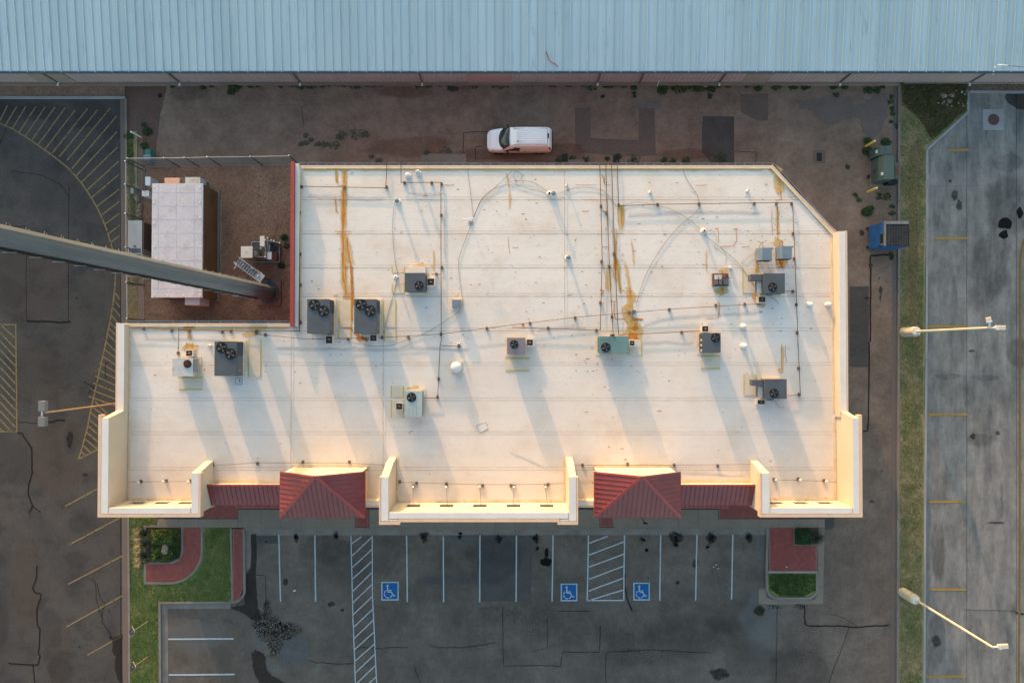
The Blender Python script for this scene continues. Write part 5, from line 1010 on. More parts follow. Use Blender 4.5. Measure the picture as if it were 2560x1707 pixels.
# west low parapet, east low parapet
wallbox('parapet', xLow + .12, xLowI, yNw - .4, yN2 - .1, 5.82); cap(xLow + .08, xLowI + .02, yNw, yN2, 5.82); MB().box(xLow, xLow + .10, yNw + .01, yN2 + .02, 5.55, 5.835).build('cornice', M_TRIM, shop)
wallbox('parapet', xLei, xLe - .13, yNw - .3, chB.y - .0, 6.08); cap(xLei - .02, xLe - .10, yNw, chB.y + .02, 6.08); MB().box(xLe - .12, xLe, yNw + .01, chB.y + .03, 5.8, 6.095).build('cornice', M_TRIM, shop)
# niches: a parapet of piers, sill strip and head strip
def niche_wall(x0, x1, yin, yout, zt, cs, w, zb, zt2):
    d = .17; ym = yin - d
    wallbox('parapet', x0, x1, yout, ym, zt); wallbox('parapet', x0, x1, ym + e, yin, zb, z0=4.9); wallbox('parapet', x0, x1, ym + e, yin, zt, z0=zt2)
    edges = [x0] + sum([[c - w / 2, c + w / 2] for c in cs], []) + [x1]
    for k in range(0, len(edges), 2): MB().box(edges[k], edges[k + 1], ym + e, yin, zb + e, zt2 - e).build('pier', M_CREAM, shop)
    for c in cs:
        o = MB().box(c - w / 2 + .01, c + w / 2 - .01, ym + .002, ym + .03, zb + .01, zt2 - .02).build('window', M_GLASS, shop); MB().box(c - w / 2 + .005, c + w / 2 - .005, ym + .035, yin - .02, zb + .002, zb + .012).build('sill', mat('dusty_sill', (.30, .27, .24, 1), grain=.15), o)
# west wing
niche_wall(xwI + e, xWr0 - e, ySi, yS + .22, TW_ - .03, [TW(0, 2, x, 1480, 6.4).x for x in (1245, 1470, 1690)], .98, 5.75, 6.5)
wallbox('parapet', xwO + .22, xwI, yS + .22, yNw - .2, TW_ - .03); cap(xwO + .18, xwI + .02, yS + .2, yNw - .18, TW_ - .03)
wallbox('parapet', xWr0, xWr1 - .12, yS + .22, Y(1182, TW_), TW_ - .031); cap(xWr0 - .02, xWr1 - .1, yS + .2, Y(1182, TW_), TW_ - .03)
cap(xwI + .03, xWr0 - .03, yS + .2, ySi + .02, TW_ - .03)
for a in [(xwO, xwO + .2, yS + .0, yNw), (xwO + .203, xWr1, yS, yS + .2), (xWr1 - .11, xWr1 + e, yS + .203, Y(1182, TW_))]: MB().box(*a, TW_ - .5, TW_ + .01).build('cornice', M_TRIM, shop)
# flared low ends of the returns
def flare(x0, x1, ytop, ylow, zt):
    pr = [(ytop + .0, zt), (ytop + (ylow - ytop) * .35, zt - .9), (ytop + (ylow - ytop) * .8, zt - 1.9), (ylow, 5.25), (ylow, 4.9), (ytop, 4.9)]
    mb = MB(); k = len(pr); mb.v = [(x0, a, b) for a, b in pr] + [(x1, a, b) for a, b in pr]; mb.f = [tuple(range(k))[::-1], tuple(range(k, 2 * k))] + [(i, (i + 1) % k, k + (i + 1) % k, k + i) for i in range(k)]
    mb.build('parapet_end', M_CREAM, shop)
flare(xWr0, xWr1 - .12, Y(1182, TW_) + e, Y(1182, TW_) + .5, TW_ - .04); flare(xEr0 + .12, xEr1, Y(1182, TW_) + e, Y(1182, TW_) + .5, TW_ - .04)
flare(xwO + .22, xwI, yNw - .2 + e, yNw + .25, TW_ - .04); flare(xeI, xeO - .22, yNw - .2 + e, yNw + .25, TW_ - .04)
flare(xC0 + .12, xC1, yCn + e, yCn + .8, TC - .04); flare(xC2, xC3 - .12, yCn + e, yCn + .8, TC - .04)
# east wing
niche_wall(xEr1 + e, xeI - e, ySi, yS + .22, TW_ - .03, [TW(3, 2, x, 1475, 6.4).x for x in (85, 315, 540)], .98, 5.75, 6.5)
wallbox('parapet', xeI, xeO - .22, yS + .22, yNw - .2, TW_ - .03); cap(xeI - .02, xeO - .18, yS + .2, yNw - .18, TW_ - .03)
wallbox('parapet', xEr0 + .12, xEr1, yS + .22, Y(1182, TW_), TW_ - .031); cap(xEr0 + .1, xEr1 + .02, yS + .2, Y(1182, TW_), TW_ - .03); cap(xEr1 + .03, xeI - .03, yS + .2, ySi + .02, TW_ - .03)
for a in [(xeO - .2, xeO, yS, yNw), (xEr0, xeO - .203, yS, yS + .2), (xEr0 - e, xEr0 + .11, yS + .203, Y(1182, TW_))]: MB().box(*a, TW_ - .5, TW_ + .01).build('cornice', M_TRIM, shop)
# centre
niche_wall(xC1 + e, xC2 - e, yCi, yCs + .2, TC - .03, [TW(1, 2, x, 1520, 6.6).x for x in (1443, 1748, 2055)] + [TW(2, 2, x, 1520, 6.6).x for x in (15, 320)], .92, 5.95, 6.9)
wallbox('parapet', xC0 + .12, xC1, yCe + .2, yCn, TC - .03); wallbox('parapet', xC2, xC3 - .12, yCe + .2, yCn, TC - .03)
cap(xC0 + .1, xC1 + .02, yCe + .2, yCn, TC - .03); cap(xC2 - .02, xC3 - .1, yCe + .2, yCn, TC - .03); cap(xC1 + .03, xC2 - .03, yCs + .2, yCi + .02, TC - .03)
xk0, xk1 = X(1000, 1300, TC), X(1394, 1300, TC)
wallbox('pilaster', xC1 + e, xk0 - .15, yCe + .2, yCs + .197, TC - .031); wallbox('pilaster', xk1 + .15, xC2 - e, yCe + .2, yCs + .197, TC - .031); cap(xC1 + .03, xk0 - .13, yCe + .2, yCs + .16, TC - .03); cap(xk1 + .13, xC2 - .03, yCe + .2, yCs + .16, TC - .03)
for a in [(xC0, xC0 + .11, yCe, yCn), (xC3 - .11, xC3, yCe, yCn), (xC0 + .113, xk0, yCe, yCe + .19), (xk1, xC3 - .113, yCe, yCe + .19), (xk0 + e, xk1 - e, yCs, yCs + .19), (xk0 - .12, xk0, yCe + .193, yCs + .19), (xk1, xk1 + .12, yCe + .193, yCs + .19)]: MB().box(*a, TC - .5, TC + .01).build('cornice', M_TRIM, shop)
# stained flashing strips at the foot of the parapets
def fl(x0, x1, y0, y1): MB().prism([(x0, y0), (x1, y0), (x1, y1), (x0, y1)], lambda x, y: rz(y), lambda x, y: rz(y) + .035).build('flashing', M_FLASH, shop)
fl(xwI + .06, xwI + .2, ySi + .22, yNw); fl(xwI + .2 + e, xWr0 - .05, ySi + .02, ySi + .2); fl(xLowI + .01, xLowI + .13, yNw + .3, yN2 - .3)
fl(xeI - .24, xeI - .06, ySi + .22, yNw - .3); fl(xEr1 + .05, xeI - .25, ySi + .02, ySi + .2); fl(xLei - .16, xLei - .01, yNw + .05, chB.y - .3); fl(xC1 + .05, xC2 - .05, yCi + .02, yCi + .18); fl(xC1 + .02, xC1 + .15, yCi + .2, yCn + .9); fl(xC2 - .15, xC2 - .02, yCi + .2, yCn + .9); fl(xRedI + .25, xRedI + .37, yN2 + .3, yN - .5)
# plates along the edges
for c, r, x, y in [(0, 2, 1187, 130), (0, 2, 1180, 305), (0, 2, 1186, 445), (0, 2, 1183, 760), (0, 2, 1175, 1077), (0, 2, 1172, 1128), (0, 2, 1172, 1392), (0, 2, 1168, 1440), (3, 1, 598, 868), (3, 1, 600, 1128), (3, 1, 610, 1365), (3, 1, 605, 1440), (3, 2, 615, 188), (3, 2, 625, 503), (3, 2, 620, 630), (3, 2, 615, 818), (3, 2, 623, 1080), (3, 2, 620, 1135), (3, 2, 630, 1440), (3, 2, 528, 1435), (3, 2, 67, 1440), (1, 1, 385, 435), (1, 1, 378, 915), (1, 1, 375, 1410), (0, 2, 1228, 1448), (0, 2, 1542, 1445), (0, 2, 1678, 1445), (1, 2, 2212, 1458), (1, 2, 2020, 1455), (1, 2, 1912, 1455), (2, 2, 357, 1458)]:
    p = TR(c, r, x, y); MB().prism([(p.x - .09, p.y - .09), (p.x + .09, p.y - .09), (p.x + .09, p.y + .09), (p.x - .09, p.y + .09)], lambda x, y: rz(y), lambda x, y: rz(y) + .045).build('flashing_plate', M_TRIM, shop)
# ---------------- north edge: gutter with straps, drip edge
def gutter(a, b, zt, step, nrm):
    d = (b - a); L = d.length; u_ = d / L; c = (a + b) / 2; n = Vector(nrm)
    MB().obox(c + n * .16, u_, L, .02, zt - .12, zt + .0).build('gutter', M_STEEL, shop); MB().obox(c + n * .08, u_, L, .15, zt - .13, zt - .09).build('gutter_trough', M_GUTTER, shop)
    MB().obox(c - n * .05, u_, L, .10, zt - .02, zt + .05).build('drip_edge', M_TRIM, shop); MB().obox(c - n * .17, u_, L, .12, zt - .05, zt + .05).build('edge_strip', M_FLASH, shop)
    k = int(L / step)
    for i in range(k + 1): p = a + u_ * (L * i / k); MB().obox(p + n * .07, n, .2, .035, zt - .02, zt + .012).build('gutter_strap', M_KERBW, shop)
gutter(Vector((xRedI + .1, yN)), Vector((chA.x, yN)), ZN + .03, .625, (0, 1))
gutter(Vector((xLow + .35, yN2)), Vector((xRedO - .05, yN2)), rz(yN2) + .03, .8, (0, 1))
a, b = Vector((chA.x, chA.y)), Vector((chB.x, chB.y)); n_ = Vector((-(b - a).y, (b - a).x)).normalized(); n_ = n_ if n_.y > 0 else -n_
gutter(a, b, ZN + .10, .7, n_)
# red capped wall: level top, roof rises beside it
MB().box(xRedO + .02, xRedI - .02, yN2 - .25, yN + .05, 0, 5.72).build('side_wall', M_DKRED, shop); MB().box(xRedO, xRedI, yN2 - .26, yN + .07, 5.723, 5.80).build('red_coping', M_REDCAP, shop)
MB().box(xRedI - .01, xRedI + .22, yN2 - .22, yN + .0, 4.9, 5.58).build('cant_strip', M_CAP, shop)

MB().box(xRedI, chA.x, yN + .003, yN + .04, 0, ZN - .16).build('brick_facing', M_BRKW, shop); MB().box(xLow + .3, xRedO, yN2 + .003, yN2 + .04, 0, ZN - .16).build('brick_facing', M_BRKW, shop); MB().obox((a + b) / 2 + n_ * .03, b - a, (b - a).length, .04, 0, ZN - .16).build('brick_facing', M_BRKW, shop)
# ---------------- red canopies
def seam_slope(name, poly, ax, step, parent, m=M_RED, rib=.055, off=0., rw=.035):
    """standing seam panels: every panel between two seams is a part of its own"""
    P = [Vector(p) for p in poly]; lo, hi = min(p[ax] for p in P), max(p[ax] for p in P)
    n = (P[1] - P[0]).cross(P[2] - P[0]); n = n.normalized(); n = -n if n.z < 0 else n
    d0 = P[0].dot(n); f = lambda x, y: (d0 - n.x * x - n.y * y) / n.z
    k = lo + off
    bounds = [lo] + [lo + off + i * step for i in range(0 if off > .01 else 1, int((hi - lo) / step) + 2) if lo + off + i * step < hi - .02] + [hi]
    for a, b in zip(bounds[:-1], bounds[1:]):
        q = clip(P, ax, a, b - .002)
        if len(q) < 3: continue
        mb = MB(); mb.prism([(p.x, p.y) for p in q], lambda x, y: f(x, y) - .03, f)
        r_ = clip(P, ax, a, min(a + rw, b))
        if len(r_) >= 3 and a > lo: mb.prism([(p.x, p.y) for p in r_], f, lambda x, y: f(x, y) + rib)
        mb.build(name, m, parent)
    return f
def bar(a, b, w, h, m, name, parent, lift=0.):
    a, b = Vector(a), Vector(b); mb = MB(); d = (b - a); u2 = Vector((d.x, d.y, 0)).normalized(); s = Vector((-u2.y, u2.x, 0)) * w / 2; up = Vector((0, 0, h)); l = Vector((0, 0, lift))
    v = [a - s + l, a + s + l, b + s + l, b - s + l]; k = 0; mb.v = [tuple(q) for q in v] + [tuple(q + up) for q in v]
    mb.f = [(0, 3, 2, 1), (4, 5, 6, 7), (0, 1, 5, 4), (1, 2, 6, 5), (2, 3, 7, 6), (3, 0, 4, 7)]; return mb.build(name, m, parent)
def hip(nw, ne, sw, se, ap, zc, za, xw0, xw1, side):
    NW, NE, SW, SE, AP = W(*nw, zc), W(*ne, zc), W(*sw, zc), W(*se, zc), W(*ap, za)
    NE.y = NW.y; SE.y = SW.y; AP.y = NW.y; SW.x = NW.x; SE.x = NE.x
    t = bpy.data.objects.new('hip_roof', None); C.objects.link(t); t.parent = shop; ORG[t.name] = Vector((0, 0, 0)); t['label'] = ['left red half hip roof over the entrance', 'right red half hip roof over the entrance'][side]
    ov = .12
    f1 = seam_slope('roof_panel', [SW, SE, AP], 0, .31, t, off=.2)
    seam_slope('roof_panel', [NW, SW, AP], 1, .31, t, off=.1); seam_slope('roof_panel', [SE, NE, AP], 1, .31, t, off=.1)
    bar(SW, AP, .20, .07, M_REDCAP, 'ridge_cap', t, .02); bar(SE, AP, .20, .07, M_REDCAP, 'ridge_cap', t, .02)
    bar(NW + Vector((0, -.03, 0)), AP + Vector((0, -.03, 0)), .12, .07, M_REDCAP, 'rake_trim', t, .0); bar(NE + Vector((0, -.03, 0)), AP + Vector((0, -.03, 0)), .12, .07, M_REDCAP, 'rake_trim', t, .0)
    bar(SW, SE, .08, .12, M_REDCAP, 'fascia', t, -.14); bar(NW, SW, .08, .12, M_REDCAP, 'fascia', t, -.14); bar(SE, NE, .08, .12, M_REDCAP, 'fascia', t, -.14)
    # gable wall facing the roof
    y = NW.y - .05; zw = lambda x: (zc + (za - zc) * (x - NW.x) / (AP.x - NW.x) if x < AP.x else zc + (za - zc) * (NE.x - x) / (NE.x - AP.x)) - .06
    pr = [(xw0, 4.9), (xw1, 4.9), (xw1, zw(xw1)), (AP.x, za - .06), (xw0, zw(xw0))]
    mb = MB(); mb.v = [(a, y, b) for a, b in pr] + [(a, y - .05, b - .04) for a, b in pr]; mb.f = [(0, 1, 2, 3, 4)[::-1], (5, 6, 7, 8, 9)] + [(i, (i + 1) % 5, 5 + (i + 1) % 5, 5 + i) for i in range(5)]; mb.build('gable_wall', M_CREAM, t)
    MB().box(xw0 - .003, xw0 + .2, yF, y - .203, 0, zc - .15).build('side_wall', M_CREAM, t); MB().box(xw1 - .2, xw1 + .003, yF, y - .203, 0, zc - .15).build('side_wall', M_CREAM, t)
    MB().box(xw0 - .006, xw1 + .006, SW.y + .35, yF - .003, 3.4, zc - .16).build('entrance_wall', M_CREAM, t)
    for x in (xw0 + .3, xw1 - .3): MB().box(x - .3, x + .3, SW.y + .4, SW.y + 1.0, 0, 3.39).build('column', M_CREAM, t)
    fl(xw0 - .1, xw1 + .1, y + .02, y + .2)
ZC, ZA = 7.65, 9.5
hip((700.6, 1178.8), (911.8, 1178.8), (700.6, 1293.2), (914, 1293.2), (788.6, 1191.5), ZC, ZA, X(708, 1179, ZC) + .02, X(903, 1179, ZC), 0)
hip((1486.3, 1179.2), (1701, 1179.2), (1485.5, 1293.2), (1701, 1293.2), (1605.7, 1192), ZC, ZA, X(1493, 1179, ZC) + .05, X(1692, 1179, ZC), 1)
def awning(u0, u1, side):
    zt, zb = 6.45, 5.7; t = bpy.data.objects.new('canopy', None); C.objects.link(t); t.parent = shop; ORG[t.name] = Vector((0, 0, 0)); t['label'] = ['sloping red seamed canopy on the left', 'sloping red seamed canopy on the right'][side]
    yt, yb = Y(1213, zt), Y(1261.5, zb); xa, xb = X(u0, 1213, zt), X(u1, 1213, zt)
    seam_slope('roof_panel', [(xa, yb, zb), (xb, yb, zb), (xb, yt, zt), (xa, yt, zt)], 0, .308, t, off=.15)
    MB().box(xa, xb, yt - .04, yt + .06, zt - .05, zt + .03).build('ridge_cap', M_REDCAP, t); MB().box(xa, xb, yb - .05, yb - .003, zb - .14, zb - .01).build('fascia', M_REDCAP, t)
    MB().box(xa, xb, yt - .2, yt - .04, 4.9, zt - .17).build('canopy_wall', M_CREAM, t); fl(xa, xb, yt + .0, yt + .2)
    # lower skirt of short seamed pieces
    y2 = Y(1271.5, 5.2); zz = 5.5; s0, s1 = (X(588, 1266, 5.3), X(704, 1266, 5.3)) if side == 0 else (X(1698, 1266, 5.3), X(1826, 1266, 5.3))
    seam_slope('skirt_panel', [(s0, y2, 5.1), (s1, y2, 5.1), (s1, yb - .02, 5.45), (s0, yb - .02, 5.45)], 0, .308, t, off=.1)
    for k in range(5 if side == 0 else 0):
        x = s0 + .2 + k * (s1 - s0 - .4) / 4.2; MB().box(x, x + .28, yb - .12, yb - .055, 5.475, 5.50).build('vent_slot', M_BLACK, t)
    MB().box(xa + (0.2 if side == 0 else 0), xb - (0 if side == 0 else .2), yF - .06, yF - .003, 0, 3.3).build('shop_window', M_GLASS, t)
awning(511.5, 700.6, 0); awning(1700.4, 1896, 1)
# the low parapet between hip roof and centre block
for a, b in [(X(912, 1251, 6.2), xC0 + .11), (xC3 - .11, X(1488, 1251, 6.2))]:
    wallbox('parapet', a, b, Y(1268, 6.2) + .1, Y(1251, 6.2), 6.17, z0=4.9); cap(a, b, Y(1268, 6.2) + .1, Y(1251, 6.2), 6.17); MB().box(a, b, Y(1268, 6.2), Y(1268, 6.2) + .12, 5.9, 6.19).build('cornice', M_TRIM, shop)
for x0, x1 in [(xWr1 - .2, xWr1 + .75), (xEr0 - .75, xEr0 + .2)]: MB().box(x0, x1, yS + .5, yS + 1.1, 3.2, 3.8).build('ledge', M_CAP, shop)
# ================================================================ ROOF EQUIPMENT
def fan(parent, x, y, z, r, m=M_BLADE, nb=4, a0=0.3, cover=False):
    o = MB().lathe((x, y, z), [(r * 1.04, 0), (r * 1.04, .035), (r * .96, .035), (r * .94, .006), (r * .3, .006)], 24).build('fan_shroud', M_BLACK, parent)
    for k in range(nb):
        t = a0 + 2 * math.pi * k / nb; mb = MB(); w0, w1 = .42, .62
        pts = [(r * .2, t - w0 * .5), (r * .80, t - w1 * .42), (r * .82, t + w1 * .30), (r * .2, t + w0 * .5)]
        v = [Vector((x + q * math.cos(a), y + q * math.sin(a), z + (.010 if i in (0, 1) else .026))) for i, (q, a) in enumerate(pts)]
        mb.v = [tuple(p) for p in v] + [tuple(p + Vector((0, 0, .006))) for p in v]; mb.f = [(0, 3, 2, 1), (4, 5, 6, 7), (0, 1, 5, 4), (1, 2, 6, 5), (2, 3, 7, 6), (3, 0, 4, 7)]; mb.build('fan_blade', m, o)
    MB().lathe((x, y, z), [(r * .16, .01), (r * .16, .035), (r * .05, .04)], 12).build('fan_hub', M_HVACP, o)
    g = MB()
    for q in ((.35, .6, .8) if not cover else (.3, .4, .5, .6, .7, .8, .9)): 
        pts = [(x + r * q * math.cos(t * math.pi / 10), y + r * q * math.sin(t * math.pi / 10), z + .055) for t in range(21)]; g.tube(pts, .004, 3, False)
    for k in range(4): t = a0 + k * math.pi / 4; g.tube([(x - r * math.cos(t), y - r * math.sin(t), z + .055), (x + r * math.cos(t), y + r * math.sin(t), z + .055)], .004, 3)
    g.build('fan_guard', M_BLACK, o); return o
def unit(c, r, x0, y0, x1, y1, h, m, fans, label, curb=.32, louv=None, name='rooftop_unit', inset=.06, panelm=None, bevel=.012):
    # weathered sheet metal box on a flashed curb
    a, b = TR(c, r, x0, y0, h), TR(c, r, x1, y1, h); cx, cy = (a.x + b.x) / 2, (a.y + b.y) / 2; z0 = rz(cy); zt = z0 + h
    t = thing(name, label, 'air conditioner', (cx, cy, z0)); X0, X1, Y0, Y1 = a.x, b.x, b.y, a.y
    MB().box(X0 + .08, X1 - .08, Y0 + .08, Y1 - .08, z0 - .02, z0 + curb).build('curb', M_CAP, t)
    MB().box(X0 - .10, X1 + .10, Y0 - .10, Y1 + .10, z0 - .02, z0 + .04).build('curb_flashing', M_FLASH, t)
    cb = MB().box(X0 + .012, X1 - .012, Y0 + .012, Y1 - .012, z0 + curb + .003, zt - .03).build('cabinet', m, t, bevel=bevel)
    MB().box(X0, X1, Y0, Y1, zt - .03, zt).build('top_panel', m, t, bevel=.01)
    MB().box(X0 + .06, X1 - .06, Y0 + .06, Y1 - .06, z0 + curb - .03, z0 + curb + .0025).build('base_rail', M_HVACP, t)
    for i, (fx, fy, fr) in enumerate(fans): p = TR(c, r, fx, fy, h); fan(t, p.x, p.y, zt, fr, a0=.4 + i * .7, nb=3 if name == 'rooftop_unit_small' else 4)
    if louv:
        side, ya, yb_ = louv; xx = X1 if side == 'E' else X0; s = 1 if side == 'E' else -1
        L0, L1 = Y1 - (Y1 - Y0) * ya, Y1 - (Y1 - Y0) * yb_
        MB().box(xx - s * .012 + (0 if s > 0 else 0), xx + s * .008, min(L0, L1), max(L0, L1), z0 + curb + .06, zt - .06).build('coil_panel', M_HVACP, t)
        n = 9
        for k in range(n):
            zz = z0 + curb + .1 + (h - curb - .22) * k / (n - 1); MB().box(xx + s * .008, xx + s * .03, min(L0, L1) + .02, max(L0, L1) - .02, zz, zz + .025).build('louver', m, t)
    for k in (.33, .66): MB().box(X0 + (X1 - X0) * .1, X0 + (X1 - X0) * .9, Y0 - .004, Y0 + .012, z0 + curb + (h - curb) * k, z0 + curb + (h - curb) * k + .01).build('panel_joint', M_HVACP, t)
    return t, (X0, X1, Y0, Y1, z0, zt)
def hoodbox(t, c, r, x0, y0, x1, y1, z0, h, m=M_CAP):
    a, b = TR(c, r, x0, y0, h), TR(c, r, x1, y1, h); mb = MB(); w = .05
    for q in [(a.x, b.x, b.y, b.y + w), (a.x, b.x, a.y - w, a.y), (a.x, a.x + w, b.y + w, a.y - w), (b.x - w, b.x, b.y + w, a.y - w)]: mb.box(*q, z0 - .0, z0 + h)
    o = mb.build('curb_box', m, t); MB().box(a.x + w, b.x - w, b.y + w, a.y - w, z0 + h - .12, z0 + h - .05).build('dark_opening', M_HOOD, o)
    cx, cy = (a.x + b.x) / 2, (a.y + b.y) / 2
    MB().tube([(cx + .05, cy - .02, z0 + h - .05), (cx + .02, cy + .03, z0 + h + .03), (cx - .06, cy + .02, z0 + h + .03)], .014, 5).build('conduit', M_WHITE, o)
    return o
def twin(c, r, x0, y0, x1, y1, f, label, hood=None):
    t, b = unit(c, r, x0, y0, x1, y1, 1.5, M_HVAC, [(f[0], f[1], .36), (f[2], f[3], .36)], label, louv=('E', .02, .40))
    X0, X1, Y0, Y1, z0, zt = b
    MB().box(X1 - .011, X1 + .006, Y0 + .1, Y0 + (Y1 - Y0) * .55, z0 + .4, zt - .12).build('access_panel', M_HVACP, t)
    MB().box(X1 + .007, X1 + .02, Y0 + .35, Y0 + .38, z0 + .9, z0 + 1.1).build('handle', M_WHITE, t)
    MB().box(X0 + .08, X0 + .3, Y1 + .003, Y1 + .06, zt - .10, zt - .03).build('bracket', M_HVACL, t)
    if hood: hoodbox(t, *hood, z0, .45)
    return t
twin(1, 1, 470, 1178, 676, 1494, (538, 1230, 621, 1287), 'large grey twin fan unit left of the broad rust stain', (1, 1, 633, 1510, 705, 1590))
twin(1, 1, 902, 1178, 1107, 1494, (967, 1228, 1049, 1287), 'large grey twin fan unit right of the broad rust stain', (1, 1, 1040, 1500, 1112, 1568))
t3 = twin(0, 2, 1970, -3, 2173, 315, (2037, 55, 2117, 112), 'large grey twin fan unit on the lower left wing of the roof')
def small(c, r, x0, y0, x1, y1, fx, fy, fr, h, m, label, hood, louv=None, curb=.3):
    t, b = unit(c, r, x0, y0, x1, y1, h, m, [(fx, fy, fr)], label, curb=curb, louv=louv); 
    if hood: hoodbox(t, *hood, b[4], .4)
    return t, b
t, b = small(1, 1, 1366, 937, 1555, 1110, 1497, 1053, .29, 1.15, M_HVAC, 'dark grey single fan unit below the white plumbing vents', (1, 1, 1566, 983, 1642, 1058), ('E', .1, .9))
MB().box(b[0] + .1, b[1] - .1, b[3] + .05, b[3] + .5, b[4], b[4] + .35).build('raised_curb', M_CAP, t)
t, b = small(2, 1, -45, 1532, 122, 1685, 20, 1592, .27, 1.1, M_HVACV, 'small mauve grey single fan unit near the roof centre', (2, 1, 130, 1543, 198, 1610))
t, b = small(2, 1, 800, 1517, 1072, 1680, 860, 1620, .31, 1.15, M_HVACG, 'green single fan unit at the end of the four pipes', (2, 1, 1074, 1552, 1132, 1612), ('W', .1, .9))
o = MB()
for k in range(3): q = b[0] + .08; o.box(q, q + .62, b[3] - .10 - k * .06, b[3] - .085 - k * .06, b[5], b[5] + .012)
o.build('pressed_rib', M_HVACM, t, kind='stuff'); MB().box(b[0] + .75, b[0] + .765, b[2] + .02, b[3] - .02, b[5], b[5] + .006).build('panel_joint', M_HVACP, t)
MB().box(b[0] + .85, b[0] + 1.05, b[3] + .02, b[3] + .12, b[4] + .3, b[5] + .05).build('gas_valve', M_BLACK, t)
t, b = small(2, 1, 1751, 1487, 1917, 1671, 1868, 1533, .29, 1.25, M_HVAC, 'grey single fan unit with a lit louvred side, right of the green one', (2, 1, 1740, 1420, 1810, 1482), ('W', .05, .95))
for k in range(3): MB().box(b[0] - .06, b[0] - .03, b[2] + .1 + k * .35, b[2] + .25 + k * .35, b[5] - .35, b[5] - .15).build('white_fitting', M_WHITE, t)
def east_unit(xa, ya, xb, yb, fx, fy, rw, label, hx0, hy0, hx1, hy1, dx0, dy0, dx1, dy1, row):
    t, b = unit(3, row, xa, ya, xb, yb, 1.2, M_HVAC, [(fx, fy, .29)], label, curb=.3, louv=('W', .05, .95))
    p, q = TR(3, row, hx0, hy0, .95), TR(3, row, hx1, hy1, .95); MB().box(p.x, b[0] - .035, q.y, p.y, b[4] + .35, b[4] + .95).build('intake_hood', M_HVAC, t, bevel=.01)
    MB().box(b[0] - .33, b[0] - .035, b[2] + .05, q.y - .02, b[4] + .32, b[4] + .8).build('economiser', M_HVACL, t)
    for k in range(4): MB().box(b[0] - .34, b[0] - .33, b[2] + .1, q.y - .05, b[4] + .38 + k * .1, b[4] + .42 + k * .1).build('louver', M_HVACP, t)
    hoodbox(t, 3, row, dx0, dy0, dx1, dy1, b[4], .42); MB().box(b[0] + .35, b[0] + .7, b[2] - .12, b[2] - .003, b[4] + .5, b[4] + .85).build('disconnect_box', M_BLUEG, t)
    return t
east_unit(-38, 941, 157, 1126, 42, 1068, 0, 'grey single fan unit with side hood in the upper right, below two blue grey boxes', -160, 950, -70, 1010, -90, 1150, -15, 1212, 1)
east_unit(-28, 343, 174, 525, 55, 473, 0, 'grey single fan unit with side hood in the lower right of the roof', -145, 350, -60, 405, -100, 530, -20, 580, 2)
t, b = small(0, 2, 1583, 150, 1772, 318, 1722, 203, .26, 1.1, M_HVACL, 'small pale grey unit with rusty fan on the left wing', (0, 2, 1702, 75, 1772, 138), ('E', .1, .75))
for o in [x for x in bpy.data.objects if x.parent and x.parent.parent == t and x.name.startswith('fan_')]: o.data.materials[0] = M_RUSTM
t, b = small(1, 2, 1363, 450, 1526, 696, 1428, 510, .31, 1.05, M_HVACM, 'pale mint unit with ribbed top in the lower middle of the roof', (1, 2, 1280, 558, 1350, 630), ('E', .05, .95))
for k in range(3): q = b[0] + (b[1] - b[0]) * (.24 + .2 * k); MB().box(q, q + .03, b[2] + .08, b[2] + .85, b[5], b[5] + .014).build('pressed_rib', M_HVACM, t)
MB().tube([(b[0] - .5, b[2] + .95, b[4] + .5), (b[0] - .1, b[2] + .93, b[4] + .5), (b[0] + .05, b[2] + .93, b[4] + .5)], .025, 6).build('conduit', M_WHITE, t)
def boxfan(c, r, x0, y0, x1, y1, h, label):
    a, b = TR(c, r, x0, y0, h), TR(c, r, x1, y1, h); z0 = rz(a.y); t = thing('condenser_box', label, 'condenser', ((a.x + b.x) / 2, (a.y + b.y) / 2, z0)); w = b.x - a.x
    mb = MB(); pr = [(a.x, z0 + .25), (b.x, z0 + .25), (b.x, z0 + h), (a.x + w * .28, z0 + h), (a.x, z0 + h * .72)]; k = 5
    mb.v = [(x, b.y, z) for x, z in pr] + [(x, a.y, z) for x, z in pr]; mb.f = [(0, 1, 2, 3, 4), (9, 8, 7, 6, 5)] + [((i + 1) % 5, i, 5 + i, 5 + (i + 1) % 5) for i in range(5)]
    mb.build('cabinet', M_BLUEG, t, bevel=.015)
    for x in (a.x + .1, b.x - .1):
        for y in (a.y - .1, b.y + .1): MB().box(x - .03, x + .03, y - .03, y + .03, z0, z0 + .25).build('leg', M_RUSTM, t)
    MB().box(a.x + .05, b.x - .05, b.y - .03, b.y - .003, z0 + .3, z0 + h - .1).build('grille', M_BLACK, t)
    MB().box(b.x + .0, b.x + .10, a.y - .12, a.y - .0, z0 + h - .1, z0 + h - .004).build('lug', M_BLUEG, t)
    MB().tube([(a.x + w * .5, a.y, z0 + .4), (a.x + w * .5, a.y + .35, z0 + .35), (a.x + w * .2, a.y + .55, z0 + .1)], .02, 5).build('pipe', M_PIPE, t)
    MB().tube([(a.x + w * .2, a.y, z0 + .4), (a.x + w * .3, a.y + .3, z0 + .45), (a.x + w * .9, a.y + .6, z0 + .1)], .015, 5).build('cable', M_CABLE, t)
boxfan(2, 1, 2262, 705, 2388, 822, .85, 'blue grey box with slanted edge, left of the upper right pair'); boxfan(3, 1, 95, 690, 222, 808, .85, 'blue grey box with slanted edge, right of the upper right pair')
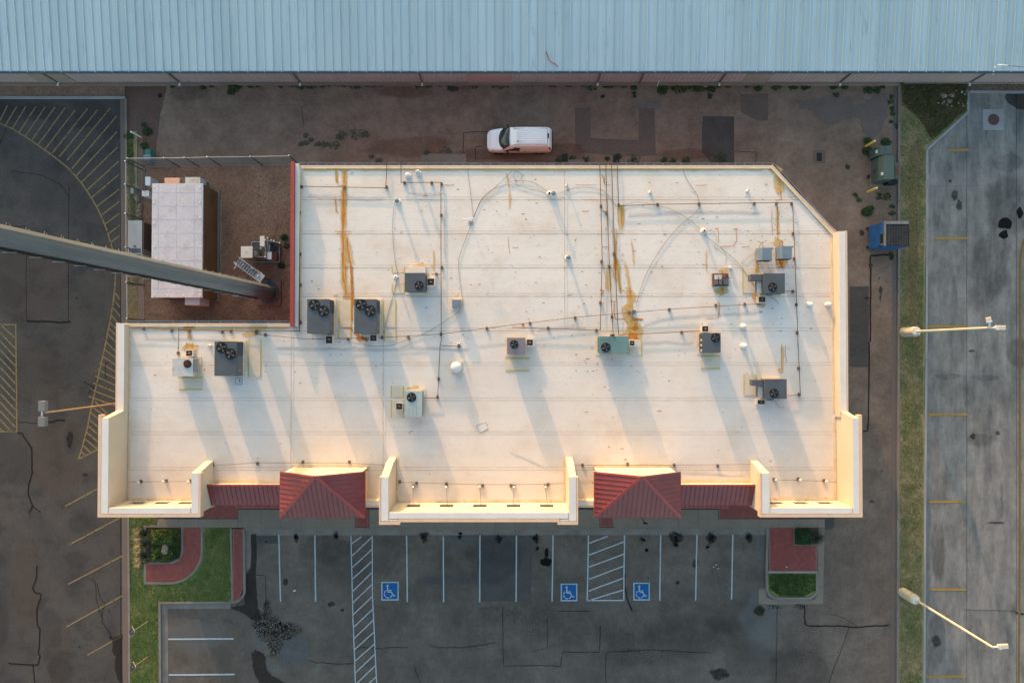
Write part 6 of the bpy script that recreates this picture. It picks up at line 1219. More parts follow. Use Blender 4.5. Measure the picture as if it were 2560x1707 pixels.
# stripped old unit
a, b = TR(2, 1, 1862, 948, .5), TR(2, 1, 1992, 1050, .5); z0 = rz(a.y); t = thing('stripped_unit', 'rusty stripped air conditioner with open frame on a stained base', 'air conditioner', ((a.x + b.x) / 2, (a.y + b.y) / 2, z0))
MB().box(a.x - .08, b.x + .06, b.y - .04, a.y + .08, z0, z0 + .22).build('base', M_BLOCK, t); MB().box(a.x, b.x, b.y, a.y, z0 + .22, z0 + .30).build('tray', M_RUSTM, t)
w = (b.x - a.x); 
for q in (0, .26): MB().box(a.x + q * w / 1 + .03, a.x + (q + .23) * w, b.y + .05, b.y + .36, z0 + .3, z0 + .52).build('housing', M_HVACP, t); MB().box(a.x + q * w + .03, a.x + (q + .23) * w, b.y + .40, a.y - .05, z0 + .3, z0 + .50).build('housing', M_HVACL, t)
MB().box(a.x + w * .62, b.x - .04, b.y + .05, b.y + .5, z0 + .3, z0 + .48).build('housing', M_HVACP, t); MB().lathe((a.x + w * .7, a.y - .18, z0 + .3), [(.1, 0), (.1, .18), (.05, .22)], 12).build('compressor', M_RUSTM, t)
MB().tube([(a.x + w * .55, b.y + .1, z0 + .4), (a.x + w * .5, b.y + .5, z0 + .6), (a.x + w * .6, a.y, z0 + .5), (a.x + w * .45, a.y + .25, z0 + .5)], .022, 6).build('pipe', M_CABLE, t); MB().tube([(a.x + w * .6, a.y - .1, z0 + .45), (b.x + .2, a.y - .25, z0 + .2)], .018, 5).build('pipe', M_RUSTM, t)
# square hatch vent, round hood, roof drain
a, b = TR(1, 1, 1798, 1178, .55), TR(1, 1, 1882, 1262, .55); z0 = rz(a.y); t = thing('exhaust_vent', 'square blue capped exhaust vent left of centre', 'roof vent', ((a.x + b.x) / 2, (a.y + b.y) / 2, z0))
MB().box(a.x + .03, b.x - .03, b.y + .03, a.y - .03, z0, z0 + .4).build('curb', M_CAP, t); MB().box(a.x - .01, b.x + .02, b.y - .02, a.y + .01, z0 + .403, z0 + .52).build('hood_skirt', M_HVACL, t, bevel=.02); MB().box(a.x + .03, b.x - .02, b.y + .02, a.y - .03, z0 + .523, z0 + .56).build('cap', M_BLUEG, t, bevel=.01); MB().box(a.x - .12, b.x + .12, b.y - .12, a.y + .12, z0, z0 + .04).build('flashing', M_FLASH, t)
p = TR(1, 2, 1835, 235, .6); z0 = rz(p.y); t = thing('exhaust_vent', 'round white domed exhaust vent below the square blue one', 'roof vent', (p.x, p.y, z0))
MB().box(p.x - .38, p.x + .38, p.y - .38, p.y + .38, z0, z0 + .05).build('flashing', M_FLASH, t); MB().box(p.x - .28, p.x + .28, p.y - .28, p.y + .28, z0 + .05, z0 + .3).build('curb', M_CAP, t); MB().lathe((p.x, p.y, z0), [(.28, .3), (.37, .34), (.38, .44), (.36, .5), (.30, .54), (.29, .56), (.22, .61), (.1, .63)], 28).build('dome', M_WHITE, t, smooth=True)
p = TR(0, 2, 2192, 362, .1); z0 = rz(p.y); t = thing('roof_hatch', 'small white framed roof drain box below the left twin fan unit', 'roof drain', (p.x, p.y, z0)); MB().box(p.x - .35, p.x + .35, p.y - .33, p.y + .33, z0, z0 + .08).build('frame', M_WHITE, t); MB().box(p.x - .24, p.x + .24, p.y - .24, p.y + .24, z0 + .082, z0 + .09).build('rim', M_BLACK, t); MB().box(p.x - .21, p.x + .21, p.y - .21, p.y + .21, z0 + .092, z0 + .1).build('cover', M_CAP, t); MB().tube([(p.x + .02, p.y + .1, z0 + .1), (p.x + .1, p.y + .05, z0 + .2), (p.x + .08, p.y - .1, z0 + .12)], .03, 6).build('handle', M_HVACP, t)
def vent(c, r, x, y, rad, h, label, m=M_WHITE, top=None, cone=False):
    p = TR(c, r, x, y, h); z0 = rz(p.y); t = thing('vent_pipe', label, 'vent pipe', (p.x, p.y, z0))
    MB().lathe((p.x, p.y, z0), [(rad * 2.6, 0), (rad * 2.4, .04), (rad * 1.25, .12)], 16).build('boot', M_CAP, t, smooth=True)
    if cone: MB().lathe((p.x, p.y, z0), [(rad, .1), (rad, h - .25), (rad * 2.0, h - .2), (rad * 1.9, h - .12), (rad * .5, h)], 18).build('cowl', m, t, smooth=False)
    else: MB().lathe((p.x, p.y, z0), [(rad, .1), (rad, h), (rad * .7, h), (rad * .65, h - .06)], 14).build('pipe', m, t); MB().lathe((p.x, p.y, z0), [(rad * .62, h - .06), (rad * .6, h - .05)], 12).build('opening', M_BLACK, t)
    if top: MB().lathe((p.x, p.y, z0), [(rad * 1.7, h), (rad * 1.8, h + .04), (rad * 1.2, h + .12), (.01, h + .14)], 16).build('rain_cap', top, t)
vent(1, 1, 1392, 38, .09, .45, 'white turbine topped vent pipe, left of a pair near the north edge', M_WHITE, M_WHITE); vent(1, 1, 1485, 12, .09, .5, 'white vent pipe, right of a pair near the north edge', M_WHITE, M_HVACL)
vent(1, 1, 1293, 275, .09, .5, 'pale vent pipe at the top end of a curved cable', M_HVACL, M_BLUEG); vent(1, 1, 1278, 975, .07, .4, 'white vent pipe left of the grey unit below the plumbing vents'); vent(2, 1, 507, 126, .045, .45, 'thin dark tipped vent pipe near the top centre seam', M_CAP); vent(2, 1, 1277, 190, .045, .4, 'thin dark tipped vent pipe above the long right pipe run', M_CAP)
vent(2, 1, 2175, 178, .05, .4, 'thin white vent pipe near the upper right pipe run', M_WHITE); vent(2, 1, 516, 795, .09, .45, 'lone blue capped vent pipe in the middle of the roof', M_HVACL, M_BLUEG); vent(2, 1, 1768, 550, .10, .4, 'grey vent pipe with dark mouth where a curved cable starts', M_HVACL); vent(2, 1, 380, 207, .09, .5, 'blue capped vent pipe beside a rusty one', M_HVACL, M_BLUEG); vent(2, 1, 344, 204, .08, .35, 'short rusty vent pipe beside the blue capped one', M_RUSTM)
vent(2, 1, 2137, 1427, .09, .55, 'upper white cone topped vent in the right part of the roof', cone=True); vent(2, 2, 2145, 40, .09, .6, 'lower white cone topped vent in the right part of the roof', cone=True); vent(3, 1, 403, 1225, .08, .55, 'white round vent left of a pair by the right parapet', cone=True); vent(3, 1, 575, 1225, .08, .5, 'white round vent touching the right parapet', cone=True); vent(1, 2, 1860, 22, .05, .35, 'thin silver vent pipe above the round domed vent', M_STEEL)
vent(0, 2, 1912, 40, .045, .3, 'thin pale vent pipe between the two units on the left wing', M_CAP)
p = TR(1, 1, 1965, 455, .9); z0 = rz(p.y); t = thing('antenna', 'white bar antenna on a short mast where several cables meet', 'antenna', (p.x, p.y, z0)); MB().tube([(p.x, p.y, z0), (p.x, p.y, z0 + .95)], .025, 6).build('mast', M_STEEL, t); q0, q1 = TR(1, 1, 1897, 448, .9), TR(1, 1, 2015, 432, .9); MB().tube([q0, (q0 + q1) / 2, q1], .03, 6).build('crossbar', M_WHITE, t); MB().box(p.x - .16, p.x + .16, p.y - .14, p.y + .1, z0, z0 + .05).build('foot', M_KERBW, t)
p = TR(2, 1, 2010, 885, .25); tag(MB().obox((p.x, p.y), (1, .6), .22, .15, rz(p.y), rz(p.y) + .22).build('junction_box', M_WHITE), 'small white box above right of the stripped unit', 'junction box')
p = TR(2, 1, 1120, 1293, .2); tag(MB().box(p.x - .12, p.x + .12, p.y - .12, p.y + .12, rz(p.y), rz(p.y) + .2).build('junction_box', M_HVACP), 'grey green box in the rust stain above the green unit', 'junction box')
# ---------------- pipe runs with their supports
def pipe(label, path, sup=(), r=.024, m=M_PIPE, name='gas_pipe', h=.17, cat='pipe'):
    pts = [TR(c, rw, x, y, h) for c, rw, x, y in path]; mid = pts[0]; t = thing(name, label, cat, tuple(mid))
    for a, b in zip(pts[:-1], pts[1:]): MB().tube([a, b], r, 6).build('pipe', m, t)
    for p in pts[1:-1]: MB().lathe((p.x, p.y, p.z - r * 1.3), [(r * 1.3, 0), (r * 1.3, r * 2.6)], 8).build('elbow', m, t)
    for c, rw, x, y in sup:
        p = TR(c, rw, x, y, .1); z0 = rz(p.y); MB().box(p.x - .08, p.x + .08, p.y - .11, p.y + .11, z0, z0 + .11).build('support_block', M_BLOCK, t, bevel=.01)
pipe('dark pipe zigzagging from the north edge past the white vents', [(1, 0, 1200, 1480), (1, 1, 1200, 0), (1, 1, 1190, 158), (1, 1, 640 - 240, 143), (1, 1, 398, 1470), (1, 1, 0, 1470)], [(1, 1, 1197, 150), (1, 1, 418, 147), (1, 1, 812, 155), (1, 1, 400, 385), (1, 1, 405, 765), (1, 1, 407, 1047), (1, 1, 408, 1392), (1, 1, 5, 1472)])
pipe('long straight dark pipe running down the left middle of the roof', [(1, 0, 1330, 1480), (1, 1, 1332, 108), (1, 1, 1697, 108), (1, 1, 1700, 1568), (1, 2, 1690, 30), (1, 2, 1668, 515), (1, 2, 1540, 515)], [(1, 1, 1363, 112), (1, 1, 1612, 112), (1, 1, 1703, 122), (1, 1, 1700, 408), (1, 1, 1705, 888), (1, 1, 1698, 1498), (1, 2, 1676, 343), (1, 2, 1665, 508)])
pipe('short branch pipe to the grey unit below the white vents', [(1, 1, 1700, 948), (1, 1, 1610, 950)], [(1, 1, 1655, 950)])
pipe('short branch pipe at the middle of the long straight pipe', [(1, 2, 1690, 35), (1, 2, 1890, 45)], [(1, 2, 1860, 40)])
pipe('leftmost of the four parallel pipes from the north edge', [(2, 0, 800, 1470), (2, 1, 808, 0), (2, 1, 828, 800), (2, 1, 810, 1463), (2, 1, -900 + 900, 1437)], [(2, 1, 817, 325), (2, 1, 822, 833), (2, 1, 812, 1213), (2, 1, 775, 1465), (2, 1, 332, 1445)])
pipe('second from left of the four parallel pipes', [(2, 0, 862, 1480), (2, 1, 862, 0), (2, 1, 895, 880), (2, 1, 928, 1500)], [(2, 1, 868, 390), (2, 1, 893, 878), (2, 1, 918, 1340)])
pipe('third from left of the four parallel pipes', [(2, 0, 912, 1470), (2, 1, 916, 0), (2, 1, 945, 800), (2, 1, 972, 1400), (2, 1, 980, 1505), (2, 1, 1735, 1470)], [(2, 1, 938, 765), (2, 1, 1558, 1482)])
pipe('rightmost of the four parallel pipes with a long run to the right', [(2, 0, 963, 1475), (2, 1, 968, 0), (2, 1, 980, 322), (2, 1, 1340, 308), (3, 1, 225, 292), (3, 1, 240, 620), (3, 1, 260, 1150), (3, 1, 275, 1568), (3, 2, 298, 490), (3, 2, 180, 495)], [(2, 1, 980, 315), (2, 1, 1337, 310), (2, 1, 1718, 305), (2, 1, 2225, 302), (3, 1, 78, 302), (3, 1, 218, 302), (3, 1, 232, 578), (3, 1, 242, 808), (3, 1, 262, 1230), (3, 1, 270, 1487), (3, 2, 283, 245), (3, 2, 287, 485)])
pipe('short branch pipe to the upper right grey unit', [(3, 1, 255, 1108), (3, 1, 160, 1106)], [(3, 1, 230, 1108)])
pipe('long thin pipe crossing the roof from left to right below the fans', [(0, 1, 1200, 1440), (0, 1, 2350, 1475), (1, 1, 0, 1497), (1, 1, 460, 1545), (1, 1, 1160, 1530), (1, 1, 1700, 1498), (1, 1, 2350, 1415), (2, 1, 580, 1345), (2, 1, 1450, 1270), (2, 1, 2320, 1218)], [(0, 1, 1315, 1450), (0, 1, 1573, 1467), (0, 1, 1735, 1465), (0, 1, 2038, 1478), (0, 1, 2117, 1470), (0, 1, 2348, 1480), (1, 1, 85, 1505), (1, 1, 845, 1545), (1, 1, 1157, 1530), (1, 1, 1398, 1525), (1, 1, 2120, 1447), (2, 1, 165, 1400), (2, 1, 580, 1350), (2, 1, 1076, 1300), (2, 1, 1445, 1275), (2, 1, 1873, 1235), (2, 1, 2138, 1225)], r=.018)
pipe('short dark pipe bending down to the small pale unit', [(0, 1, 1735, 1462), (0, 1, 1640, 1458), (0, 1, 1640, 1568), (0, 2, 1635, 100)], [(0, 2, 1632, 105)], r=.02)
pipe('thin conduit along the roof in front of the left canopy', [(0, 2, 1950, 1137), (1, 2, 0, 1110), (1, 2, 850, 1112), (1, 2, 1230, 1135)], [(0, 2, 1950, 1130), (1, 2, 12, 1118), (1, 2, 428, 1105), (1, 2, 855, 1105), (1, 2, 1232, 1130)], r=.014, name='conduit')
pipe('thin conduit along the roof in front of the right canopy', [(2, 2, 500, 1132), (2, 2, 1460, 1132), (2, 2, 2250, 1125)], [(2, 2, 500, 1130), (2, 2, 647, 1132), (2, 2, 1062, 1125), (2, 2, 1490, 1132), (2, 2, 1890, 1140), (2, 2, 2252, 1122)], r=.014, name='conduit')
pipe('thin conduit behind the centre parapet', [(1, 2, 1300, 1290), (1, 2, 2080, 1310), (2, 2, 90, 1310), (2, 2, 480, 1300)], [(1, 2, 1320, 1285), (1, 2, 1473, 1300), (1, 2, 1748, 1305), (1, 2, 2082, 1320), (1, 2, 2340, 1320), (2, 2, 332, 1310)], r=.014, name='conduit')
pipe('thin conduit behind the left wing parapet', [(0, 2, 1190, 1287), (0, 2, 1730, 1280)], [], r=.012, name='conduit'); pipe('thin conduit behind the right wing parapet', [(3, 2, 40, 1268), (3, 2, 290, 1270), (3, 2, 630, 1288)], [], r=.012, name='conduit')
def spot(c, r, x, y, label, bx=None, by=None):
    p = TR(c, r, x, y, .45); z0 = rz(p.y); t = thing('flood_light', label, 'flood light', (p.x, p.y, z0)); MB().box(p.x - .09, p.x + .09, p.y - .1, p.y + .1, z0, z0 + .1).build('base_block', M_BLOCK, t); MB().tube([(p.x, p.y, z0 + .1), (p.x, p.y, z0 + .4)], .018, 6).build('stem', M_STEEL, t)
    MB().lathe((p.x, p.y, z0 + .36), [(.05, 0), (.10, .08), (.09, .16), (.02, .18)], 12).build('lamp_head', M_WHITE, t, smooth=True)
    if bx is not None:
        q = TR(c, r, bx, by, .7); MB().tube([(p.x, p.y, z0 + .4), q, (q.x, q.y - .1, q.z + .4)], .014, 5).build('feed_conduit', M_PIPE, t)
for i, (c, x, y) in enumerate([(0, 1268, 1290), (0, 1500, 1285), (0, 1728, 1285)]): spot(c, 2, x, y, ['left', 'middle', 'right'][i] + ' of the three flood lights behind the left wing parapet')
for i, (c, x, y) in enumerate([(3, 75, 1272), (3, 297, 1270), (3, 537, 1283)]): spot(c, 2, x, y, ['left', 'middle', 'right'][i] + ' of the three flood lights behind the right wing parapet')
for i, (c, x, y, bx, by) in enumerate([(1, 1442, 1335, 1441, 1500), (1, 1745, 1335, 1757, 1500), (1, 2055, 1330, 2065, 1500), (2, 18, 1335, 15, 1500), (2, 308, 1335, 325, 1500)]): spot(c, 2, x, y, ['first', 'second', 'third', 'fourth', 'fifth'][i] + ' flood light from the left behind the centre parapet', bx, by)
def cable(label, c, r, pts, w=.011, h=.05):
    P = [TR(c, r, x, y, h) for x, y in pts]
    # Catmull-Rom through the points
    out = []
    for i in range(len(P) - 1):
        a, b, c_, d = P[max(i - 1, 0)], P[i], P[i + 1], P[min(i + 2, len(P) - 1)]
        for k in range(6): s = k / 6; out.append(.5 * ((2 * b) + (c_ - a) * s + (2 * a - 5 * b + 4 * c_ - d) * s * s + (3 * b - a - 3 * c_ + d) * s ** 3))
    out.append(P[-1]); tag(MB().tube(out, w, 4).build('cable', M_CABLE), label, 'cable')
cable('thin cable curving down from the upper left vent pipe to the twin fan unit', 1, 1, [(1272, 290), (1255, 450), (1258, 650), (1280, 850), (1298, 950), (1270, 1100), (1220, 1280), (1170, 1490)])
cable('thin cable from the north edge straight down to the bar antenna', 1, 1, [(1940, -60), (1955, 100), (1975, 250), (1995, 430)]); cable('long cable from the coil down past the bar antenna to the square blue vent', 1, 1, [(2352, 0), (2200, 150), (2080, 260), (2010, 400), (1950, 560), (1880, 750), (1858, 860), (1870, 1000), (1890, 1150), (1880, 1270), (1750, 1370), (1550, 1490), (1350, 1565), (1250, 1600), (1080, 1610), (850, 1570)])
cable('second cable bowing from the antenna up to the coil', 1, 1, [(1995, 430), (2080, 250), (2200, 160), (2350, 125), (2430, 140), (2700, 220)]); cable('cable arching from the coil to the blue capped vent', 2, 1, [(-20, 105), (40, 92), (150, 95), (240, 130), (335, 200)]); cable('coiled loop of cable near the top centre of the roof', 2, 1, [(50, 100), (15, 60), (25, 20), (55, 10), (88, 30), (85, 75), (50, 95), (30, 110)])
cable('faint pale cable running right from the blue capped vent', 2, 1, [(400, 220), (480, 190), (560, 160), (660, 152), (780, 165), (860, 200), (920, 280), (960, 325)]); cable('cable from the end of the four pipes to the grey vent and the right unit', 2, 1, [(1000, 320), (1080, 298), (1150, 288), (1250, 300), (1330, 322), (1450, 350), (1600, 430), (1700, 510), (1760, 580), (1900, 695), (2050, 820), (2130, 920), (2200, 1020), (2280, 1110)])
cable('thin cable from the north edge to the long pipe run', 2, 1, [(1560, -60), (1590, 50), (1650, 150), (1700, 220), (1720, 300)]); cable('cable swinging from the long pipe run down to the rust stain box', 2, 1, [(1725, 325), (1680, 390), (1580, 470), (1480, 570), (1380, 700), (1290, 840), (1210, 1000), (1160, 1160), (1135, 1260)])
cable('small looping cable beside the grey vent', 2, 1, [(1790, 545), (1840, 550), (1875, 600), (1878, 650), (1860, 700), (1880, 725), (1920, 700), (1960, 760), (1970, 800), (1955, 870)], .008); cable('faint cable from the left blue grey box to the long cable', 2, 1, [(2255, 735), (2180, 790), (2100, 850)], .008)
cable('thin cord beside the lower right unit', 3, 2, [(60, 540), (80, 570), (110, 600), (150, 602)], .01); cable('curled cord below the upper right unit', 3, 1, [(20, 1160), (60, 1180), (90, 1210), (95, 1225)], .012)

# ================================================================ TOWER, SHELTER, YARD
b0 = TW(1, 1, 128, 1105, 0.5); b0.z = 0
d0 = W(0, 630, 29.6); px, py = b0.x, b0.y
HT = 34.0
t = thing('monopole_tower', 'tall tapering grey steel tower pole with climbing pegs', 'tower', (px, py, 0))
a, b = TW(1, 1, -42, 1010, .3), TW(1, 1, 228, 1232, .3); a2 = Vector((T(0, 1, 0, 0)[0], 0))
a, b = W(560 + 600 / 7.467, 570 + 985 / 7.467, .3), W(560 + 1055 / 7.467, 570 + 1437 / 7.467, .3)
MB().box(a.x, b.x, b.y, a.y, 0, .3).build('concrete_base', mat('reddish_concrete', (.17, .10, .08, 1), (.20, .125, .10, 1), s1=1, grain=.15), t)
cx, cy = W(560 + 830 / 7.467, 570 + 1205 / 7.467, .4).x, W(560 + 830 / 7.467, 570 + 1205 / 7.467, .4).y
px, py = cx, cy
MB().lathe((px, py, .3), [(.86, 0), (.86, .08), (.62, .081)], 36).build('base_flange', M_HVACP, t)
for k in range(24): q = k * math.pi / 12; MB().lathe((px + .74 * math.cos(q), py + .74 * math.sin(q), .38), [(.035, 0), (.035, .12), (.02, .14)], 6).build('anchor_bolt', M_BLACK, t)
r0, r1 = .60, .40
for i in range(5):
    z0_, z1_ = .38 + i * 6.8, .38 + (i + 1) * 6.8; ra, rb_ = r0 + (r1 - r0) * i / 5, r0 + (r1 - r0) * (i + 1) / 5
    MB().lathe((px, py, 0), [(ra + .012 * (i > 0), z0_), (rb_, z1_)], 12).build('pole_section', M_POLE, t)
ang = math.radians(58)
z = 2.5; k = 0
while z < HT - 1:
    rr_ = r0 + (r1 - r0) * z / HT; aa = math.radians(100 if k % 2 else 72); c_, s_ = math.cos(aa), math.sin(aa)
    MB().tube([(px + c_ * (rr_ - .02), py + s_ * (rr_ - .02), z), (px + c_ * (rr_ + .10), py + s_ * (rr_ + .10), z), (px + c_ * (rr_ + .10), py + s_ * (rr_ + .10), z + .04)], .010, 4).build('climbing_peg', M_STEEL, t); z += .55; k += 1
ca = math.radians(-95)
mb = MB()
for j in range(7):
    aa = ca + (j - 3) * .10; pts = [(px + math.cos(aa) * (r0 + (r1 - r0) * z / HT + .05), py + math.sin(aa) * (r0 + (r1 - r0) * z / HT + .05), z) for z in [3 + q * 3.0 for q in range(11)]]; MB().tube(pts, .026, 5).build('antenna_cable', M_BLACK, t)
for z in [4 + q * 1.5 for q in range(20)]: rr_ = r0 + (r1 - r0) * z / HT; MB().obox((px + math.cos(ca) * (rr_ + .09), py + math.sin(ca) * (rr_ + .09)), (1, 0), .5, .02, z, z + .04).build('cable_clamp', M_STEEL, t)
t.rotation_euler.x = .012
# shelter
zsr = 3.05; a, b = TW(0, 1, 1395, 115, zsr), TW(0, 1, 1855, 1165, zsr)
t = thing('equipment_shelter', 'long concrete equipment shelter with pale grey panelled roof', 'shelter', ((a.x + b.x) / 2, (a.y + b.y) / 2, 0))
MB().box(a.x + .04, b.x - .04, b.y + .04, a.y - .04, .2, zsr - .16).build('wall', M_AGG, t); MB().box(a.x - .1, b.x + .1, b.y - .1, a.y + .1, 0, .2).build('plinth', M_KERB, t)
ysl = [115, 202, 328, 452, 578, 705, 828, 955, 1082, 1165]; xsl = [1395, 1455, 1620, 1787, 1855]
MB().box(a.x + .01, b.x - .01, b.y + .01, a.y - .01, zsr - .157, zsr - .015).build('roof_slab', M_SHLINE, t)
for i in range(len(ysl) - 1):
    for j in range(len(xsl) - 1):
        p, q = TW(0, 1, xsl[j], ysl[i], zsr), TW(0, 1, xsl[j + 1], ysl[i + 1], zsr); g = .022; MB().box(p.x + g, q.x - g, q.y + g, p.y - g, zsr - .014, zsr + U(-.002, .003)).build('roof_panel', M_SHROOF, t)
for x, y in [(1415, 150), (1835, 150), (1412, 290), (1835, 290), (1412, 480), (1835, 430), (1415, 700), (1840, 700), (1415, 1140), (1835, 1140), (1540, 1145), (1680, 1145)]:
    p = TW(0, 1, x, y, zsr); MB().lathe((p.x, p.y, zsr), [(.07, .003), (.06, .02)], 8).build('lifting_patch', M_SHLINE, t)
def cab(name, label, cat, c, r, x0, y0, x1, y1, h, m, z0=0., parent=None, bev=.015, extra=None):
    a, b = TW(c, r, x0, y0, h), TW(c, r, x1, y1, h)
    if parent: return MB().box(a.x, b.x, b.y, a.y, z0, h).build(name, m, parent, bevel=bev), (a.x, b.x, b.y, a.y)
    t = thing(name, label, cat, ((a.x + b.x) / 2, (a.y + b.y) / 2, 0)); MB().box(a.x, b.x, b.y, a.y, z0, h - .04).build('cabinet', m, t, bevel=bev); MB().box(a.x - .015, b.x + .015, b.y - .015, a.y + .015, h - .04, h).build('lid', m, t); return t, (a.x, b.x, b.y, a.y)
o, q = cab('wall_air_conditioner', '', '', 0, 1, 1700, 60, 1838, 118, 2.75, M_HVACL, 1.0, t); o['label'] = 'pale air conditioner on the upper end wall'; MB().box(q[1] - .01, q[1] + .01, q[2] + .0, q[3] - .05, 1.1, 1.7).build('grille', M_HVACP, o)
o, q = cab('wall_air_conditioner', '', '', 0, 1, 1697, 1162, 1832, 1232, 2.75, mat('pinkish_grey_metal', (.42, .38, .38, 1), grain=.05), 1.0, t); o['label'] = 'pinkish grey air conditioner on the lower end wall'
o, q = cab('utility_cabinet', '', '', 0, 1, 1510, 66, 1648, 118, 2.6, M_PEACH, .8, t); o['label'] = 'peach coloured cabinet on the upper end wall'; cab('conduit_duct', '', '', 0, 1, 1648, 66, 1698, 118, 2.4, M_HVACP, .9, t)
# generator
t, q = cab('generator', 'long grey generator enclosure beside the yard fence', 'generator', 0, 1, 1178, 458, 1300, 765, 2.1, M_HVACL, .25)
for o in [x for x in bpy.data.objects if x.parent == t]: o.data.materials[0] = mat('generator_grey', (.26, .28, .29, 1), (.29, .31, .31, 1), s1=1, rough=.5, grain=.04)
MB().box(q[0] - .1, q[1] + .15, q[2] - .1, q[3] + .1, 0, .245).build('plinth', M_KERB, t); MB().box(q[0] + .06, q[1] - .06, q[2] + .08, q[2] + .42, 2.1, 2.105).build('grille_frame', M_HVACP, t)
for k in range(8): x = q[0] + .1 + k * (q[1] - q[0] - .24) / 7; MB().box(x, x + .03, q[2] + .09, q[2] + .41, 2.106, 2.125).build('grille_bar', M_HVAC, t)
MB().lathe((q[0] + .5, q[2] + .58, 2.1), [(.07, 0), (.07, .15), (.03, .17)], 10).build('exhaust', M_HVACP, t); MB().box(q[1] - .01, q[1] + .02, q[2] + .4, q[3] - .1, .4, 1.8).build('door_panel', mat('brown_grey_door', (.11, .095, .085, 1), rough=.5), t)
# cabinets near the fence
t, q = cab('utility_cabinet', 'tall white cabinet in the upper left of the yard', 'cabinet', 0, 1, 1335, 57, 1378, 132, 1.4, M_WHITE); t, q = cab('utility_cabinet', 'white cabinet with a lamp arm, just above the boulders', 'cabinet', 0, 1, 1305, 185, 1366, 232, 1.3, M_WHITE); MB().tube([((q[0] + q[1]) / 2, q[3] - .1, 1.3), ((q[0] + q[1]) / 2 - .1, q[3] + .1, 2.0), (q[0] - .2, q[3] + .25, 2.3)], .02, 6).build('lamp_arm', M_STEEL, t)
tag(MB().tube([TW(0, 1, 1328, -10, .9), TW(0, 1, 1330, 60, .9), TW(0, 1, 1332, 185, .9)], .06, 8).build('conduit', M_HVAC), 'blue grey conduit linking the two white cabinets', 'pipe')
t, q = cab('utility_box', 'small pale green box on the verge beside the fence', 'utility box', 0, 1, 1202, 152, 1224, 205, .5, mat('pale_green_plastic', (.25, .33, .29, 1), grain=.05)); 
t, q = cab('pedestal', 'grey and green telephone pedestal outside the yard fence', 'pedestal', 0, 0, 1318, 1420, 1378, 1465, .9, M_BLUEG); MB().box(q[0] + .05, q[1] - .05, q[3] - .02, q[3] + .4, 0, .8).build('green_housing', mat('teal_green', (.03, .19, .13, 1), grain=.05), t)
p, q = TW(0, 0, 1338, 1283, 0), TW(0, 0, 1200, 1208, 1.9); q.x, q.y = W(*T(0, 0, 1200, 1210), 1.9).x, W(*T(0, 0, 1200, 1210), 1.9).y
t = thing('marker_post', 'white plastic marker post with a red foot, leaning over the verge', 'marker post', tuple(p)); m_ = p.lerp(q, .32); MB().tube([p, m_], .055, 8).build('red_base', mat('red_orange_plastic', (.35, .07, .04, 1), grain=.05), t); MB().tube([m_, q], .06, 8).build('post', M_WHITE, t)
# equipment platform
def Z7(x, y, z=0.): return W(560 + x / 7.467, 570 + y / 7.467, z)
t = thing('equipment_platform', 'steel grating platform carrying cabinets in the yard', 'platform', tuple(Z7(780, 450)))
a, b = Z7(515, 255, .35), Z7(1045, 640, .35)
M_GRATE = mat('dark_grating', (.085, .095, .10, 1), (.12, .13, .135, 1), s1=2, grain=.2)
MB().box(a.x, b.x, b.y, a.y, .27, .33).build('deck', M_GRATE, t)
for x0, x1, y0, y1 in [(a.x, b.x, a.y - .06, a.y), (a.x, b.x, b.y, b.y + .06), (a.x, a.x + .06, b.y + .063, a.y - .063), (b.x - .06, b.x, b.y + .063, a.y - .063)]: MB().box(x0, x1, y0, y1, .2, .39).build('edge_beam', M_STEEL, t)
for x in (a.x + .2, b.x - .2):
    for y in (b.y + .2, a.y - .2): MB().box(x - .06, x + .06, y - .06, y + .06, 0, .2).build('foot', M_STEEL, t)
n = 22
for k in range(n): x = a.x + .1 + (b.x - a.x - .2) * k / (n - 1); MB().box(x, x + .02, b.y + .07, a.y - .07, .331, .345).build('grating_bar', M_HVACP, t)
# masts and pipes on the platform
for x, y in [(690, 380), (770, 225), (775, 540), (815, 190), (885, 225), (935, 240), (1045, 280)]:
    p = Z7(x, y, 2.0); MB().tube([(p.x, p.y, .2), (p.x, p.y, 2.0)], .025, 6).build('mast', M_STEEL, t); MB().lathe((p.x, p.y, 2.0), [(.045, 0), (.05, .05), (.02, .08)], 8).build('mast_cap', M_WHITE, t)
MB().tube([Z7(770, 225, 1.9), Z7(775, 560, 1.9)], .03, 6).build('rail', M_STEEL, t); MB().tube([Z7(770, 225, 1.8), Z7(1045, 280, 1.8)], .025, 6).build('rail', M_STEEL, t); MB().tube([Z7(815, 190, 1.8), Z7(820, 420, 1.8)], .02, 6).build('rail', M_STEEL, t)
for k in range(7): x = 830 + k * 32; MB().tube([Z7(x, 250, .4), Z7(x + 15, 300 + k * 6, .9), Z7(x - 5, 420, .5)], .018, 5).build('cable', M_BLACK, t)
def zc(name, label, cat, x0, y0, x1, y1, h, m, z0, lidm=None):
    a, b = Z7(x0, y0, h), Z7(x1, y1, h); t = thing(name, label, cat, ((a.x + b.x) / 2, (a.y + b.y) / 2, z0)); MB().box(a.x + .02, b.x - .02, b.y + .02, a.y - .02, z0, h - .05).build('cabinet', m, t, bevel=.01); MB().box(a.x, b.x, b.y, a.y, h - .05, h).build('lid', lidm or m, t, bevel=.01); return t, (a.x, b.x, b.y, a.y)
M_OFFW = mat('off_white_enamel', (.46, .46, .42, 1), (.50, .50, .47, 1), s1=1, grain=.03)
t, q = zc('battery_cabinet', 'large square off white cabinet at the left end of the platform', 'cabinet', 315, 343, 532, 558, 2.1, M_WHTAN, .35, M_OFFW)
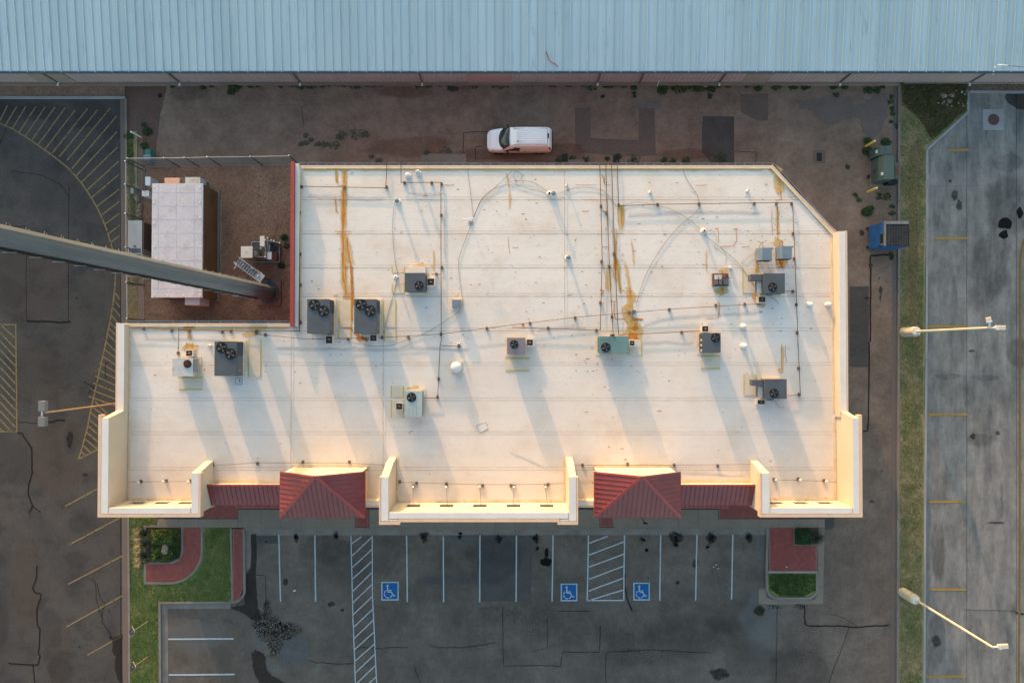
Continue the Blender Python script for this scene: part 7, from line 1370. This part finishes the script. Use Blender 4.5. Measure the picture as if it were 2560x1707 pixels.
MB().box(q[1] - .015, q[1] + .015, q[2] + .1, q[3] - .1, .5, 1.95).build('door', M_WHTAN, t); MB().box(q[1] + .016, q[1] + .07, q[2] + .15, q[2] + .6, .9, 1.7).build('door_box', M_HVACL, t); MB().box(q[1] + .02, q[1] + .9, q[2] + .12, q[2] + .17, .4, 1.6).build('open_door', M_WHTAN, t); MB().box(q[1] + .3, q[1] + .55, q[2] + .2, q[3] - .2, .36, .5).build('inner_tray', M_WOOD, t); MB().lathe(((q[0] + q[1]) / 2 - .05, (q[2] + q[3]) / 2 + .02, 2.1), [(.06, 0), (.05, .02)], 10).build('boss', M_HVACL, t)
zc('radio_cabinet', 'narrow upright off white cabinet at the top of the platform', 'cabinet', 670, 150, 757, 343, 2.0, M_OFFW, .35); zc('radio_cabinet', 'small pale lavender cabinet at the lower middle of the platform', 'cabinet', 808, 448, 887, 585, 1.8, M_WHTAN, .35, mat('pale_lavender', (.50, .50, .56, 1), grain=.03)); zc('radio_cabinet', 'slim blue grey cabinet in the middle of the platform', 'cabinet', 818, 318, 858, 438, 1.7, M_BLUEG, .35); zc('equipment_box', 'brick coloured box at the lower right of the platform', 'box', 890, 452, 975, 598, .9, mat('brick_paint', (.22, .09, .065, 1), grain=.1), .35)
# ice bridge from platform to tower
t = thing('ice_bridge', 'slanting galvanised cable bridge beside the tower foot', 'cable bridge', tuple(Z7(450, 780)))
p, q = Z7(265, 625, 2.6), Z7(600, 870, 2.6); d = (q - p); L = d.length; MB().obox((p + q) / 2, d, L, .52, 2.60, 2.62).build('grating', M_GRATE, t)
u2 = Vector((d.x, d.y)).normalized(); s = Vector((-u2.y, u2.x))
for k in (-1, 1): c_ = Vector(((p + q) / 2)[:2]) + s * .27 * k; MB().obox(c_, u2, L + .3, .04, 2.56, 2.68).build('side_rail', M_STEEL, t)
for k in range(9): c_ = Vector(p[:2]).lerp(Vector(q[:2]), k / 8); MB().obox(c_, s, .52, .03, 2.621, 2.65).build('rung', M_STEEL, t)
for x, y in [(245, 690), (650, 900)]: c_ = Z7(x, y, 2.5); MB().tube([(c_.x, c_.y, 0), (c_.x, c_.y, 2.7)], .06, 8).build('post', M_STEEL, t); MB().lathe((c_.x, c_.y, 2.7), [(.07, 0), (.05, .05)], 8).build('post_cap', M_WHITE, t); MB().obox((c_.x, c_.y), s, .7, .08, 2.45, 2.54).build('bracket', M_STEEL, t)
for x, y in [(190, 640), (345, 680), (520, 745), (650, 1020)]: c_ = Z7(x, y, 2.9); MB().tube([(c_.x, c_.y, 2.4), (c_.x, c_.y, 2.95)], .03, 6).build('stub', M_WHITE, t)
MB().obox(Z7(640, 900, 2.6)[:2], u2, .75, .62, 2.5, 2.6).build('landing', M_STEEL, t)
MB().tube([Z7(590, 805, 2.6), Z7(760, 850, 1.5), Z7(900, 885, .1)], .018, 5).build('ground_wire', M_STEEL, t)
a, b = W(*T(0, 1, 1860, 1085), .6), W(*T(0, 1, 2010, 1130), .6); p, q = TW(0, 1, 2138, 1138, .9), TW(0, 1, 2198, 1152, .9); tag(MB().box(p.x, q.x, q.y, p.y, .55, .9).build('junction_box', M_HVACL), 'small pale box on the ground in front of the tower', 'junction box')
# ---------------- chain link fence
M_WIRE = mat('chain_wire', (.20, .20, .20, 1), rough=.5, metal=.4, grain=.05, bmp=0); M_POST = mat('fence_post_dark', (.05, .048, .045, 1), (.12, .115, .11, 1), s1=3, rough=.6, grain=.1)
def fence(label, posts, h, gap=.14):
    P = [W(u, v, 0) for u, v in posts]; t = thing('chain_link_fence', label, 'fence', tuple(P[0]))
    for p in P: MB().tube([p, (p.x, p.y, h)], .045, 8).build('post', M_POST, t); MB().lathe((p.x, p.y, h), [(.05, 0), (.05, .05), (.02, .08)], 8).build('post_cap', M_WHITE, t)
    for a, b in zip(P[:-1], P[1:]):
        for zz, rr in ((h - .05, .028), (.12, .012)): MB().tube([(a.x, a.y, zz), (b.x, b.y, zz)], rr, 6).build('rail', M_STEEL, t)
        d = Vector((b.x - a.x, b.y - a.y)); L = d.length; u_ = d / L; mb = MB(); hh = h - .1; w = .004; n = Vector((-u_.y, u_.x))
        s = -hh
        while s < L:
            for sg in (1, -1):
                x0, x1 = max(s, 0), min(s + hh, L)
                if x1 - x0 < .05: continue
                z0_, z1_ = (x0 - s), (x1 - s)
                if sg < 0: z0_, z1_ = hh - z0_, hh - z1_
                A, B = a.xy + u_ * x0 + n * .006 * sg, a.xy + u_ * x1 + n * .006 * sg
                mb.face((A.x, A.y, z0_ + .05 - w), (B.x, B.y, z1_ + .05 - w), (B.x, B.y, z1_ + .05 + w), (A.x, A.y, z0_ + .05 + w)); mb.face((A.x - n.x * w, A.y - n.y * w, z0_ + .05), (B.x - n.x * w, B.y - n.y * w, z1_ + .05), (B.x + n.x * w, B.y + n.y * w, z1_ + .05), (A.x + n.x * w, A.y + n.y * w, z0_ + .05))
            s += gap
        mb.build('wire_mesh', M_WIRE, t, kind='stuff')
fence('chain link fence along the upper side of the gravel yard', [(362, 418), (449, 417), (498, 416.5), (553, 415), (656, 414), (748, 412)], 2.6)
fence('chain link fence along the left side of the gravel yard', [(357, 425), (356.5, 480), (357, 549.5), (358, 630), (359.5, 713), (361, 800)], 2.6)

# ================================================================ LAMPS, SIGNS, BINS, VAN
def lamp2(label, top_of_ped, tip, heads):
    p = W(*top_of_ped, 1.9); h = min((abs((W(*tip, z_ / 20).xy - p.xy).length), z_ / 20) for z_ in range(60, 260))[1]
    g = W(0, 0, 0); # ground pixel not needed: the base stands below
    base = Vector((p.x, p.y, 0)); x, y = p.x, p.y; t = thing('lamp_post', label, 'lamp post', (x, y, 0))
    hb = 1.9
    MB().lathe((x, y, 0), [(.36, 0), (.36, hb - .1), (.34, hb - .02), (.30, hb)], 24).build('concrete_pedestal', M_POLEC, t)
    MB().lathe((x, y, hb), [(.372, -.45), (.372, -.38)], 24).build('band', M_TRIM, t); MB().box(x - .2, x + .2, y - .2, y + .2, hb, hb + .08).build('base_plate', M_WHITE, t)
    MB().tube([(x, y, hb + .08), (x, y, h)], .095, 12, True, .07).build('pole', M_POLEC, t)
    for ln, ang in heads:
        dx, dy = math.cos(ang), math.sin(ang); MB().tube([(x, y, h - .08), (x + dx * .36, y + dy * .36, h)], .06, 8).build('arm', M_WHITE, t)
        e = Vector((x + dx * (.30 + ln / 2), y + dy * (.30 + ln / 2))); hd = MB().obox(e, (dx, dy), ln, .29, h - .12, h + .05).build('lamp_head', M_POLEC, t, bevel=.04); MB().obox(e, (dx, dy), ln * .8, .28, h - .15, h - .123).build('lens', M_LAMPG, hd); MB().obox(e - Vector((dx, dy)) * ln * .28, (dx, dy), .08, .30, h + .053, h + .07).build('hinge', M_WHITE, hd)
lamp2('cream lamp post with two heads, upper one on the grass strip', T(3, 1, 1365, 1475), T(3, 1, 2045, 1450), [(.66, -.02), (.36, 1.75)])
lamp2('cream lamp post with one head, lower one on the grass strip', T(3, 3, 1355, 805), T(3, 3, 2058, 1248), [(.66, .06)])
def westlamp():
    tip = T(0, 2, 385, 655); h = 9.4; p = W(*tip, h); t = thing('lamp_post', 'lamp post with two grey box heads in the left lot', 'lamp post', (p.x, p.y, 0))
    MB().tube([(p.x, p.y, 0), (p.x, p.y, h)], .07, 10, True, .045).build('pole', mat('ochre_brown_pole', (.30, .20, .10, 1), (.36, .26, .14, 1), s1=2, grain=.1), t); MB().tube([(p.x, p.y - .2, h), (p.x, p.y + .2, h)], .05, 8).build('crossarm', M_WHITE, t)
    for a, b in [((350, 545), (412, 640)), ((348, 690), (410, 778))]:
        q, r_ = W(*T(0, 2, *a), h + .1), W(*T(0, 2, *b), h + .1); hd = MB().box(q.x, r_.x, r_.y, q.y, h - .25, h + .1).build('lamp_head', M_LAMPG, t, bevel=.02); MB().box(q.x + .05, r_.x - .05, r_.y + .05, q.y - .05, h - .28, h - .253).build('lens', M_GLASS, hd)
westlamp()
def sign(label, bu, tu, plate, h=2.3, m=M_SIGN, name='parking_sign', edge=M_WHITE):
    p = W(*bu, .1); q = W(*tu, h); t = thing(name, label, 'sign', (p.x, p.y, .1)); MB().tube([(p.x, p.y, .1), (q.x, q.y, h)], .03, 8).build('post', M_WHTAN, t)
    d = Vector((1, .35)).normalized(); c_ = (q.x, q.y); MB().obox(c_, d, plate[0], .02, h - plate[1] * .5, h + plate[1] * .5).build('plate', edge, t)
    return t
def signx(label, b, tp, h):
    p, q = TW(0, 3, *b, .1), TW(0, 3, *tp, h); t = thing('parking_sign', label, 'sign', (p.x, p.y, .1)); MB().tube([p, q], .03, 8).build('post', M_WHTAN, t)
    d = Vector((.55, .83)).normalized(); n = Vector((-d.y, d.x)); c_ = Vector((q.x, q.y)) + Vector((-.05, -.02))
    for off, s, m, nm in ((0, 0, edge_m, 'frame'), (.012, .05, M_SIGN, 'face')):
        W_, H_ = .50 - s, .60 - s; mb = MB(); cc = Vector((c_.x, c_.y, h - .15 + off)); U_ = Vector((d.x, d.y, 0)) * W_ / 2; V_ = Vector((-d.y * .75, d.x * .75, -.66)).normalized() * H_ / 2; N_ = U_.cross(V_).normalized(); N_ = N_ if N_.z > 0 else -N_; cc = cc + N_ * off
        v = [cc - U_ - V_, cc + U_ - V_, cc + U_ + V_, cc - U_ + V_]; mb.v = [tuple(a) for a in v] + [tuple(a - N_ * .01) for a in v]; mb.f = [(0, 1, 2, 3), (7, 6, 5, 4), (0, 4, 5, 1), (1, 5, 6, 2), (2, 6, 7, 3), (3, 7, 4, 0)]; mb.build(nm, m, t)
edge_m = M_HVACL
signx('dark blue sign on a post in the lawn, upper of two', (1360, 1000), (1205, 1100), 2.2); signx('dark blue sign on a post in the lawn, lower of two', (1362, 1322), (1215, 1425), 2.2)
p = W(1440 + 795 / 4.9, 1160 + 650 / 4.9, .12); t = thing('parking_sign', 'thin dark sign post on the sidewalk below the right hip roof', 'sign', (p.x, p.y, .12)); MB().tube([(p.x, p.y, .12), (p.x, p.y, 2.3)], .028, 8).build('post', M_BLACK, t); MB().box(p.x - .16, p.x + .16, p.y - .02, p.y - .005, 1.75, 2.25).build('plate', M_SIGN, t)
def bollard(label, c, r, b, tp, h=1.25):
    p = TW(c, r, *b, 0); t = thing('bollard', label, 'bollard', (p.x, p.y, 0)); q = TW(c, r, *tp, h); MB().tube([(p.x, p.y, 0), (p.x, p.y, h - .04)], .085, 14).build('post', M_YELP, t); MB().lathe((p.x, p.y, h - .04), [(.085, 0), (.07, .04), (.03, .06)], 14).build('cap', mat('faded_orange_cap', (.70, .46, .25, 1), grain=.05), t)
def find_h(c, r, b, tp):
    p = TW(c, r, *b, 0); return min(((TW(c, r, *tp, z / 50).xy - p.xy).length, z / 50) for z in range(20, 250))[1]
for lab, r, b, tp in [('yellow bollard at the upper end of the green transformer', 0, (898, 1343), (988, 1302)), ('yellow bollard at the lower end of the green transformer', 1, (912, 197), (1000, 153))]: bollard(lab, 3, r, b, tp, find_h(3, r, b, tp))
# transformer and switch cabinet
def Z5(x, y, z=0.): return W(2130 + x / 5.229, 340 + y / 5.229, z)
def boxz(t, name, x0, y0, x1, y1, z0, z1, m, bev=.015):
    a, b = Z5(x0, y0, z1), Z5(x1, y1, z1); MB().box(a.x, b.x, b.y, a.y, z0, z1).build(name, m, t, bevel=bev); return a.x, b.x, b.y, a.y
t = thing('transformer', 'dark green pad transformer between two yellow bollards', 'transformer', tuple(Z5(420, 420)))
a, b = Z5(240, 335, .1), Z5(540, 665, .1); MB().box(a.x, b.x, b.y, a.y, 0, .1).build('pad', M_KERB, t)
def slope_cab(name, x0, y0, x1, y1, zt, front, label=None):
    a, b = Z5(x0, y0, zt), Z5(x1, y1, zt); mb = MB(); xf = a.x - front; pr = [(xf, .1), (b.x, .1), (b.x, zt), (a.x, zt), (xf, zt * .62)]; pr[-1] = (xf + .02, zt * .72)
    k = 5; mb.v = [(x, b.y, z) for x, z in pr] + [(x, a.y, z) for x, z in pr]; mb.f = [(0, 1, 2, 3, 4), (9, 8, 7, 6, 5)] + [((i + 1) % 5, i, 5 + i, 5 + (i + 1) % 5) for i in range(5)]
    mb.build(name, M_TRANS, t, bevel=.015); return a.x, b.x, b.y, a.y, xf
q = slope_cab('tank', 425, 252, 552, 565, 1.7, .25); q2 = slope_cab('switch_cabinet', 375, 128, 520, 250, 1.5, .2)
MB().box((q[0] + q[4]) / 2 - .02, (q[0] + q[4]) / 2 + .16, q[2] + .32, q[2] + .55, 1.36, 1.60).build('warning_label', M_WHITE, t); MB().box(q2[4] + .02, q2[4] + .10, q2[2] + .2, q2[2] + .45, 1.0, 1.25).build('warning_label', M_WHITE, t)
MB().box(q[4] - .01, q[4] + .02, (q[2] + q[3]) / 2 - .01, (q[2] + q[3]) / 2 + .01, .2, 1.2).build('door_joint', M_BLACK, t); MB().box(q2[0] + .3, q2[0] + .31, q2[2] + .01, q2[3] - .01, 1.5, 1.505).build('lid_joint', M_BLACK, t); MB().box(q[4] - .03, q[4], (q[2] + q[3]) / 2 - .2, (q[2] + q[3]) / 2 - .1, .6, .8).build('handle', M_BLACK, t)
a, b = Z5(555, 350, 1.1), Z5(620, 560, 1.1); MB().box(a.x, b.x + .02, b.y, a.y, .2, 1.1).build('radiator', M_TRANS, t); a, b = Z5(572, 402, 1.12), Z5(610, 512, 1.12); MB().box(a.x, b.x, b.y, a.y, 1.103, 1.12).build('rusty_plate', M_RUSTM, t); a, b = Z5(470, 580, .9), Z5(600, 625, .9); MB().box(a.x, b.x, b.y, a.y, .2, .9).build('side_radiator', M_BLACK, t)
# blue recycling container
t = thing('waste_container', 'blue metal waste container with a dark slatted lid', 'container', tuple(Z5(460, 1290)))
zt = 2.15; a, b = Z5(432, 1112, zt), Z5(750, 1440, zt); x0, x1, y0, y1 = a.x, b.x, b.y, a.y; xf = Z5(212, 1300, .1).x
MB().box(x0, x1, y0, y1, .12, zt - .1).build('body', M_BINBLUE, t, bevel=.02)
mb = MB(); pr = [(xf, .15), (x0 - .003, .15), (x0 - .003, zt - .12), (xf + .22, 1.15)]; k = 4; mb.v = [(x, y0 + .03, z) for x, z in pr] + [(x, y1 - .03, z) for x, z in pr]; mb.f = [(0, 1, 2, 3), (7, 6, 5, 4)] + [((i + 1) % 4, i, 4 + i, 4 + (i + 1) % 4) for i in range(4)]; mb.build('sloping_front', M_BINBLUE, t, bevel=.02)
g = mat('weathered_rim', (.17, .19, .19, 1), (.12, .12, .115, 1), s1=3, grain=.2)
MB().box(x0, x1, y1 - .22, y1, zt - .1, zt - .02).build('rear_rim', g, t); MB().box(x0 - .02, x0 + .07, y0, y1 - .223, zt - .1, zt - .015).build('front_rim', g, t); MB().box(x1 - .05, x1, y0, y1 - .223, zt - .1, zt - .03).build('side_rim', M_LID, t); MB().box(x0 + .073, x1 - .053, y0, y1 - .223, zt - .097, zt - .06).build('lid', M_LID, t)
for k in range(14): x = x0 + .10 + k * (x1 - x0 - .2) / 13.5; MB().box(x, x + .045, y0 + .02, y1 - .33, zt - .059, zt - .025).build('lid_slat', mat('worn_slat', (.02, .026, .036, 1), (.055, .06, .065, 1), s1=2.5, grain=.2), t)
def fr(y, f): # a point on the sloping front, f from foot to top
    return Vector((xf + .22 + (x0 - xf - .22) * f, y, 1.15 + (zt - .12 - 1.15) * f))
def fq(name, ya, yb, fa, fb, m, off):
    n = Vector((-(zt - .12 - 1.15), 0, x0 - xf - .22)).normalized() * off; v = [fr(ya, fa) + n, fr(yb, fa) + n, fr(yb, fb) + n, fr(ya, fb) + n]; w_ = [p - n * .9 for p in v]; mb = MB(); mb.v = [tuple(p) for p in v + w_]; mb.f = [(3, 2, 1, 0), (4, 5, 6, 7), (0, 1, 5, 4), (1, 2, 6, 5), (2, 3, 7, 6), (3, 0, 4, 7)]; mb.build(name, m, t)
H_ = y1 - y0
fq('hatch_opening', y0 + H_ * .12, y0 + H_ * .52, .42, .93, M_BLACK, .02); fq('hatch_frame', y0 + H_ * .08, y0 + H_ * .12, .38, .97, g, .035); fq('hatch_frame', y0 + H_ * .12, y0 + H_ * .52, .93, .97, g, .035); fq('hatch_door', y0 + H_ * .08, y0 + H_ * .56, .26, .41, M_BINBLUE, .16)
for y in (y0 + .2, y1 - .2): MB().box(x0 - .4, x1 - .2, y - .06, y + .06, .0, .118).build('skid', M_BLACK, t)

# ---------------- van
def van():
    yc = (W(1300, 312, 1.85).y + W(1300, 380, .8).y) / 2; xn = W(1217.9, 346, .55).x; xr = W(1379, 346, 1.0).x; L = xr - xn
    t = thing('van', 'white compact cargo van parked in the rear alley', 'van', ((xn + xr) / 2, yc, 0)); k = L / 4.75
    # s, z sill, z belt, z top, half width sill, belt, top
    S = [(0.0, .34, .58, .70, .48, .50, .40), (.06, .26, .62, .80, .66, .68, .55), (.2, .24, .68, .93, .78, .80, .66), (.45, .24, .75, 1.02, .84, .86, .72), (.8, .24, .85, 1.08, .85, .875, .76), (1.02, .24, .93, 1.14, .85, .88, .78), (1.30, .24, .97, 1.42, .85, .88, .735), (1.62, .24, .99, 1.72, .85, .88, .70), (1.85, .24, 1.0, 1.82, .85, .88, .70), (2.4, .24, 1.0, 1.87, .85, .88, .71), (3.4, .24, 1.0, 1.88, .85, .88, .71), (4.3, .24, 1.0, 1.86, .85, .88, .70), (4.52, .26, 1.0, 1.80, .84, .87, .68), (4.66, .30, 1.0, 1.55, .82, .84, .69), (4.75, .36, .95, 1.10, .76, .78, .70)]
    mb = MB(); n = 14
    for s, zs, zb, zt, ws, wb, wt in S:
        x = xn + s * k; pr = [(-ws * .9, zs), (-ws, zs + .08), (-wb, (zs + zb) / 2 + .05), (-wb, zb), (-(wt + (wb - wt) * .45), zb + (zt - zb) * .6), (-wt - .01, zt - .06), (-wt * .82, zt), (wt * .82, zt), (wt + .01, zt - .06), (wt + (wb - wt) * .45, zb + (zt - zb) * .6), (wb, zb), (wb, (zs + zb) / 2 + .05), (ws, zs + .08), (ws * .9, zs)]
        for y, z in pr: mb.v.append((x, yc + y, z + (.02 if abs(y) < .01 else 0)))
    for i in range(len(S) - 1):
        for j in range(n - 1): a = i * n + j; mb.f.append((a, a + 1, a + n + 1, a + n))
        mb.f.append((i * n + n - 1, i * n, (i + 1) * n, (i + 1) * n + n - 1))
    mb.f.append(tuple(range(n))); mb.f.append(tuple((len(S) - 1) * n + n - 1 - j for j in range(n)))
    body = mb.build('body', M_VAN, t, smooth=True); sm = body.modifiers.new('s', 'SUBSURF'); sm.levels = 1; sm.render_levels = 2
    def surf(name, pts, m, off=.012, parent=None):
        P = [Vector((xn + s * k, yc + y, z)) for s, y, z in pts]; nn = (P[1] - P[0]).cross(P[2] - P[0]).normalized(); nn = nn if (nn.z > .1 or (abs(nn.z) <= .1 and nn.y * (P[0].y - yc) > 0)) else -nn
        v = [p + nn * off for p in P]; w_ = [p - nn * .01 for p in P]; mb = MB(); N = len(P); mb.v = [tuple(p) for p in v + w_]; mb.f = [tuple(range(N)), tuple(range(2 * N - 1, N - 1, -1))] + [(i, N + i, N + (i + 1) % N, (i + 1) % N) for i in range(N)]; return mb.build(name, m, parent or t)
    # windscreen: curved strip of facets
    mb = MB(); nn = 10; 
    for r_, (s0, sc_, z, hw) in enumerate([(1.02, .26, 1.16, .80), (1.10, .24, 1.245, .79), (1.40, .16, 1.52, .735), (1.72, .06, 1.765, .685)]):
        for j in range(nn + 1): f = -1 + 2 * j / nn; mb.v.append((xn + (s0 + sc_ * (f * f) ) * k - .10, yc + f * hw, z + .035 - .02 * f * f))
    for r_ in range(3):
        for j in range(nn): a = r_ * (nn + 1) + j; mb.f.append((a, a + 1, a + nn + 2, a + nn + 1))
    ws = mb.build('windscreen', M_GLASS, t, smooth=True)
    so_ = ws.modifiers.new('so', 'SOLIDIFY'); so_.thickness = .02
    mb = MB(); 
    for side in (1,):
        pts = [(xn + (1.02 + .26 * f * f) * k - .13, yc + f * .81, 1.155 - .02 * f * f) for f in [-1 + 2 * j / 10 for j in range(11)]]; MB().tube(pts, .028, 5).build('cowl', M_BLACK, t)
    for y, dy in [(.15, .5), (-.45, .45)]: MB().tube([(xn + .98 * k, yc + y, 1.19), (xn + 1.12 * k, yc + y + dy * .9, 1.30)], .01, 4).build('wiper', M_BLACK, t)
    # side glass
    for sg in (-1, 1):
        surf('side_window', [(1.62, sg * .852, 1.05), (2.38, sg * .852, 1.05), (2.42, sg * .785, 1.52), (2.05, sg * .775, 1.58)], M_GLASS, .02); surf('quarter_window', [(1.22, sg * .862, 1.02), (1.56, sg * .858, 1.05), (1.86, sg * .80, 1.42)], M_GLASS, .018)
        for s in (1.50, 2.48, 3.45): surf('door_joint', [(s, sg * .868, .35), (s + .012, sg * .868, .35), (s + .012, sg * .868, 1.0), (s, sg * .868, 1.0)], M_HVACP, .008)
        surf('door_joint', [(2.6, sg * .866, 1.08), (4.4, sg * .866, 1.08), (4.4, sg * .866, 1.09), (2.6, sg * .866, 1.09)], M_HVACL, .01)
        for s in (2.2, 2.65): surf('door_handle', [(s, sg * .872, .93), (s + .2, sg * .872, .93), (s + .2, sg * .872, .97), (s, sg * .872, .97)], M_HVACP, .03)
        m_ = MB().obox((xn + 1.52 * k, yc + sg * 1.0), (.35, sg * 1), .24, .12, 1.0, 1.18).build('mirror', M_BLACK, t, bevel=.03)
        surf('tail_light', [(4.60, sg * .80, 1.10), (4.70, sg * .76, 1.10), (4.62, sg * .70, 1.50), (4.50, sg * .76, 1.52)], M_REDL, .03)
        surf('headlight', [(.10, sg * .62, .66), (.45, sg * .85, .80), (.50, sg * .78, .94), (.16, sg * .56, .80)], mat('clear_lens', (.35, .38, .40, 1), rough=.1, grain=.05, bmp=0), .02)
        for s in (.86, 3.86):
            wl = MB().tube([(xn + s * k, yc + sg * .66, .32), (xn + s * k, yc + sg * .86, .32)], .33, 20).build('wheel', M_TYRE, t, bevel=.02); MB().tube([(xn + s * k, yc + sg * .861, .32), (xn + s * k, yc + sg * .866, .32)], .17, 14).build('rim', M_HVACP, wl)
            MB().tube([(xn + s * k, yc + sg * .80, .34), (xn + s * k, yc + sg * .882, .34)], .37, 20).build('wheel_arch', M_BLACK, t) if False else None
    for j in range(7): y = yc - .48 + j * .16; MB().box(xn + 2.15 * k, xn + 4.25 * k, y - .012, y + .012, 1.86, 1.895).build('roof_rib', M_VAN, t, bevel=.005)
    for sg in (-1, 1): MB().box(xn + 1.9 * k, xn + 4.4 * k, yc + sg * .615 - .01, yc + sg * .615 + .01, 1.80, 1.872).build('roof_channel', M_HVACL, t)
    MB().box(xn + 4.40 * k, xn + 4.415 * k, yc - .6, yc + .6, 1.80, 1.862).build('door_joint', M_HVACP, t)
    MB().box(xn + 4.40 * k, xn + 4.52 * k, yc - .12, yc + .22, 1.80, 1.868).build('brake_light', M_BLACK, t, bevel=.01)
    MB().box(xn + 4.70 * k, xn + 4.84 * k, yc - .76, yc + .76, .30, .58).build('rear_bumper', M_BLACK, t, bevel=.03)
    MB().box(xn + .20 * k, xn + .212 * k, yc - .5, yc + .5, .86, .955).build('bonnet_joint', M_HVACL, t)
    MB().box(xn - .02, xn + .05, yc - .5, yc + .5, .28, .48).build('grille', M_BLACK, t, bevel=.01)
    p = W(1200 + 1115 / 11.76, 290 + 745 / 11.76, 1.9); MB().lathe((p.x, p.y, 1.87), [(.04, 0), (.03, .06), (.005, .09)], 8).build('antenna_base', M_BLACK, t); MB().tube([(p.x, p.y, 1.93), (p.x + .25, p.y, 2.1)], .006, 4).build('aerial', M_BLACK, t)
    p = W(1200 + 880 / 11.76, 290 + 565 / 11.76, 1.9); MB().lathe((p.x, p.y, 1.86), [(.03, 0), (.02, .03)], 8).build('roof_boss', M_HVACP, t)
van()
for i, (c, x, y) in enumerate([(1, 355, 717), (2, 1850, 500), (2, 1892, 515), (2, 1872, 480), (3, 170, 500)]):
    p = TW(c, 3, x, y, .14 if c == 3 else 0); z0 = .137 if c == 3 else .02; tag(MB().obox((p.x, p.y), (1, U(0, .6)), .2 if i == 0 else .09, .10 if i == 0 else .05, z0, z0 + .04).build('litter', M_WHITE), ['white scrap of litter in the second stall', 'left of three white scraps near the right stalls', 'right of three white scraps near the right stalls', 'upper of three white scraps near the right stalls', 'white scrap on the corner brick paving'][i], 'litter')
for o in bpy.data.objects:
    if o.type == 'MESH' and o.parent is None and 'kind' not in o and 'label' not in o: print('UNTAGGED', o.name)
